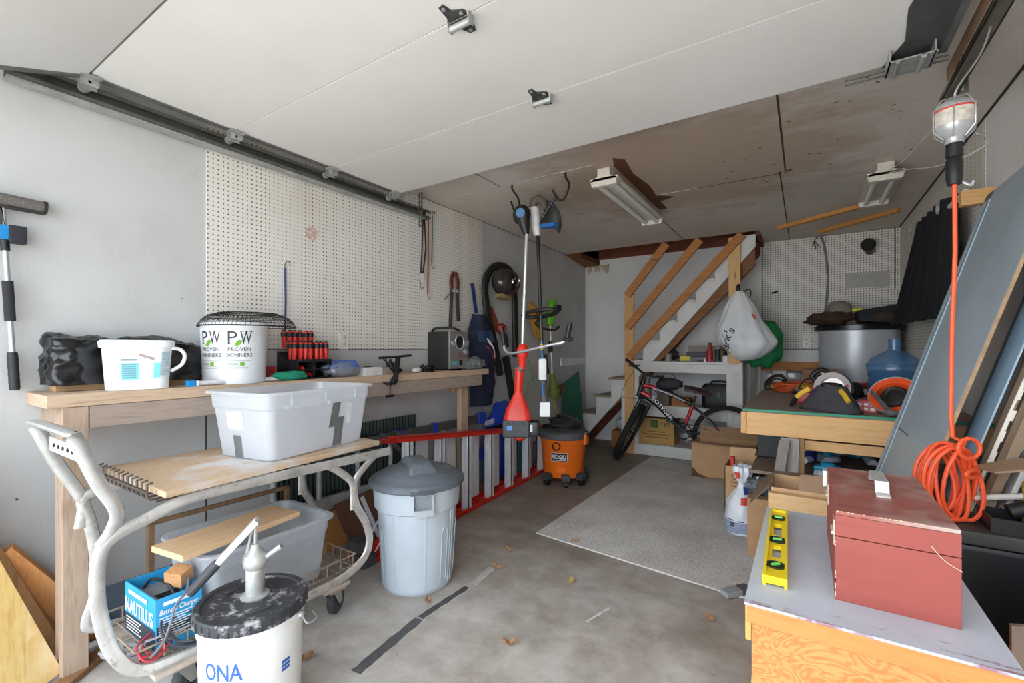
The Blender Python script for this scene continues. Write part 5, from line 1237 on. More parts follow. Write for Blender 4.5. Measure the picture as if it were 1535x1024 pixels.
a, b_ = rw(943, 440), rw(943, 664); b_.x = a.x; b_.z = .005
MB().beam(a+V((0, .02, .0)), b_+V((0, .02, 0)), .11, .038, (0, 1, 0), .002).build('post', wood((214, 168, 112), (186, 138, 86), 'z'), rail)
a, b_ = rw(1101, 356), rw(1101, 545); b_.x = a.x
MB().beam(a+V((0, .02, 0)), b_+V((0, .02, 0)), .115, .038, (0, 1, 0), .002).build('post', wood((222, 180, 126), (196, 150, 98), 'z'), rail)
RAILM = wood((186, 126, 74), (150, 96, 52), 'x', .8)
for (ax, ay), (bx_, by_) in (((941, 444), (1000, 366)), ((941, 492), (1050, 360)), ((944, 535), (1113, 352))):
    MB().beam(rw(ax, ay)+V((0, -.02, 0)), rw(bx_, by_)+V((0, -.02, 0)), .09, .036, (0, 1, 0), .002).build('rail', RAILM, rail)
# ================================================================ WHITE TABLE UNDER THE STAIRS
ut = thing('utility_table', 'white painted timber table with low shelf under the stairs', 'table', (-1.15, 5.75, 0))
TX0, TX1, TZ = -1.78, -.565, 1.135
MB().box((TX0, 5.46, TZ-.03), (TX1, 6.05, TZ), .003).build('tabletop', SW, ut)
MB().box((TX0, 5.462, TZ-.13), (TX1, 5.50, TZ-.031), .002).build('apron', SW, ut)
for x0, y0_ in ((TX0, 5.505), (TX1-.16, 5.475), (TX0, 5.95), (TX1-.10, 5.95)):
    MB().box((x0, y0_, .0), (x0+(.16 if y0_ == 5.475 else .07), y0_+.045, TZ-.131 if y0_ < 5.9 else TZ-.031), .002).build('leg', SW, ut)
MB().box((TX0+.1, 5.53, .56), (TX1-.05, 5.95, .60), .003).box((TX0+.1, 5.521, .47), (TX1-.05, 5.555, .605), .002).build('lower_shelf', SW, ut)
MB().box((-1.86, 5.50, 0), (TX1, 5.54, .13), .003).build('kick_board', SW, ut)
MB().box((-1.86, 5.545, .09), (TX1, 5.94, .129), .003).build('bottom_shelf', SW, ut)
# things on it
def ubox(name, x0, y0_, w_, d, z0, h, m, label, cat, rz=0):
    return MB().obox((x0+w_/2, y0_+d/2, z0+h/2), (w_, d, h), Matrix.Rotation(rz, 3, 'Z'), .003).build(name, m, label=label, cat=cat)
ubox('flat_box', -1.24, 5.56, .38, .3, TZ, .055, mat((96, 98, 104), .5), 'dark grey flat case with a yellow label on the stair table', 'case')
MB().box((-1.235, 5.555, TZ+.008), (-1.12, 5.559, TZ+.06)).build('label_print', mat((222, 196, 40), .5), [o for o in bpy.data.objects if o.name.startswith('flat_box')][-1])
ubox('flat_box', -1.18, 5.6, .42, .3, TZ+.057, .05, BLACK, 'black folder stacked on the grey case on the stair table', 'folder', .05)
ubox('flat_box', -1.15, 5.62, .46, .3, TZ+.11, .075, mat((140, 130, 122), .7), 'grey brown carton topmost of the stack on the stair table', 'box', -.06)
def bottle(px, y, h, r_, m, mc, label, cap=.25, name='bottle'):
    c_ = V((at(px, 540, Y=y).x, y, TZ)); b_ = thing(name, label, 'bottle' if name == 'bottle' else 'can', c_)
    MB().lathe([(0, 0), (r_, 0), (r_, h*(1-cap)*.8), (r_*.5, h*(1-cap)), (r_*.45, h*.9), (0, h*.9)] if name == 'bottle' else [(0, 0), (r_, .002), (r_, h*.93), (r_*.9, h*.96), (0, h*.96)], c_, 16).build('body', m, b_)
    MB().lathe([(0, h*.88), (r_*.6, h*.88), (r_*.55, h), (0, h)], c_, 12).build('cap', mc, b_); return b_
bottle(1064, 5.52, .215, .034, mat((170, 40, 38), .4), mat((140, 30, 30), .4), 'red bottle with red cap on the stair table')
bottle(1069, 5.58, .13, .03, mat((150, 132, 100), .5), STEEL, 'tan can behind the red bottle', .2, 'can')
bottle(1076, 5.52, .15, .026, mat((44, 48, 56), .4), STEEL, 'slim black can right of the red bottle', .2, 'can')
bottle(1083, 5.55, .22, .03, mat((92, 78, 56), .4), BLACK, 'dark brown bottle with black cap near the hanging shopping bag')
bottle(1088, 5.50, .075, .034, mat((224, 222, 218), .5), mat((90, 90, 92), .4), 'short white jar among the bottles on the stair table', .2, 'can')
bottle(1095, 5.49, .125, .034, mat((208, 208, 212), .3, .4), mat((40, 40, 42), .4), 'silver spray can at the right end of the stair table', .2, 'can')
bottle(1057, 5.49, .04, .014, mat((228, 228, 226), .5), WHITEP, 'tiny white bottle at the front edge of the stair table', .3)
ubox('wood_block', -.68, 5.5, .1, .12, TZ, .09, PINE, 'pale wooden block on the corner of the stair table', 'wood block')
blob('tool_pile', (-1.44, 5.72, TZ+.075), (.28, .3, .15), mat((66, 60, 58), .7, 0, .3, 20), None, 2.5, .3, 14, 4, 24, label='dark jumble of wrapped tools under the stringer on the stair table', cat='tools')
MB().lathe([(0, 0), (.04, 0), (.04, .09), (0, .09)], (-1.36, 5.52, TZ), 14).build('jar', mat((130, 126, 120), .3), label='small grey jar left of the yellow label on the stair table', cat='jar')
MB().box((-1.03, 5.50, TZ), (-.78, 5.545, TZ+.018)).build('paper_tray', BLACK, label='thin black strip lying at the stair table front', cat='strip')
# hanging shopping bag
SBG = mat((226, 228, 230), .4, 0, .04, 4, bump=.35, bs=14)
sb = thing('shopping_bag', 'full white plastic shopping bag with dark lettering hanging on the stair post', 'bag', at(1112, 535, Y=5.34))
tb = at(1107, 437, Y=5.36)
def sbf(u, v):
    z_ = tb.z-v*(.73); a = 2*PI*u
    w_ = .03+.27*min(1, (v/.72))**.85 if v < .72 else .30*math.sqrt(max(0, 1-((v-.72)/.285)**2))
    w_ *= 1+.16*noise.noise(V((math.cos(a)*1.6, math.sin(a)*1.6, v*3+2)))-.10*abs(noise.noise(V((math.cos(a)*5, math.sin(a)*5, v*4))))+.07*math.sin(a*8+v*3)*(1-v*.7)
    cx_ = math.cos(a)
    if cx_ < 0: cx_ *= 1-.5*max(0, min(1, (v-.55)/.4))
    return V((tb.x+.01+.03*v+w_*cx_, tb.y-.02+w_*.62*math.sin(a), z_))
MB().grid(sbf, 56, 30).build('body', SBG, sb)
MB().tube(bez([tb+V((-.01, 0, .0)), tb+V((-.015, .03, .06)), tb+V((.0, .05, .075)), tb+V((.015, .0, -.02))], 5), .008, 6).tube(bez([tb+V((.02, 0, -.03)), tb+V((.10, 0, .015)), tb+V((.115, 0, -.05)), tb+V((.07, 0, -.13))], 5), .006, 6).build('drawstring', BLACK, sb)
INKB = mat((54, 58, 80), .5)
sd = V((.64, 0, .77)).normalized(); su = V((-.77, 0, .64))
s0 = at(1073, 526, Y=5.15)
def sbt(u, v):
    p = s0+sd*u+su*v; d_ = p-V((0, 0, EYE))
    # drop on to the bag surface along the bag's own depth
    vv_ = (tb.z-p.z)/.73; w_ = .03+.27*min(1, (vv_/.72))**.85 if vv_ < .72 else .30*math.sqrt(max(0, 1-((vv_-.72)/.285)**2))
    cx = max(-1, min(1, (p.x-tb.x-.01-.02*vv_)/max(.01, w_))); a = 2*PI-math.acos(cx)
    return sbf(a/2/PI, vv_)+V((0, -.006, 0))
lettering("ark's", INKB, sb, sbt, .082, w=.27, bold=.01)
MB().grid(lambda u, v: sbf((1.62+.24*u)/2, .36+.08*v-.03*u)+V((.002, -.005, 0)), 4, 2).build('corner_print', mat((232, 92, 36), .5), sb) if 0 else MB().grid(lambda u, v: sbf(.86+.035*u, .33+.075*v+.03*u)+V((0, -.004, 0)), 3, 3).build('corner_print', mat((232, 92, 36), .5), sb)
blob('green_bag', (-.40, 5.52, 1.34), (.40, .2, .5), mat((24, 116, 66), .5, 0, .1, 6, bump=.3, bs=16), None, 2.3, .16, 6, 8, 30, False, label='green bag hanging behind the white shopping bag', cat='bag')
MB().box((-.53, 5.60, .0), (-.50, 5.62, 1.12)).build('stick', mat((120, 116, 108), .6), label='grey stick standing at the right end of the stair table', cat='stick')
MB().beam((-.50, 5.56, 0), (-.46, 5.66, 1.13), .022, .022, (0, 1, 0)).build('stick', mat((96, 92, 84), .6), label='darker slanted stick beside the grey one by the stair table', cat='stick')
MB().beam((-.42, 5.66, 0), (-.42, 5.66, 1.1), .03, .03, (0, 1, 0)).build('stick', mat((138, 134, 124), .6), label='thick pale stick nearest the back pegboard by the stair table', cat='stick')
# on the shelves under the table
tc_ = thing('tool_case', 'black hard tool case standing on the low shelf of the stair table', 'case', (-.82, 5.7, .605))
loft([rr_ring((-.82, 5.70), .36, .2, .05, z_) for z_ in (.606,)]+[rr_ring((-.82, 5.70), .38, .22, .06, .65), rr_ring((-.82, 5.70), .38, .22, .06, .84), rr_ring((-.82, 5.7), .34, .18, .06, .875)]).build('shell', mat((30, 31, 34), .5, 0, .1, 6), tc_)
MB().tube(bez([(-.9, 5.66, .87), (-.9, 5.66, .905), (-.75, 5.66, .905), (-.75, 5.66, .87)], 4), .012, 8).build('handle', BLACK, tc_)
MB().box((-.84, 5.575, .73), (-.80, 5.591, .79), .003).build('latch', mat((70, 72, 78), .4), tc_)
ubox('small_box', -1.33, 5.55, .2, .2, .605, .1, mat((170, 112, 66), .8), 'small orange brown box on the low shelf behind the bike', 'box')
ubox('small_box', -1.5, 5.56, .14, .2, .605, .16, mat((120, 108, 96), .7), 'dull grey carton on the low shelf left of the orange box', 'box')
blob('rag', (-1.58, 5.62, .64), (.16, .16, .07), mat((190, 186, 182), .9), None, 2.4, .3, 20, 4, 20, label='pale rag on the low shelf behind the bike fork', cat='rag')
tt = thing('carton', 'brown printed carton with green square mark on the bottom shelf behind the bike', 'box', (-1.53, 5.69, .13))
MB().box((-1.765, 5.56, .131), (-1.30, 5.83, .44), .003).build('body', mat((186, 146, 84), .8, 0, .08, 5), tt)
tf = plane_fn((-1.765, 5.5585, .131), (1, 0, 0), (0, 0, 1))
MB().grid(lambda u, v: tf(.19+.085*u, .20+.09*v), 1, 1).build('mark_print', mat((36, 90, 40), .6), tt)
lettering('T&T', mat((70, 62, 44), .6), tt, lambda u, v: tf(u+.30, v+.22)+V((0, -.0008, 0)), .045, w=.12)
q = MB()
for k in range(3): q.grid(lambda u, v: tf((.16, .09, .12)[k]+(.2, .33, .28)[k]*u, .145-.035*k+.012*v), 1, 1)
for k in range(3): q.grid(lambda u, v: tf(.21+.014*k+.007*u, .22+.055*v)+V((0, -.0008, 0)), 1, 1)
q.build('line_print', mat((120, 98, 56), .6), tt)
blob('clothing_heap', (-1.36, 5.68, .475), (.3, .2, .07), mat((40, 50, 80), .8), None, 2.4, .3, 14, 6, 20, False, label='dark blue cloth on top of the printed carton', cat='cloth')
MB().box((-2.13, 5.7, .0), (-1.9, 5.98, .22), .003).build('wooden_crate', wood((160, 110, 66), (122, 80, 46), 'x'), label='brown wooden crate in the dark under the lower stairs', cat='crate')
blob('clear_bag', (-2.0, 5.85, .30), (.22, .2, .16), mat((178, 180, 182), .3, 0, .1, 20, bump=.5, bs=30), None, 2.4, .3, 18, 7, 24, label='crumpled clear bag on the crate under the stairs', cat='plastic bag')
# ================================================================ MOUNTAIN BIKE
bike = thing('bicycle', 'black and red mountain bike leaning at the white table under the stairs', 'bicycle', (-1.2, 5.24, 0))
RC, FC = V((-.684, 5.21, .345)), V((-1.675, 5.07, .345))
bn = (FC-RC).cross(V((0, 0, 1)))
def bp(x, y): return atp(x, y, RC, bn)
TYRE = mat((24, 24, 25), .8, 0, .1, 40, bump=.6, bs=130); FRM = mat((26, 26, 30), .3, 0, .06, 10); BRD = mat((186, 30, 40), .3)
def wheel(c, e1, e2, R_, par, rimc, tw=.027):
    w_ = MB().tube([c+e1*(R_-tw)*math.cos(2*PI*k/48)+e2*(R_-tw)*math.sin(2*PI*k/48) for k in range(48)], tw, 10, closed=True).build('tyre', TYRE, par)
    MB().tube([c+e1*(R_-.058)*math.cos(2*PI*k/48)+e2*(R_-.058)*math.sin(2*PI*k/48) for k in range(48)], .010, 8, closed=True).build('rim', rimc, w_)
    n_ = e1.cross(e2).normalized(); q = MB()
    for k in range(24):
        a = 2*PI*k/24; q.tube([c+n_*.025*(1 if k % 2 else -1)+(e1*math.cos(a)+e2*math.sin(a))*.02, c+(e1*math.cos(a)+e2*math.sin(a))*(R_-.06)], .0013, 4)
    q.build('spoke', STEEL, w_)
    MB().cyl(c-n_*.04, c+n_*.04, .02, n=12).build('hub', BLACK, w_)
    MB().tube([c+n_*.03+e1*.075*math.cos(2*PI*k/24)+e2*.075*math.sin(2*PI*k/24) for k in range(24)], .006, 4, closed=True).build('brake_disc', GALV, w_)
    return w_
d_ = (FC-RC).normalized()
wheel(RC, d_, V((0, 0, 1)), .345, bike, mat((190, 192, 194), .3, .6))
vd = V((FC.x, FC.y, 0)).normalized(); rt = V((vd.y, -vd.x, 0))
e1 = (rt*.43+V((0, 0, .9))).normalized(); e2 = (vd*.975+rt*.22).normalized(); e2 = (e2-e1*e2.dot(e1)).normalized()
FC2 = V((FC.x, FC.y, .338))
wheel(FC2, e1, e2, .355, bike, mat((96, 84, 64), .5, .3), .036)
nn = e1.cross(e2).normalized()
crown = FC2+e1*.43+e2*-.0
q = MB()
for s in (-1, 1): q.tube([FC2+nn*.055*s+e2*.0, FC2+nn*.06*s+e1*.2, FC2+nn*.06*s+e1*.40], [.018, .02, .017], 10)
q.beam(crown-nn*.075+e1*-.03, crown+nn*.075+e1*-.03, .04, .04, bev=.006); q.build('fork', FRM, bike)
ht0, ht1 = bp(957, 594), bp(965, 570)
MB().cyl(ht0, ht1, .026, n=14).tube([crown, ht0], .02, 10).build('head_tube', FRM, bike)
bb = bp(1024, 645); st_t, st_b = bp(1040, 604), bb
MB().tube(bez([bp(961, 588), bp(985, 606), bp(1006, 627), bb], 4), .03, 12, ry=.024, up=bn).build('down_tube', FRM, bike)
MB().tube(bez([bp(962, 588), bp(966, 590.5), bp(975, 595)], 4), .0315, 12, ry=.026, up=bn).build('down_tube_band', BRD, bike)
MB().tube(bez([bp(964, 577), bp(985, 583), bp(1010, 592), bp(1036, 606)], 4), .024, 12, ry=.021, up=bn).build('top_tube', FRM, bike)
MB().tube(bez([bp(965, 577.5), bp(974, 579), bp(984, 582)], 4), .026, 12, ry=.023, up=bn).build('top_tube_band', BRD, bike)
off = -bn.normalized()*.024 if bn.y > 0 else bn.normalized()*.024
MB().tube(bez([bp(978, 582)+off, bp(1000, 589)+off, bp(1026, 601)+off], 4), .005, 6).build('pinstripe', mat((226, 226, 228), .4), bike)
MB().cyl(st_t, st_b, .019, n=12).build('seat_tube', FRM, bike)
MB().cyl(st_t.lerp(st_b, .12), st_t.lerp(st_b, .75), .0205, n=12).build('seat_tube_band', BRD, bike)
MB().cyl(st_t, bp(1043, 594), .014, n=10).build('seat_post', BLACK, bike)
for s in (-1, 1):
    o_ = bn.normalized()*.05*s
    MB().tube(bez([bp(1037, 608), bp(1055, 622)+o_*.7, bp(1075, 641)+o_, RC+o_], 4), .012, 8).build('seat_stay', FRM, bike)
    MB().tube([bb+o_*.6, RC+o_], .012, 8).build('chain_stay', FRM, bike)
off2 = off*1.8
MB().tube([bp(1058, 624)+off2, bp(1074, 640)+off2], .008, 6).build('stay_stripe', BRD, bike)
sc_ = bp(1043, 588)
def sadf(u, v):
    L_ = u-.42; w_ = .04+.06*max(0, (u-.35))/.65*1.2; a = PI*v
    sd_ = -d_
    return sc_+sd_*(L_*.27)+bn.normalized()*(w_*math.cos(a))+V((0, 0, .055*math.sin(a)-.045*u+.01))
MB().grid(sadf, 14, 10, .012).build('saddle', mat((44, 30, 36), .5, dirt_tone=((176, 44, 56), .56)), bike)
stem = bp(967, 561)
hb = (V((rt.x, rt.y, 0))*.80+V((0, 0, -.30))).normalized()
hbl, hbr = at(938, 538, Y=4.98), at(1024, 574, Y=5.16)
MB().tube(bez([hbl, hbl.lerp(stem, .65), stem, stem.lerp(hbr, .4), hbr], 4), .0135, 10).build('handlebar', BLACK, bike)
MB().cyl(hbl, hbl.lerp(stem, .38), .018, n=10).build('grip', RUBBER, bike); MB().cyl(hbr, hbr.lerp(stem, .32), .018, n=10).build('grip', RUBBER, bike)
MB().tube([ht1, stem+V((0, 0, .0))], .022, 10).build('stem', BLACK, bike)
for p0_, s in ((hbl, 1), (hbr, -1)):
    c_ = p0_.lerp(stem, .55)
    MB().ball(c_+V((0, -.02, .012)), (.032, .028, .022), 10).tube([c_, p0_.lerp(stem, .2)+V((0, -.03, -.035))], .006, 6).tube([c_+V((0, 0, .01)), c_+V((.05*s, -.02, .03))], .006, 6).build('brake_lever', BLACK, bike)
for pts in ([hbl.lerp(stem, .55), at(938, 575, Y=4.98), at(934, 595, Y=5.0), crown], [hbr.lerp(stem, .5), at(990, 566, Y=5.08), at(972, 570, Y=5.05), bp(985, 590)], [hbr.lerp(stem, .6), at(998, 560, Y=5.08), at(1012, 566, Y=5.1), bp(1000, 590)]):
    MB().tube(bez(pts, 6), .003, 5).build('cable', BLACK, bike)
cn = bn.normalized()*(-1 if bn.y > 0 else 1)
MB().tube([bb+cn*.05+V((.085*math.cos(2*PI*k/28), 0, .085*math.sin(2*PI*k/28))) for k in range(28)], .007, 6, closed=True).cyl(bb+cn*.03, bb+cn*.06, .03, n=14).build('chainring', BLACK, bike)
MB().beam(bb+cn*.07, bb+cn*.075+V((-.11, 0, .10)), .02, .012, (0, 1, 0), .003).obox(bb+cn*.12+V((-.115, 0, .105)), (.085, .08, .022), None, .004).build('crank', BLACK, bike)
MB().beam(bb-cn*.07, bb-cn*.075+V((.11, 0, -.10)), .02, .012, (0, 1, 0), .003).build('crank', BLACK, bike)
MB().tube([RC+cn*.055+V((.045*math.cos(2*PI*k/20), 0, .045*math.sin(2*PI*k/20))) for k in range(20)], .02, 6, closed=True).build('cassette', GALVD, bike)
MB().tube([bb+cn*.05+V((0, 0, .088)), RC+cn*.055+V((0, 0, .05))], .005, 5).tube([bb+cn*.05+V((0, 0, -.088)), RC+cn*.055+V((-.03, 0, -.06))], .005, 5).build('chain', GALVD, bike)
tl, tr_ = bp(978, 594), bp(1008, 628); ld_ = (tr_-tl); up2 = cn.cross(ld_.normalized()); up2 = up2 if up2.z > 0 else -up2
lettering('GOTYGER', mat((228, 228, 230), .4), bike, lambda u, v: tl+ld_.normalized()*u+up2*(v-.014)+cn*(.032), .034, w=ld_.length, bold=.012)
blob('bike_bag', bp(1003, 580)+V((0, .01, .03)), (.26, .1, .13), mat((34, 34, 40), .7), bike, 2.6, .2, 14, 3, 24, False)
# ================================================================ OPEN CARTON BY THE BIKE
oc = thing('carton', 'large open brown carton with folded flap on the carpet by the bike', 'box', (-.70, 4.98, .012))
ca, cb_ = V((-.955, 4.80, .0125)), V((-.40, 4.84, .0125)); dv = V((.02, .30, 0)); h_ = .345
q = MB(); CM = mat((190, 150, 108), .8, 0, .06, 6)
for a, b_, s in ((ca, cb_, (0, .006, 0)), (ca+dv, cb_+dv, (0, -.006, 0)), (ca, ca+dv, (.006, 0, 0)), (cb_, cb_+dv, (-.006, 0, 0))): q.prism([a, b_, b_+V((0, 0, h_)), a+V((0, 0, h_))], s)
q.prism([ca, cb_, cb_+dv, ca+dv], (0, 0, .006)); q.build('body', CM, oc)
FL = mat((158, 122, 90), .8, 0, .06, 6)
MB().prism([ca+V((0, -.004, h_)), cb_+V((0, -.004, h_)), cb_+V((.03, -.10, h_-.02)), ca+V((-.02, -.10, h_+.012))], (0, 0, .006)).build('flap', FL, oc)
MB().prism([ca+dv+V((0, 0, h_)), cb_+dv+V((0, 0, h_)), cb_+dv+V((.05, .04, h_+.11)), ca+dv+V((0, .04, h_+.11))], (0, .006, 0)).build('flap', FL, oc)
MB().prism([cb_+V((0, 0, h_)), cb_+dv+V((0, 0, h_)), cb_+dv+V((.17, 0, h_+.02)), cb_+V((.19, -.04, h_+.0))], (0, 0, .006)).build('flap', FL, oc)
MB().prism([ca+V((0, -.0006, 0)), ca+V((.16, -.0006, 0)), ca+V((.06, -.0006, .035)), ca+V((.015, -.0006, .09)), ca+V((0, -.0006, .08))], (0, -.0006, 0)).build('damp_stain', mat((110, 70, 44), .9), oc)
# ================================================================ CEILING LIGHTS, BATTENS, CABLES
TUBE = mat((226, 226, 220), .3, 0, .03); FIX = mat((214, 208, 196), .45, 0, .06, 8)
def striplight(x, y0_, y1_, w_, label, rz=0):
    L_ = thing('strip_light', label, 'ceiling light', (x, (y0_+y1_)/2, ZC))
    z0 = ZC-.085
    MB().prism([(x-w_*.22, y0_, ZC-.003), (x+w_*.22, y0_, ZC-.003), (x+w_*.22, y0_, z0+.03), (x+w_*.5, y0_, z0+.005), (x+w_*.5, y0_, z0), (x-w_*.5, y0_, z0), (x-w_*.5, y0_, z0+.005), (x-w_*.22, y0_, z0+.03)], (0, y1_-y0_, 0)).build('housing', FIX, L_)
    for s in (-1, 1): MB().cyl((x+s*w_*.25, y0_+.05, z0-.018), (x+s*w_*.25, y1_-.05, z0-.018), .017, n=14).build('tube', TUBE, L_)
    for y in (y0_, y1_-.05): MB().prism([(x-w_*.5, y, z0+.02), (x+w_*.5, y, z0+.02), (x+w_*.44, y, z0-.038), (x-w_*.44, y, z0-.038)], (0, .05, 0), .003).build('end_cap', FIX, L_)
    return L_
striplight(-1.17, 2.98, 4.2, .20, 'long twin tube fluorescent light on the ceiling by the hanging trimmers')
striplight(.452, 3.9, 4.6, .20, 'short twin tube fluorescent light at the ceiling right side')
def batten(a, b_, label):
    a, b_ = at(*a, Z=ZC-.02), at(*b_, Z=ZC-.02)
    MB().beam(a, b_, .05, .036, bev=.003).build('batten', wood((206, 150, 84), (170, 114, 56), 'x', .8), label=label, cat='batten')
batten((1167, 342), (1291, 309), 'raw pine batten fixed under the ceiling, left one ending at the short light')
batten((1228, 348), (1348, 315), 'raw pine batten fixed under the ceiling, right one above the vent pipe')
def bw_(px, py, off=.02): return at(px, py, Y=YB-off)
MB().tube(bez([at(1229, 353, Y=YB-.03), bw_(1236, 372), bw_(1241, 420), bw_(1237, 470), bw_(1240, 495), bw_(1257, 516)], 6), .012, 7).build('wall_cable', mat((128, 126, 122), .7), label='grey cable running down the back pegboard to the white drum', cat='cable')
q = MB()
for e in ((1219, 369), (1228, 370), (1223, 374)): q.tube(bez([bw_(1228, 354), bw_(1221, 360), bw_(*e)], 4), .005, 5)
q.build('loose_wires', mat((92, 72, 50), .7), label='short loose wire ends poking from the top of the back pegboard', cat='wires')
vp = thing('vent_pipe', 'capped vent pipe stub poking out of the back pegboard', 'vent pipe', bw_(1306, 376))
a = at(1308, 374, Y=YB); a = V((.575, YB-.008, a.z-.01)); b_ = a+V((-.03, -.17, .03))
MB().cyl(a, b_, .048, n=20).build('pipe', mat((120, 96, 76), .5, .4, .2, 20), vp)
MB().lathe([(.05, 0), (.062, .004), (.064, .05), (.055, .06), (0, .06)], b_-(b_-a).normalized()*.03, 20, (b_-a)).build('cap', BLACK, vp)
MB().box((.36, YB-.0085, 1.93), (.74, YB-.0065, 2.09)).build('painted_shadow', mat((176, 172, 164), .7), vp)  # shade of the vent pipe on the pegboard, drawn as a grey patch
# ================================================================ RIGHT WORKBENCH
WZ = .90; WX0, WX1, WY0, WY1 = -.335, .80, 3.24, 5.32
rb = thing('workbench', 'sturdy pine workbench with green edged plywood top along the right wall', 'workbench', (.23, 4.3, 0))
MB().box((WX0, WY0, WZ-.018), (WX1, WY1, WZ), .002).build('benchtop', wood((150, 132, 118), (116, 100, 90), 'x', .7, .7, knots=False), rb)
MB().box((WX0+.001, WY0-.003, WZ-.012), (WX1, WY0, WZ+.001)).build('edge_band', mat((48, 150, 116), .6), rb)
PB = wood((226, 180, 126), (200, 150, 96), 'x', .7)
MB().box((WX0+.022, WY0-.002, WZ-.158), (WX1, WY0+.036, WZ-.0185), .003).build('front_beam', PB, rb)
MB().box((WX0-.012, WY0-.006, WZ-.158), (WX0+.021, WY1, WZ-.0185), .008).build('side_beam', wood((220, 172, 116), (190, 142, 88), 'y', .7), rb)
for x0, y0_ in ((-.095, WY0+.037), (.66, WY0+.037), (-.31, WY1-.1), (.66, WY1-.1)):
    MB().box((x0, y0_, 0), (x0+.09, y0_+.09, WZ-.0185), .003).build('leg', wood((222, 180, 128), (196, 150, 98), 'z', .9), rb)
MB().box((-.004, WY0+.05, WZ-.235), (.66, WY0+.088, WZ-.175), .003).build('cross_rail', PB, rb)
MB().box((-.30, WY0+.09, .475), (.66, WY1-.1, .495), .002).build('lower_shelf', wood((150, 130, 112), (112, 96, 84), 'x', .8), rb)
def on(px, py, z=WZ): return at(px, py, Z=z)
# ---- on the bench
OC = mat((214, 84, 34), .5, 0, .08, 20)
c = V((-.085, 4.72, WZ+.008))
MB().tube(coil(c, .125, 14, 21, (0, 0, 1), n=26, jit=.22, sq=(1.15, 1), rise=.0055), .0055, 6).build('extension_lead', OC, label='coiled orange extension cord lying on the right workbench', cat='cord')
MB().tube(coil((-.24, 4.95, WZ+.05), .1, 5, 9, (.3, -.8, .5), n=18, jit=.25, sq=(1, .6), rise=.006), .008, 6).build('cable', mat((40, 36, 30), .6), label='black cable loops at the far left corner of the workbench', cat='cable')
MB().tube(coil((-.22, 4.95, WZ+.02), .06, 4, 10, (.1, -.3, 1), n=14, jit=.3, rise=.006), .008, 6).build('cable', mat((190, 160, 80), .6), label='pale yellow cable inside the black cable loops on the workbench', cat='cable')
bo = thing('bottle', 'small white spray bottle at the far left end of the workbench', 'bottle', (-.29, 5.1, WZ))
MB().lathe([(0, 0), (.03, 0), (.03, .09), (.012, .12), (.012, .14), (0, .14)], (-.29, 5.1, WZ), 14).build('body', mat((206, 206, 214), .4), bo)
MB().box((-.32, 5.085, WZ+.14), (-.27, 5.115, WZ+.165), .004).build('trigger', mat((60, 60, 66), .5), bo)
gj = thing('jar', 'square clear jar with dark lid on the workbench behind the orange cord', 'jar', (-.09, 5.12, WZ))
loft([rr_ring((-.09, 5.12), .13, .11, .02, WZ+.001), rr_ring((-.09, 5.12), .13, .11, .02, WZ+.15)]).build('body', plastic_sheer((190, 192, 200), .6, 'sheer_jar', .1), gj)
loft([rr_ring((-.09, 5.12), .135, .115, .02, WZ+.151), rr_ring((-.09, 5.12), .12, .1, .02, WZ+.175)]).build('lid', mat((92, 86, 82), .5), gj)
blob('screws', (-.09, 5.12, WZ+.05), (.1, .09, .08), mat((110, 108, 120), .4, .5, .3, 60, bump=.8, bs=120), gj, 3, .2, 20, 2, 20)
cb2 = thing('carton', 'brown cardboard carton with white sticker at the back of the workbench', 'box', (.12, 5.15, WZ))
MB().box((-.02, 5.05, WZ), (.26, 5.25, WZ+.19), .003).build('body', mat((150, 112, 82), .8), cb2)
MB().box((.12, 5.048, WZ+.13), (.18, 5.05, WZ+.175)).build('sticker', mat((224, 214, 204), .6), cb2)
MB().box((-.15, 5.16, WZ), (-.045, 5.26, WZ+.14), .003).build('white_card', mat((216, 214, 210), .6), label='plain white card box beside the jar on the workbench', cat='box')
# circular saw
cs = thing('circular_saw', 'circular saw with bright blade guard behind the black tool bag', 'circular saw', (.17, 3.98, WZ))
sc_ = V((.165, 3.95, WZ+.10)); an = V((-.25, -.95, .12)).normalized(); ax_ = V((.95, -.25, 0)).normalized(); az_ = ax_.cross(an); az_ = az_ if az_.z > 0 else -az_
def arcp(r_, a, o_=0): return sc_+ax_*r_*math.cos(a)+az_*r_*math.sin(a)+an*o_
q = MB(); N = 28
for k in range(N):
    a0, a1 = PI*(-.08+1.12*k/N), PI*(-.08+1.12*(k+1)/N)
    q.hexa([arcp(.075, a0, -.03), arcp(.118, a0, -.03), arcp(.118, a1, -.03), arcp(.075, a1, -.03), arcp(.075, a0, .03), arcp(.112, a0, .03), arcp(.112, a1, .03), arcp(.075, a1, .03)])
q.build('blade_guard', mat((140, 132, 128), .4, .4), cs)
MB().cyl(arcp(0, 0, .004), arcp(0, 0, .007), .094, n=36).build('blade', mat((150, 140, 136), .25, .9, .1, 40), cs)
MB().cyl(arcp(0, 0, -.09), arcp(0, 0, -.02), .05, n=18).build('motor', mat((50, 50, 54), .5), cs)
MB().beam(arcp(.03, -.4, .01), arcp(.10, .25, .01), .02, .045, an, .003).build('lower_guard', mat((176, 74, 50), .5), cs)
MB().obox(sc_+V((0, .0, -.085)), (.26, .14, .01), Matrix.Rotation(.25, 3, 'Z'), .002).build('base_plate', GALVD, cs)
MB().tube(bez([arcp(.1, 2.9, -.06), arcp(.17, 2.6, -.06), arcp(.16, 2.1, -.06), arcp(.09, 1.8, -.06)], 5), .018, 8).build('handle', BLACK, cs)
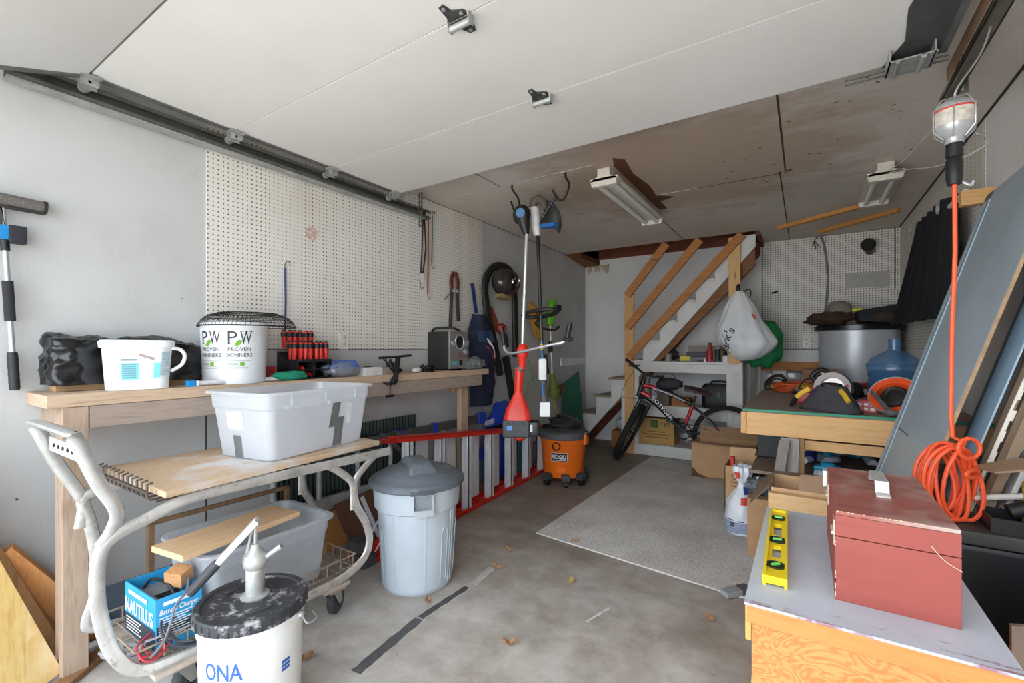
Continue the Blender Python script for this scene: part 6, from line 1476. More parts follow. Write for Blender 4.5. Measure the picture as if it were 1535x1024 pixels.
MB().tube(bez([(-.06, 4.25, WZ+.02), (-.02, 4.2, WZ+.12), (.06, 4.15, WZ+.17), (.14, 4.1, WZ+.19), (.24, 4.06, WZ+.17), (.30, 4.05, WZ+.03)], 6), .006, 6).build('saw_cord', BLACK, label='black saw cord arching over the workbench behind the circular saw', cat='cord')
dr = thing('drill', 'yellow and black power tool lying left of the circular saw', 'power tool', (.0, 4.32, WZ))
MB().ball((.0, 4.32, WZ+.06), (.07, .06, .05), 16, wob=.1).build('body', mat((196, 142, 44), .5), dr)
MB().tube([(.05, 4.3, WZ+.06), (.09, 4.28, WZ+.06)], [.02, .014], 10).tube([(-.03, 4.34, WZ+.04), (-.09, 4.36, WZ+.03)], .022, 10).build('chuck', BLACK, dr)
split([o for o in bpy.data.objects if o.name == 'chuck'][0])
cr = thing('case', 'small red case with black lid between the orange cord and the tool bag', 'case', (.045, 3.75, WZ))
Rz = Matrix.Rotation(-.15, 3, 'Z')
MB().obox((.045, 3.78, WZ+.042), (.17, .12, .08), Rz, .012).build('body', mat((196, 32, 48), .4), cr)
MB().obox((.045, 3.78, WZ+.091), (.18, .13, .022), Rz, .006).build('lid', mat((40, 34, 38), .5), cr)
MB().obox((.045, 3.745, WZ+.108), (.1, .03, .012), Rz, .004).build('handle', mat((180, 40, 60), .5), cr)
# open-mouthed tool bag
tbg = thing('tool_bag', 'black canvas tool bag with yellow handles at the workbench front edge', 'bag', (.13, 3.37, WZ))
tdir = V((.25, -.13, 0)).normalized(); tn = V((-tdir.y, tdir.x, 0)); tc0 = V((.125, 3.385, WZ))
def tbf(u, v):
    a = 2*PI*u; L_ = .172*(1-.55*v); D_ = .085*(1-.65*v)
    ex = .75
    ca_, sa_ = math.cos(a), math.sin(a)
    p = tdir*L_*math.copysign(abs(ca_)**ex, ca_)+tn*D_*math.copysign(abs(sa_)**ex, sa_)
    w_ = .012*noise.noise(V((ca_*3, sa_*3, v*5)))
    return tc0+p*(1+w_*4)+V((.01*v, 0, .004+.15*v))
MB().grid(tbf, 48, 14, .004).build('body', mat((62, 60, 64), .85, 0, .15, 18, bump=.35, bs=60), tbg)
MB().prism([tbf(k/24, .02)+V((0, 0, .002)) for k in range(24)], (0, 0, .004)).build('base', BLACK, tbg)
YH = mat((214, 168, 40), .6)
for s in (-1, 1):
    a = tc0+tdir*(.085*s)-tn*.06+V((0, 0, .135)); b_ = tc0+tdir*(.145*s)-tn*.095+V((0, 0, .075)); c_ = tc0+tdir*(.185*s)-tn*.08+V((0, 0, .02))
    MB().tube([a, a.lerp(b_, .5)+V((0, 0, .006)), b_], .011, 8, ry=.016, up=(0, 0, 1)).build('handle', YH, tbg)
    if s < 0: MB().tube([b_, b_.lerp(c_, .5), c_], [.014, .016, .012], 8).build('handle_grip', BLACK, tbg)
blob('tools', tc0+V((.01, .0, .15)), (.11, .05, .05), BLACK, tbg, 2.5, .3, 20, 4, 20, False)
# jars and packets right of the bag
def redjar(x, y, label):
    j = thing('jar', label, 'jar', (x, y, WZ))
    MB().lathe([(0, 0), (.048, 0), (.052, .01), (.052, .08), (.04, .092), (0, .092)], (x, y, WZ), 22).build('body', mat((150, 40, 40), .35), j)
    MB().lathe([(.0528, .02), (.0528, .065)], (x, y, WZ), 22).build('label_print', mat((226, 222, 214), .5), j)
    MB().lathe([(.05, .088), (.056, .09), (.056, .112), (0, .114)], (x, y, WZ), 22).build('lid', mat((184, 40, 44), .4), j)
redjar(.375, 4.55, 'red lidded jar with a pale label on the workbench')
pk = thing('packet', 'small red and white carton at the workbench front right of the tool bag', 'box', (.315, 3.48, WZ))
MB().obox((.315, 3.475, WZ+.035), (.10, .07, .07), Matrix.Rotation(-.2, 3, 'Z'), .002).build('body', mat((186, 60, 62), .5), pk)
q = MB()
for k in range(3):
    for j in range(2): q.obox(V((.315, 3.475, WZ+.02+.026*j))+Matrix.Rotation(-.2, 3, 'Z')@V((-.032+.03*k, -.036, 0)), (.02, .002, .018), Matrix.Rotation(-.2, 3, 'Z'))
q.build('white_print', mat((224, 214, 206), .5), pk)
MB().obox((.33, 3.62, WZ+.025), (.14, .08, .05), Matrix.Rotation(.1, 3, 'Z'), .003).build('dark_box', mat((36, 26, 28), .5), label='flat black box behind the small red and white carton', cat='box')
MB().obox((.33, 3.62, WZ+.058), (.1, .06, .014), Matrix.Rotation(.2, 3, 'Z'), .003).build('red_packet', mat((150, 36, 40), .5), label='thin dark red packet lying on the flat black box', cat='packet')
blob('cloth_bundle', (.30, 4.25, WZ+.065), (.13, .13, .13), mat((28, 30, 40), .7), None, 2.4, .15, 10, 2, 20, label='dark rounded cloth bundle right of the circular saw', cat='cloth')
# water jug
jc = V((.495, 3.90, WZ))
jg = thing('water_jug', 'blue translucent water cooler jug on the right workbench', 'water jug', jc)
JB = plastic_sheer((96, 156, 204), .5, 'sheer_blue_jug', .1, .1)
pr = [(0, .004), (.12, .0), (.14, .015), (.14, .06), (.136, .075), (.14, .09), (.14, .17), (.135, .185), (.14, .20), (.148, .25), (.146, .275), (.125, .315), (.08, .345), (.045, .365), (.034, .375), (.032, .43), (.036, .432), (.036, .44), (.029, .44), (.029, .37)]
MB().lathe(pr, jc, 40).build('bottle', JB, jg)
MB().lathe([(.149, .262), (.1515, .266), (.1515, .276), (.147, .28)], jc, 40).build('shoulder_ring', JB, jg)
MB().lathe([(0, .012), (.128, .012), (.13, .2), (.136, .235), (0, .235)], jc, 32).build('water', plastic_sheer((36, 78, 160), .5, 'sheer_blue_water', .05, .05), jg)
# orange hoop reel
oh = thing('hose_reel', 'orange rimmed dark reel leaning beside the water jug on the workbench', 'reel', (.43, 3.42, WZ))
oc_ = V((.435, 3.43, WZ+.105)); on_ = V((-.35, -.72, .6)).normalized(); ox = on_.cross(V((0, 0, 1))).normalized(); oz = ox.cross(on_); oz = oz if oz.z > 0 else -oz
def orng(r_, d_): return [oc_+ox*r_*math.cos(2*PI*k/40)+oz*r_*math.sin(2*PI*k/40)+on_*d_ for k in range(40)]
def ringmesh(prof_):
    q = MB(); R_ = [[q._v(p) for p in orng(r_, d_)] for r_, d_ in prof_]
    for A, B in zip(R_, R_[1:]+R_[:1]):
        for k in range(40): q.bm.faces.new([A[k], A[(k+1) % 40], B[(k+1) % 40], B[k]])
    return q
ringmesh([(.118, 0), (.118, .02), (.085, .012), (.07, -.03), (.08, -.035)]).build('rim', mat((240, 84, 30), .4), oh)
ringmesh([(.121, -.005), (.124, .01), (.121, .024), (.117, .021), (.117, .0)]).build('edge', mat((176, 168, 164), .4), oh)
MB().lathe([(0, -.05), (.075, -.045), (.08, -.02), (.05, -.01), (0, -.012)], oc_, 30, on_).build('core', mat((40, 34, 34), .6), oh)
MB().tube(coil(oc_-on_*.005, .055, 5, 3, on_, n=18, jit=.1, rise=.003), .006, 6).build('hose', mat((52, 46, 44), .6), oh)
MB().beam((.33, 3.42, WZ+.13), (.40, 3.28, WZ+.02), .03, .014, (1, 0, 0), .003).build('clear_strap', mat((92, 96, 100), .3), oh)
MB().ball((.405, 3.285, WZ+.022), (.035, .025, .02), 12).build('buckle', mat((120, 118, 118), .3, .3), oh)
# ---- lower shelf
LZ = .4955
ss = thing('spin_scrubber', 'white and blue electric scrubbing brush on the lower shelf of the workbench', 'scrubber', (.05, 3.6, LZ))
WPL = mat((222, 226, 240), .35, 0, .04); TB = mat((36, 158, 204), .4)
def sh(px, py, z): return at(px, py, Z=z)
MB().cyl(sh(1206, 690, LZ+.03), sh(1232, 684, LZ+.035), .021, n=14).build('handle', WPL, ss)
MB().lathe([(0, 0), (.075, 0), (.08, .015), (.07, .035), (0, .045)], sh(1240, 690, LZ+.001), 28).build('brush_head', WPL, ss)
MB().lathe([(.038, .04), (.04, .05), (.034, .066), (0, .07)], sh(1239, 691, LZ+.001), 22).build('cap', TB, ss)
s2 = thing('brush_attachment', 'blue scrub brush with white bristles at the lower shelf front', 'brush', sh(1262, 700, LZ))
c_ = V((.115, 3.38, LZ+.055))
MB().obox(c_+V((0, 0, .0)), (.14, .075, .03), Matrix.Rotation(-.15, 3, 'Z'), .01).lathe([(.035, .01), (.04, .025), (.03, .035), (0, .036)], c_, 18).build('back', TB, s2)
q = MB(); r = random.Random(1); Rb = Matrix.Rotation(-.15, 3, 'Z')
for i in range(12):
    for j in range(5):
        p_ = c_+Rb@V((-.062+.0113*i, -.032+.016*j, -.014)); q.cyl(p_, p_+V((r.uniform(-.004, .004), -.006, -.04)), .0045, .006, 6)
q.build('bristles', mat((232, 236, 244), .7), s2)
MB().tube(bez([sh(1250, 680, LZ+.03), sh(1262, 678, LZ+.035), sh(1275, 677, LZ+.035)], 4), .027, 12).build('pole_segment', WPL, label='white tube segment behind the blue scrub brush', cat='tube')
el = thing('elbow_joint', 'white elbow piece with blue collars at the right of the lower shelf', 'elbow', sh(1300, 690, LZ))
MB().tube(bez([sh(1288, 680, LZ+.04), sh(1296, 682, LZ+.04), sh(1302, 688, LZ+.035), sh(1309, 696, LZ+.03)], 5), [.03]*15+[.026], 12).build('body', WPL, el)
MB().cyl(sh(1275, 680, LZ+.04), sh(1289, 680, LZ+.04), .031, n=16).build('collar', TB, el)
MB().cyl(sh(1281, 680, LZ+.04), sh(1283, 680, LZ+.04), .034, n=16).build('ring', WPL, el)
pp = thing('packet', 'crumpled dark blue and white packet standing on the lower shelf', 'packet', sh(1230, 680, LZ))
pb_ = V((-.0, 3.75, LZ+.07))
blob('wrapper', pb_, (.14, .1, .14), mat((32, 52, 118), .3, 0, .1, 12, bump=.4, bs=40), pp, 2.6, .2, 16, 5, 26)
MB().ball(pb_+V((-.02, -.045, .02)), (.03, .012, .022), 10).build('white_print', mat((222, 226, 234), .5), pp)
MB().obox((.25, 3.62, LZ+.015), (.3, .2, .03), Matrix.Rotation(.2, 3, 'Z'), .003).build('flat_board', mat((96, 82, 72), .8), label='dark board lying flat at the back of the lower shelf', cat='board')
MB().box((-.29, 3.75, LZ), (-.12, 4.1, LZ+.22), .01).build('black_case', mat((28, 28, 30), .5), label='black case on the lower shelf left of the bench leg', cat='case')
# ---- clutter at the bench left end
pbx = thing('carton', 'open brown carton with printed panel behind the white plastic bag', 'box', (-.4, 3.8, .012))
q = MB(); x0, x1, y0_, y1, h_ = -.50, -.315, 3.68, 3.93, .42
for a, b_, s in (((x0, y0_), (x1, y0_), (0, .005)), ((x0, y1), (x1, y1), (0, -.005)), ((x0, y0_), (x0, y1), (.005, 0)), ((x1, y0_), (x1, y1), (-.005, 0))): q.prism([(a[0], a[1], .013), (b_[0], b_[1], .013), (b_[0], b_[1], h_), (a[0], a[1], h_)], (s[0], s[1], 0))
q.prism([(x0, y0_, .013), (x1, y0_, .013), (x1, y1, .013), (x0, y1, .013)], (0, 0, .005)); q.build('body', mat((192, 150, 108), .8), pbx)
MB().prism([(x1, y0_, h_), (x1, y1, h_), (x1+.02, y1+.0, h_+.1), (x1+.02, y0_+.03, h_+.09)], (.005, 0, 0)).prism([(x0, y1, h_), (x1, y1, h_), (x1, y1+.04, h_+.09), (x0, y1+.03, h_+.085)], (0, .005, 0)).build('flap', mat((200, 160, 120), .8), pbx)
q = MB()
for k in range(5): q.box((x0+.04, y0_-.001, .30-.03*k-(.05 if k > 1 else 0)), (x0+.14-.01*(k % 2), y0_-.0002, .308-.03*k-(.05 if k > 1 else 0)))
q.tube([(x0+.092+.045*math.cos(2*PI*k/20), y0_-.001, .345+.022*math.sin(2*PI*k/20)) for k in range(20)], .003, 4, closed=True); q.build('print', mat((128, 90, 60), .7), pbx)
def can2(x, y, z_, r_, h_, m, mc, label):
    c_ = thing('can', label, 'can', (x, y, z_)); MB().lathe([(0, 0), (r_, 0), (r_, h_*.8), (r_*.6, h_*.86), (0, h_*.86)], (x, y, z_), 14).build('body', m, c_); MB().lathe([(r_*.6, h_*.84), (r_*.6, h_), (0, h_)], (x, y, z_), 12).build('cap', mc, c_)
can2(-.455, 3.74, .02, .03, .46, mat((182, 44, 46), .4), mat((200, 60, 60), .4), 'red spray can poking out of the printed carton')
can2(-.39, 3.73, .02, .028, .43, mat((206, 206, 210), .4), mat((170, 170, 176), .4), 'white spray can in the printed carton beside the red one')
blob('black_hose_coil', (-.17, 3.95, .47), (.3, .22, .16), mat((28, 28, 32), .4, 0, .1, 6), None, 2.2, .08, 6, 3, 30, label='rounded black shell on top of stacked things left of the bench leg', cat='shell')
MB().box((-.29, 3.78, .0125), (-.06, 4.1, .385), .004).build('box', mat((72, 58, 50), .8), label='dark box under the rounded black shell left of the bench leg', cat='box')
GB = wood((158, 152, 146), (128, 122, 116), 'z', .8, .8, knots=False)
MB().beam((-.16, 3.06, .33), (-.105, 3.17, .735), .012, .085, (.5, -.8, 0), .001).build('plank', GB, label='short grey weathered board leaning on the workbench front leg', cat='plank', group='grey boards at the bench leg')
MB().beam((-.09, 3.10, .3), (-.075, 3.19, .745), .012, .10, (.9, -.3, 0), .001).build('plank', GB, label='taller grey board directly beside the workbench front leg', cat='plank', group='grey boards at the bench leg')
blob('foil_scrap', (-.22, 3.25, .42), (.18, .16, .1), mat((120, 124, 132), .35, .4, .2, 14, bump=.6, bs=40), None, 2.4, .4, 16, 7, 26, label='crumpled grey plastic sheet on cartons in front of the workbench', cat='plastic sheet')
MB().box((-.30, 3.14, .0125), (-.13, 3.36, .365), .003).build('box', mat((176, 136, 98), .8), label='plain brown carton under the crumpled grey plastic sheet', cat='box')
# white tied bag
wg = thing('plastic_bag', 'white printed plastic bag with twisted top standing on the carpet edge', 'plastic bag', (-.375, 3.52, .012))
wc = V((-.372, 3.52, .013))
WB = mat((226, 228, 234), .35, 0, .05, 6, bump=.45, bs=22)
def wbf(u, v):
    a = 2*PI*u
    P_ = [(0, .092), (.1, .105), (.3, .104), (.45, .09), (.58, .062), (.68, .03), (.74, .024), (.82, .045), (.93, .062), (1, .058)]
    for (v0, r0), (v1, r1) in zip(P_, P_[1:]):
        if v <= v1: r_ = r0+(r1-r0)*(v-v0)/(v1-v0); break
    r_ *= 1+.14*noise.noise(V((math.cos(a)*1.8, math.sin(a)*1.8, v*5)))+(.16*math.sin(a*8+v*9)*max(0, v-.45)*1.4)
    return wc+V((r_*math.cos(a)+.02*max(0, v-.5), r_*math.sin(a), .455*v))
MB().grid(wbf, 48, 40).build('body', WB, wg)
q = MB(); q.grid(lambda u, v: wbf(.58+.26*u, .03+.17*v)+V((-.004, -.004, 0)), 12, 4); q.build('panel_print', mat((150, 160, 186), .45, 0, .2, 60), wg)
q = MB(); q.grid(lambda u, v: wbf(.60+.1*u, .215+.012*v)+V((-.004, -.004, 0)), 8, 1); q.grid(lambda u, v: wbf(.74+.06*u, .21+.015*v)+V((-.004, -.004, 0)), 8, 1); q.grid(lambda u, v: wbf(.67+.04*u, .13+.07*v)+V((-.006, -.006, 0)), 4, 2); q.build('dark_print', mat((62, 70, 96), .5), wg)
q = MB(); q.grid(lambda u, v: wbf(.76+.10*u, .46+.10*v)+V((0, -.004, 0)), 6, 3); q.grid(lambda u, v: wbf(.62+.10*u, .82+.10*v)+V((-.003, -.004, 0)), 6, 3); split(q.build('red_print', mat((214, 74, 56), .5), wg))
q = MB(); q.grid(lambda u, v: wbf(.80+.12*u, .60+.1*v)+V((.002, -.004, 0)), 6, 3); q.build('blue_print', mat((60, 84, 160), .5), wg)
q = MB()
for k in range(5): q.tube(bez([(-.27+.008*k, 3.42+.02*k, .30), (-.262+.012*k, 3.38+.02*k, .2), (-.272+.014*k, 3.38, .10-.012*k)], 5), .006, 6)
q.build('orange_straps', mat((190, 112, 70), .7), label='bunch of orange brown straps hanging right of the white plastic bag', cat='straps')
MB().tube([(-.33, 3.30, .02), (-.30, 3.36, .34)], .02, 8).build('stick', mat((150, 112, 76), .8), label='brown stick upright between the white bag and the cabinet', cat='stick') if 0 else None
# open carton behind the cabinet
ob = thing('carton', 'open brown carton with dark side flap behind the grey topped cabinet', 'box', (.03, 2.7, .012))
x0, x1, y0_, y1, h_ = -.145, .115, 2.52, 2.80, .615
q = MB()
for a, b_, s in (((x0, y0_), (x1, y0_), (0, .005)), ((x0, y1), (x1, y1), (0, -.005)), ((x0, y0_), (x0, y1), (.005, 0)), ((x1, y0_), (x1, y1), (-.005, 0))): q.prism([(a[0], a[1], .013), (b_[0], b_[1], .013), (b_[0], b_[1], h_), (a[0], a[1], h_)], (s[0], s[1], 0))
q.prism([(x0, y0_, .013), (x1, y0_, .013), (x1, y1, .013), (x0, y1, .013)], (0, 0, .005)); q.build('body', mat((206, 166, 124), .8), ob)
MB().prism([(x0, y0_, h_), (x0, y1, h_), (x0-.07, y1-.02, h_-.05), (x0-.085, y0_-.0, h_-.10)], (0, .0, .005)).build('side_flap', mat((120, 98, 82), .8, 0, .15, 10), ob)
MB().prism([(x0+.002, y1, h_), (x1, y1, h_), (x1+.0, y1+.05, h_+.008), (x0+.0, y1+.05, h_+.004)], (0, .005, 0)).build('back_flap', mat((124, 102, 86), .8, 0, .15, 10), ob)
MB().prism([(x0+.12, y0_+.004, h_), (x1, y0_+.004, h_), (x1, y0_+.03, h_+.075), (x0+.125, y0_+.03, h_+.07)], (0, .005, 0)).build('front_flap', mat((152, 122, 96), .8, 0, .15, 10), ob)
MB().beam((-.15, 2.44, .57), (.24, 2.40, .57), .02, .045, (0, 0, 1), .002).build('batten', wood((214, 172, 124), (186, 140, 92), 'x'), label='thin pine strip lying between the cabinet and the open carton', cat='batten') if 0 else None
MB().box((-.148, 2.47, .009), (.115, 2.51, .60), .002).build('board', wood((216, 176, 130), (188, 146, 98), 'x', .7), label='pine board on edge in front of the open carton behind the cabinet', cat='board')
MB().hexa([(-.175, 1.95, .001), (-.175, 2.25, .001), (-.165, 2.25, .001), (-.165, 1.95, .001), (-.135, 1.95, .42), (-.135, 2.25, .42), (-.125, 2.25, .42), (-.125, 1.95, .42)]).build('cardboard', CARD, label='torn brown cardboard leaning behind the left side of the cabinet', cat='cardboard')
# ================================================================ DRUM WITH CLUTTER, LEDGER, CURTAIN
MB().beam(at(1156, 440, Y=YB-.02), at(1166, 437, Y=YB-.05), .02, .012).build('peg_hook', BLACK, label='small black peg hook alone on the back pegboard', cat='hook')
MB().box((-.455, YB-.045, 1.03), (.255, YB-.009, 1.135), .003).build('ledger_board', wood((196, 136, 78), (160, 104, 54), 'x', .7), label='orange pine ledger board fixed low on the back wall', cat='board')
dc = V((.44, 5.69, 0))
dm = thing('drum', 'tall white metal drum with black lid standing in the back right corner', 'drum', dc)
MB().lathe([(0, 0), (.318, 0), (.325, .01), (.325, 1.47), (.3, 1.475), (0, 1.475)], dc, 56).build('body', mat((196, 197, 202), .35, .25, .06, 6), dm)
MB().lathe([(.335, 1.455), (.365, 1.46), (.365, 1.505), (.34, 1.515), (0, 1.515)], dc, 56).build('lid', BLACKG, dm)
DZ_ = 1.5155
tr2 = thing('tray', 'black tray of dark clutter tilted on the drum lid', 'tray', dc+V((.1, 0, DZ_)))
MB().hexa([dc+V((.0, -.22, DZ_+.03)), dc+V((.32, -.18, DZ_+.002)), dc+V((.32, .16, DZ_+.002)), dc+V((.0, .16, DZ_+.03)), dc+V((-.02, -.24, DZ_+.13)), dc+V((.34, -.2, DZ_+.19)), dc+V((.34, .18, DZ_+.19)), dc+V((-.02, .18, DZ_+.13))]).build('body', BLACK, tr2)
blob('clutter', dc+V((.18, -.19, DZ_+.07)), (.2, .06, .1), mat((70, 52, 40), .8, 0, .3, 20), tr2, 2.4, .3, 18, 5, 20, False)
blob('coat', dc+V((-.24, -.12, DZ_+.065)), (.36, .3, .13), mat((74, 52, 42), .95, 0, .3, 16, bump=.8, bs=60), None, 2.3, .35, 10, 11, 36, label='brown furry cloth slumped over the left side of the drum lid', cat='cloth')
hh = thing('hard_hat', 'beige hard hat resting on brown cloth atop the drum', 'hard hat', dc+V((-.14, .02, DZ_+.12)))
MB().lathe([(.15, 0), (.118, .008), (.112, .05), (.09, .1), (.05, .125), (0, .132)], dc+V((-.15, .05, DZ_+.125)), 30).build('shell', mat((140, 132, 116), .4), hh)
MB().box((dc.x-.05, dc.y-.07, DZ_+.135), (dc.x+.03, dc.y-.05, DZ_+.165), .004).build('yellow_tag', mat((214, 214, 20), .5), hh)
MB().tube(bez([at(1368, 520, Y=6.0), at(1376, 521, Y=6.0), at(1383, 505, Y=5.9), at(1388, 492, Y=5.8)], 6), .014, 8).build('pipe', GALV, label='curved grey conduit on the wall right of the drum', cat='conduit')
ct = thing('curtain', 'black eyelet curtain gathered on a white rod at the right wall', 'curtain', (.72, 4.3, 1.45))
def cuf(u, v):
    y = 3.58+(4.42+.92*v**1.15-3.58)*u; z_ = 2.17-.70*v+.03*u
    return V((.715+.035*math.sin(u*2*PI*5+.5)*(1-.25*v)-.05*v*u, y, z_))
MB().grid(cuf, 70, 16, .004).build('cloth', mat((20, 21, 26), .85, 0, .15, 12, bump=.2), ct)
MB().cyl((.72, 3.35, 2.12), (.72, 4.5, 2.12), .014, n=12).build('rod', mat((214, 210, 200), .4), ct)
for u in (.18, .62, .95):
    p_ = cuf(u, .06); MB().tube([p_+V((-.03, .028*math.cos(a), .032*math.sin(a))) for a in [2*PI*k/18 for k in range(18)]], .006, 6, closed=True).build('eyelet', STEEL, ct)
# ================================================================ LEANING DOORS AND BOARDS
DG = mat((164, 178, 188), .45, 0, .06, 4, dirt_tone=((160, 172, 180), .7)); DGL = mat((178, 196, 208), .45, 0, .06, 4)
TAN = mat((176, 146, 112), .8, 0, .15, 30)
d0, d1 = V((.128, 3.10, .0)), V((.742, 3.10, 2.02)); dl = (d1-d0).normalized(); dw = V((0, -1, 0)); dnn = dl.cross(dw).normalized(); dnn = dnn if dnn.x < 0 else -dnn
LD = (d1-d0).length; WD = .885
def dpt(a, b, o_=0): return d0+dl*a+dw*b+dnn*o_
def slab(a0, a1, b0, b1, o0, o1, q=None):
    q = q or MB(); return q.hexa([dpt(a0, b0, o0), dpt(a0, b1, o0), dpt(a1, b1, o0), dpt(a1, b0, o0), dpt(a0, b0, o1), dpt(a0, b1, o1), dpt(a1, b1, o1), dpt(a1, b0, o1)])
gd = thing('interior_door', 'large grey blue hollow door leaning on the right wall in front of the bench', 'door leaf', d0+V((.2, -.4, 0)))
slab(.012, LD, .0, WD, -.012, .0).build('leaf', DG, gd)
slab(.012, LD-.04, .0, .10, .0, .004).build('stile', DGL, gd)
for b_ in (.07, .082, .094): slab(.012, LD-.05, b_, b_+.003, .004, .0052).build('groove', mat((96, 118, 134), .5), gd)
slab(LD-.04, LD, .0, .10, .0, .003).build('corner_patch', mat((84, 98, 110), .6), gd)
slab(.02, LD-.002, WD, WD+.003, -.0115, -.0005).build('edge_strip', TAN, gd)
slab(.92, .925, .10, .36, .0, .0015).build('score_line', mat((70, 86, 98), .6), gd)
slab(.60, .635, .14, .48, .0, .003).build('batten', mat((124, 146, 160), .5), gd)
MB().box((.60, 3.16, 1.99), (.80, 3.22, 2.06), .003).build('wood_block', PINE, label='orange wood block at the top of the leaning grey door', cat='wood block') if 0 else MB().box((.66, 3.15, 2.0), (.81, 3.20, 2.075), .003).build('wall_cleat', PINE, label='orange wood cleat on the right wall behind the leaning grey door', cat='cleat')
CZ = .72
def lean(name, xb, y0_, y1_, z0, z1, t_, m, label, edge=None, k=.30, cat='board'):
    T_ = thing(name, label, cat, (xb, (y0_+y1_)/2, z0)); x1_ = xb+k*(z1-z0)
    MB().hexa([(xb, y0_, z0), (xb+t_, y0_, z0), (xb+t_, y1_, z0), (xb, y1_, z0), (x1_, y0_, z1), (x1_+t_, y0_, z1), (x1_+t_, y1_, z1), (x1_, y1_, z1)]).build('sheet', m, T_)
    if edge:
        r_ = random.Random(int(y0_*1000)); q = MB(); N = 22
        for i in range(N):
            f0, f1 = i/N, (i+1)/N; p = V((xb+k*(z1-z0)*f0, y0_-.0005, z0+(z1-z0)*f0)); p2 = V((xb+k*(z1-z0)*f1, y0_-.0005, z0+(z1-z0)*f1)); w_ = t_+r_.uniform(-.006, .006)
            q.hexa([p+V((-.003, 0, 0)), p+V((w_, 0, 0)), p+V((w_, -.003, 0)), p+V((-.003, -.003, 0)), p2+V((-.003, 0, 0)), p2+V((w_, 0, 0)), p2+V((w_, -.003, 0)), p2+V((-.003, -.003, 0))])
        q.build('torn_edge', edge, T_)
    return T_
# left edge of the blue strip passes (.445,2.1,.954) and (.556,2.1,1.329)
lean('board', .455, 2.375, 2.45, CZ+.002, 1.62, .006, mat((120, 122, 124), .6, 0, .15, 6), 'narrow dark grey board leaning between the big door and the blue strip', None)
lean('door_skin', .443, 2.215, 2.368, CZ+.002, 1.85, .006, mat((158, 182, 200), .45, 0, .05, 5), 'narrow pale blue door strip leaning on the black chest', None)
lean('fibreboard', .468, 2.17, 2.228, CZ+.002, 1.5, .010, mat((142, 120, 98), .85, 0, .1, 5), 'brown fibreboard sheet with torn white edge leaning on the black chest', mat((232, 226, 214), .8))
lean('fibreboard', .485, 2.10, 2.165, CZ+.002, 1.45, .022, mat((150, 126, 102), .85, 0, .1, 6), 'second brown fibreboard right of the white edged one', mat((140, 118, 96), .85))
lean('board', .53, 2.10, 2.165, CZ+.002, 1.4, .012, mat((226, 226, 226), .6, 0, .05), 'white painted trim board leaning on the black chest', mat((232, 230, 226), .8))
lean('board', .57, 2.10, 2.165, CZ+.002, 1.4, .02, mat((150, 166, 178), .5, 0, .05), 'blue grey board leaning rightmost on the black chest', mat((150, 166, 178), .5))
lean('fibreboard', .61, 2.10, 2.165, CZ+.002, 1.3, .03, mat((160, 138, 114), .85, 0, .1, 6), 'tan fibreboard at the right frame edge behind the yellow canister', mat((150, 128, 106), .85))
# chest
chx = thing('storage_chest', 'black plastic storage chest behind the red toolbox', 'chest', (.6, 2.2, 0))
MB().box((.375, 1.95, .0), (.80, 2.47, .675), .02).build('tub', mat((26, 27, 30), .4, 0, .15, 5, dirt_tone=((70, 72, 78), .68)), chx)
MB().box((.365, 1.94, .675), (.81, 2.48, .72), .01).build('lid', mat((62, 60, 58), .6, 0, .2, 8), chx)
MB().box((.40, 1.942, .33), (.79, 1.95, .345), .003).build('rib', BLACK, chx)
# coil of orange cord + lamp
LX, LY = .413, 2.05
OC2 = mat((240, 92, 48), .45, 0, .05, 20)
def cp_(px, py, d_=0): return at(px, py, T=1.5)+V((0, d_, 0))
q = []
r = random.Random(11); cc = cp_(1422, 722); ux = V((CS, SN, 0)); 
pts = []
for k in range(9):
    a_, b_ = r.uniform(.05, .078), r.uniform(.105, .128); ox_ = r.uniform(-.02, .02); tw = r.uniform(-.25, .45); dd = V((-SN, CS, 0))*(-.03+.009*k)
    for i in range(22):
        th = PI/2+2*PI*i/22; x_, z_ = a_*math.cos(th), b_*math.sin(th)
        x2 = x_*math.cos(tw)-z_*math.sin(tw)*.35; z2 = z_
        pts.append(cc+ux*(x2+ox_)+V((0, 0, z2-.002))+dd+V((-SN, CS, 0))*.012*math.sin(th*2+k))
lamp_end = cp_(1428, 655)
cordp = [V((LX, LY, 1.822)), V((LX+.002, LY, 1.6)), V((LX-.005, LY, 1.35)), V((LX-.007, LY, 1.15)), lamp_end]
kn = cp_(1432, 668)
knot = [kn+ux*.035*math.cos(a)+V((0, 0, .032*math.sin(a)))+V((SN, -CS, 0))*.045 for a in [PI/2+2*PI*i/18 for i in range(20)]]
kn2 = cp_(1440, 704)
knot2 = [kn2+ux*.042*math.cos(a)+V((0, 0, .012*math.sin(a)))+V((SN, -CS, 0))*(.05*abs(math.sin(a/2))+.01) for a in [2*PI*i/14 for i in range(30)]]
full = bez(cordp+knot+pts+[kn2+ux*.02]+knot2, 2)
full = [V((p.x, p.y, max(p.z, .728))) if p.z < 1.0 else p for p in full]
full = [V((p.x, min(max(p.y, 1.99), 2.09), p.z)) if p.z < 1.0 else p for p in full]
MB().tube(full+[cp_(1458, 748), cp_(1466, 752)], .0062, 8).build('extension_lead', OC2, label='orange work lamp cord hanging down into a knotted coil on the black chest', cat='cord')
wlp = thing('work_lamp', 'caged silver trouble light with black handle hanging from the door track', 'work lamp', (LX, LY, 1.87))
lc = V((LX, LY, 0)); LM = mat((186, 186, 186), .3, .4, .12, 16)
MB().lathe([(0, 2.1027), (.027, 2.0982), (.0455, 2.0818), (.0527, 2.0618), (.0527, 2.0073), (.0455, 1.9891), (.027, 1.9755), (.024, 1.9709), (.024, 1.9545), (.0, 1.9545)], lc, 28).build('reflector', LM, wlp)
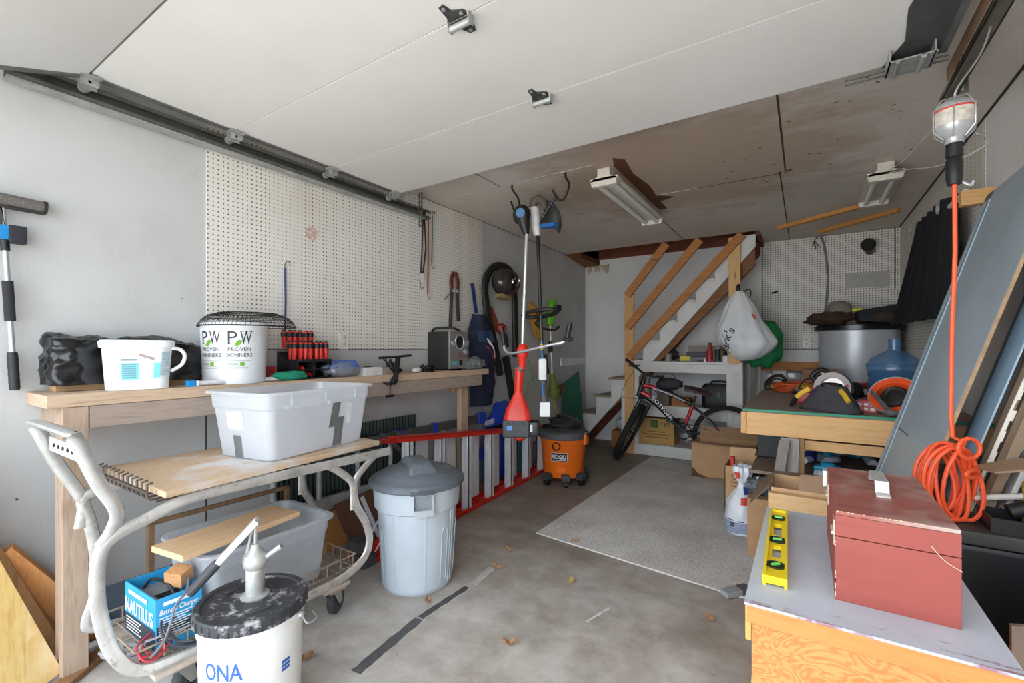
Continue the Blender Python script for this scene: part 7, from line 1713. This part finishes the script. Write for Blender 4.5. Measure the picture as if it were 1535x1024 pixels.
MB().lathe([(.0535, 2.0118), (.0535, 2.0591)], lc, 28).build('label_band', mat((206, 196, 184), .5, 0, .2, 60), wlp)
MB().lathe([(.0538, 2.0591), (.0538, 2.0645)], lc, 28).build('label_stripe', mat((220, 64, 40), .5), wlp)
q = MB()
for k in range(6):
    a = 2*PI*k/6+.3; q.tube([lc+V((.03*math.cos(a), .03*math.sin(a), 1.9709)), lc+V((.0565*math.cos(a), .0565*math.sin(a), 1.9982)), lc+V((.0575*math.cos(a), .0575*math.sin(a), 2.0618)), lc+V((.035*math.cos(a), .035*math.sin(a), 2.1027)), lc+V((0, 0, 2.1091))], .0018, 5)
q.tube([lc+V((.0575*math.cos(2*PI*k/24), .0575*math.sin(2*PI*k/24), 2.0664)) for k in range(24)], .0018, 5, closed=True); q.build('cage_wire', STEEL, wlp)
MB().lathe([(0, 1.9573), (.021, 1.9564), (.022, 1.9118), (.017, 1.9073), (.022, 1.9000), (.0215, 1.8436), (.018, 1.8209), (0, 1.8209)], lc, 20).build('handle', BLACK, wlp)
MB().tube(bez([lc+V((0, 0, 2.1073)), lc+V((.01, 0, 2.1436)), V((.49, 2.12, 2.26)), V((.525, 2.16, 2.364))], 4), .003, 6).build('hanging_hook', STEEL, wlp)
MB().tube(bez([lc+V((.02, 0, 1.8255)), lc+V((.04, 0, 1.8118)), lc+V((.045, 0, 1.8255))], 4), .004, 6).build('wire_hook', STEEL, wlp)
q = MB(); e0 = V((.455, 3.9, 2.46))
q.tube(bez([e0, at(1352, 243, Y=3.5), at(1378, 215, Y=3.0), at(1408, 185, Y=2.2), at(1420, 178, Y=2.08)], 6), .0028, 5)
q.build('light_cord', mat((226, 222, 212), .6), label='thin white cord looping from the short light to the work lamp top', cat='cord')
MB().tube(bez([e0+V((.012, 0, -.01)), at(1362, 254, Y=3.6), at(1400, 250, Y=3.2), at(1440, 238, Y=2.9), at(1478, 217, Y=2.75), at(1479, 207, Y=2.7), at(1464, 200, Y=2.6)], 6), .0028, 5).build('light_cord', mat((222, 218, 208), .6), label='thin white cord sagging from the short light past the lamp handle', cat='cord')
# things on the chest
tr = thing('plant_tray', 'black slotted plastic plant tray on top of the black chest', 'tray', (.66, 1.98, CZ)) if 0 else None
q = MB(); tx0, tx1, ty0, ty1, tz = .475, .80, 1.955, 2.09, .7205
q.box((tx0, ty0, tz), (tx1, ty0+.006, tz+.045)).box((tx0, ty1-.006, tz), (tx1, ty1, tz+.045)).box((tx0, ty0+.006, tz), (tx0+.006, ty1-.006, tz+.045)).box((tx1-.006, ty0+.006, tz), (tx1, ty1-.006, tz+.045))
for k in range(7): q.box((tx0+.03+.04*k, ty0+.006, tz), (tx0+.034+.04*k, ty1-.006, tz+.012))
for k in range(5): q.box((tx0+.006, ty0+.03+.032*k, tz), (tx1-.006, ty0+.034+.032*k, tz+.012))
q.build('plant_tray', BLACK, label='black slotted plastic tray on top of the black chest', cat='tray')
MB().cyl((.52, 1.98, .785), (.70, 2.0, .86), .022, n=16).build('pipe', BLACK, label='black plastic pipe lying across the black chest', cat='pipe')
MB().cyl(at(1455, 742, Y=1.86), at(1508, 727, Y=1.80), .0085, n=12).build('pipe', mat((208, 204, 196), .5), label='white plastic tube leaning on the boards over the black chest', cat='pipe') if 0 else MB().cyl((.47, 2.085, .79), (.575, 2.04, .825), .010, n=12).build('pipe', mat((212, 208, 200), .5), label='slim white plastic tube resting on the chest front', cat='pipe')
MB().prism([at(1458, 700, Y=2.08), at(1520, 690, Y=2.04), at(1560, 690, Y=2.02), at(1560, 706, Y=1.9), at(1492, 710, Y=1.95)], (0, 0, .006)).build('cardboard_flap', mat((150, 122, 96), .8), label='loose brown cardboard piece wedged over the boards at the right edge', cat='cardboard')
MB().lathe([(0, 0), (.05, 0), (.05, .13), (.03, .15), (0, .15)], (.615, 2.035, .7345), 20).build('yellow_canister', mat((222, 178, 40), .4, 0, .2, 20), label='yellow and dark canister on the chest at the right edge', cat='canister')
MB().hexa([(.40, 1.50, .0), (.80, 1.46, .0), (.80, 1.475, .0), (.40, 1.515, .0), (.425, 1.60, .60), (.80, 1.56, .72), (.80, 1.575, .72), (.425, 1.615, .60)]).build('fibreboard', mat((142, 124, 108), .9, 0, .1, 8, bump=.3), label='grey brown fibreboard offcut leaning in front of the black chest', cat='board')
# ================================================================ CABINET WITH TOOLBOX AND LEVEL
KZ = .72
kx0, kx1, ky0, ky1 = -.112, .318, 1.132, 1.845
kb = thing('cabinet', 'low plywood cabinet with grey painted top in the right foreground', 'cabinet', (.1, 1.48, 0))
def m_fig():
    t = NT('figured_fir_plywood'); v = t.coord(scale=(1, 1, 1))
    n1 = t.noise(t.coord(scale=(3.2, 3.2, 5.5)), 2.2, 3, .5, .6)
    s = t.math('SINE', t.math('MULTIPLY', n1, 120))
    c = t.ramp(s, [(.0, (178, 112, 50)), (.35, (212, 150, 82)), (.7, (226, 170, 102)), (1, (216, 156, 88))])
    s2 = t.math('MULTIPLY', t.math('ADD', s, 1), .5)
    fine = t.noise(t.coord(scale=(2, 2, 60)), 6, 3)
    c = t.ramp(s2, [(.0, (188, 118, 62)), (.4, (200, 132, 74)), (1, (208, 144, 86))])
    c = t.mix(1, c, t.ramp(fine, [(.3, (.86, .84, .8, 1)), (.6, (1, 1, 1, 1))]), 'MULTIPLY')
    return t.base(c, .45, 0, .4)
FIG = m_fig()
MB().box((kx0+.012, ky0+.014, .0), (kx1-.012, ky1-.01, KZ-.022)).build('carcass', FIG, kb)
MB().box((kx0+.012, ky0+.006, .03), (kx1-.004, ky0+.0135, KZ-.045), .001).build('front_panel', FIG, kb)
MB().box((kx0+.004, ky0-.004, KZ-.045), (kx1, ky0+.014, KZ-.0065), .002).build('top_rail', wood((198, 134, 76), (172, 108, 54), 'x', .7, .5), kb)
MB().box((kx0, ky0-.002, KZ-.085), (kx0+.012, ky1, KZ-.0065), .002).build('side_rail', wood((214, 156, 92), (186, 124, 66), 'y', .7, .5), kb)
KG = NT('grey_painted_top'); v_ = KG.coord(world=True)
cg = KG.ramp(KG.noise(v_, 5, 5, .6), [(.3, (176, 180, 190)), (.6, (192, 196, 205))])
sp_ = KG.add('ShaderNodeSeparateXYZ'); KG.lk(v_, sp_.inputs[0])
nn_ = KG.noise(KG.coord(world=True, scale=(3, 14, 1)), 3.5, 6, .7)
band = KG.math('SUBTRACT', KG.math('ADD', 1.178, 0), sp_.outputs['Y'])
k1 = KG.ramp(KG.math('ADD', KG.math('MULTIPLY', KG.math('MINIMUM', band, .035), 3.2), nn_), [(.66, (0, 0, 0, 1)), (.74, (.75, .75, .75, 1))])
KG.base(KG.mix(k1, cg, lin((138, 72, 82))), .55, 0, .35)
MB().box((kx0-.002, ky0-.006, KZ-.006), (kx1+.002, ky1, KZ), .001).build('top', KG.m, kb)
# red toolbox
RB = wood((150, 76, 66), (130, 62, 54), 'x', .5, .5, knots=False, c3=(150, 74, 66))
RBT = wood((156, 92, 82), (128, 70, 62), 'x', .5, .45, knots=False, c3=(182, 160, 150))
tx0, tx1, ty0, ty1 = .056, .262, 1.245, 1.70
tb_ = thing('toolbox', 'red painted wooden toolbox with metal handle on the grey topped cabinet', 'toolbox', ((tx0+tx1)/2, (ty0+ty1)/2, KZ))
MB().box((tx0, ty0, KZ), (tx1, ty1, KZ+.142), .0015).build('box', RB, tb_)
ldd = MB().box((tx0, ty0, KZ+.1435), (tx1, ty1, KZ+.190), .0015).build('lid', RB, tb_)
MB().box((tx0+.0005, ty0+.0005, KZ+.190), (tx1-.0005, ty1-.0005, KZ+.199), .002).build('lid_top', RBT, tb_)
q = MB(); r = random.Random(9)
for i in range(15):
    x_ = tx0+r.random()*(tx1-tx0)*.96; q.obox((x_+.004, ty0+.0006, KZ+.1985), (r.uniform(.002, .007), .002, .0016))
for i in range(7): q.obox((tx0+.0004, ty0+.0004, KZ+.01+.13*r.random()), (.0016, .0016, r.uniform(.006, .02)))
q.build('chipped_edge', mat((222, 190, 150), .7), tb_)
MET = mat((214, 212, 206), .35, .5, .08, 20)
hx = .160
MB().prism([(hx-.014, 1.415, KZ+.199), (hx-.014, 1.445, KZ+.2015), (hx-.014, 1.455, KZ+.226), (hx-.014, 1.565, KZ+.226), (hx-.014, 1.575, KZ+.2015), (hx-.014, 1.61, KZ+.1995), (hx-.014, 1.61, KZ+.203), (hx-.014, 1.579, KZ+.205), (hx-.014, 1.569, KZ+.230), (hx-.014, 1.451, KZ+.230), (hx-.014, 1.441, KZ+.205), (hx-.014, 1.415, KZ+.203)], (.028, 0, 0)).build('handle', MET, tb_)
for y in (1.285, 1.60):
    q = MB().box((tx0-.002, y-.02, KZ+.115), (tx0, y+.02, KZ+.14)).box((tx0-.002, y-.02, KZ+.146), (tx0, y+.02, KZ+.172)).cyl((tx0-.003, y-.022, KZ+.143), (tx0-.003, y+.022, KZ+.143), .004, n=8)
    q.build('hinge', mat((212, 200, 180), .45, .4, .2, 60), tb_)
MB().box((tx0-.012, 1.645, KZ+.15), (tx0-.0005, 1.675, KZ+.196), .001).build('hasp', MET, tb_)
MB().tube(bez([(.216, ty0-.003, KZ+.158), (.235, ty0-.008, KZ+.135), (.262, ty0-.006, KZ+.118)], 6), .0007, 5).build('loose_fibre', mat((222, 202, 170), .7), tb_)
# level
lv = thing('spirit_level', 'yellow spirit level with three vials lying on the grey cabinet top', 'spirit level', (-.065, 1.5, KZ))
la, lb = V((-.060, 1.232, KZ+.0005)), V((-.074, 1.762, KZ+.0005)); ly = (lb-la).normalized(); lxx = V((ly.y, -ly.x, 0)); LL = (lb-la).length
YL = mat((240, 210, 30), .4, 0, .05, 10)
def lp_(a, b, z_): return la+ly*a+lxx*b+V((0, 0, z_))
def lbox(a0, a1, b0, b1, z0, z1, q=None):
    q = q or MB(); return q.hexa([lp_(a0, b0, z0), lp_(a0, b1, z0), lp_(a1, b1, z0), lp_(a1, b0, z0), lp_(a0, b0, z1), lp_(a0, b1, z1), lp_(a1, b1, z1), lp_(a1, b0, z1)])
q = MB()
for b0, b1 in ((-.025, -.019), (.019, .025)): lbox(.0, LL, b0, b1, 0, .024, q)
for a0, a1 in ((0, .135), (.215, .30), (.395, LL)): lbox(a0, a1, -.019, .019, .006, .017, q)
for b0, b1 in ((-.019, -.010), (.010, .019)):
    lbox(.135, .215, b0, b1, .006, .017, q); lbox(.30, .395, b0, b1, .006, .017, q)
lbox(0, .018, -.019, .019, .017, .024, q); lbox(LL-.012, LL, -.019, .019, .017, .024, q)
q.build('body', YL, lv)
VK = mat((34, 38, 34), .3); VG = mat((110, 200, 90), .2)
for a, r_ in ((.08, .019), (.255, .021), (.45, .018)):
    p_ = lp_(a, 0, .0)
    b_ = MB().lathe([(r_, .0165), (r_+.002, .018), (r_+.002, .022), (r_-.003, .0225), (r_-.004, .019), (0, .019)], p_, 26).build('vial_housing', VK, lv)
    dd_ = (ly*.5+lxx*.5) if a < .1 else (lxx if a > .4 else ly*.2+lxx)
    dd_.normalize(); MB().cyl(p_+dd_*-.011+V((0, 0, .022)), p_+dd_*.011+V((0, 0, .022)), .0038, n=10).build('vial', VG, b_)
# ================================================================ plain kind names for the loose things
PLAIN = {'blue_sack': 'sack', 'black_hose_coil': 'plastic_shell', 'red_packet': 'packet', 'dark_box': 'box', 'black_case': 'case', 'white_card': 'box', 'small_box': 'box', 'flat_box': 'box', 'green_bag': 'bag', 'clear_bag': 'plastic_bag', 'green_board': 'board', 'teal_board': 'board', 'small_can': 'can', 'cloth_bundle': 'cloth', 'yellow_canister': 'canister', 'foil_scrap': 'plastic_sheet', 'tool_pile': 'tools'}
for o in list(bpy.data.objects):
    if o.parent is None:
        k = o.name.split('.')[0]
        if k in PLAIN: o.name = PLAIN[k]
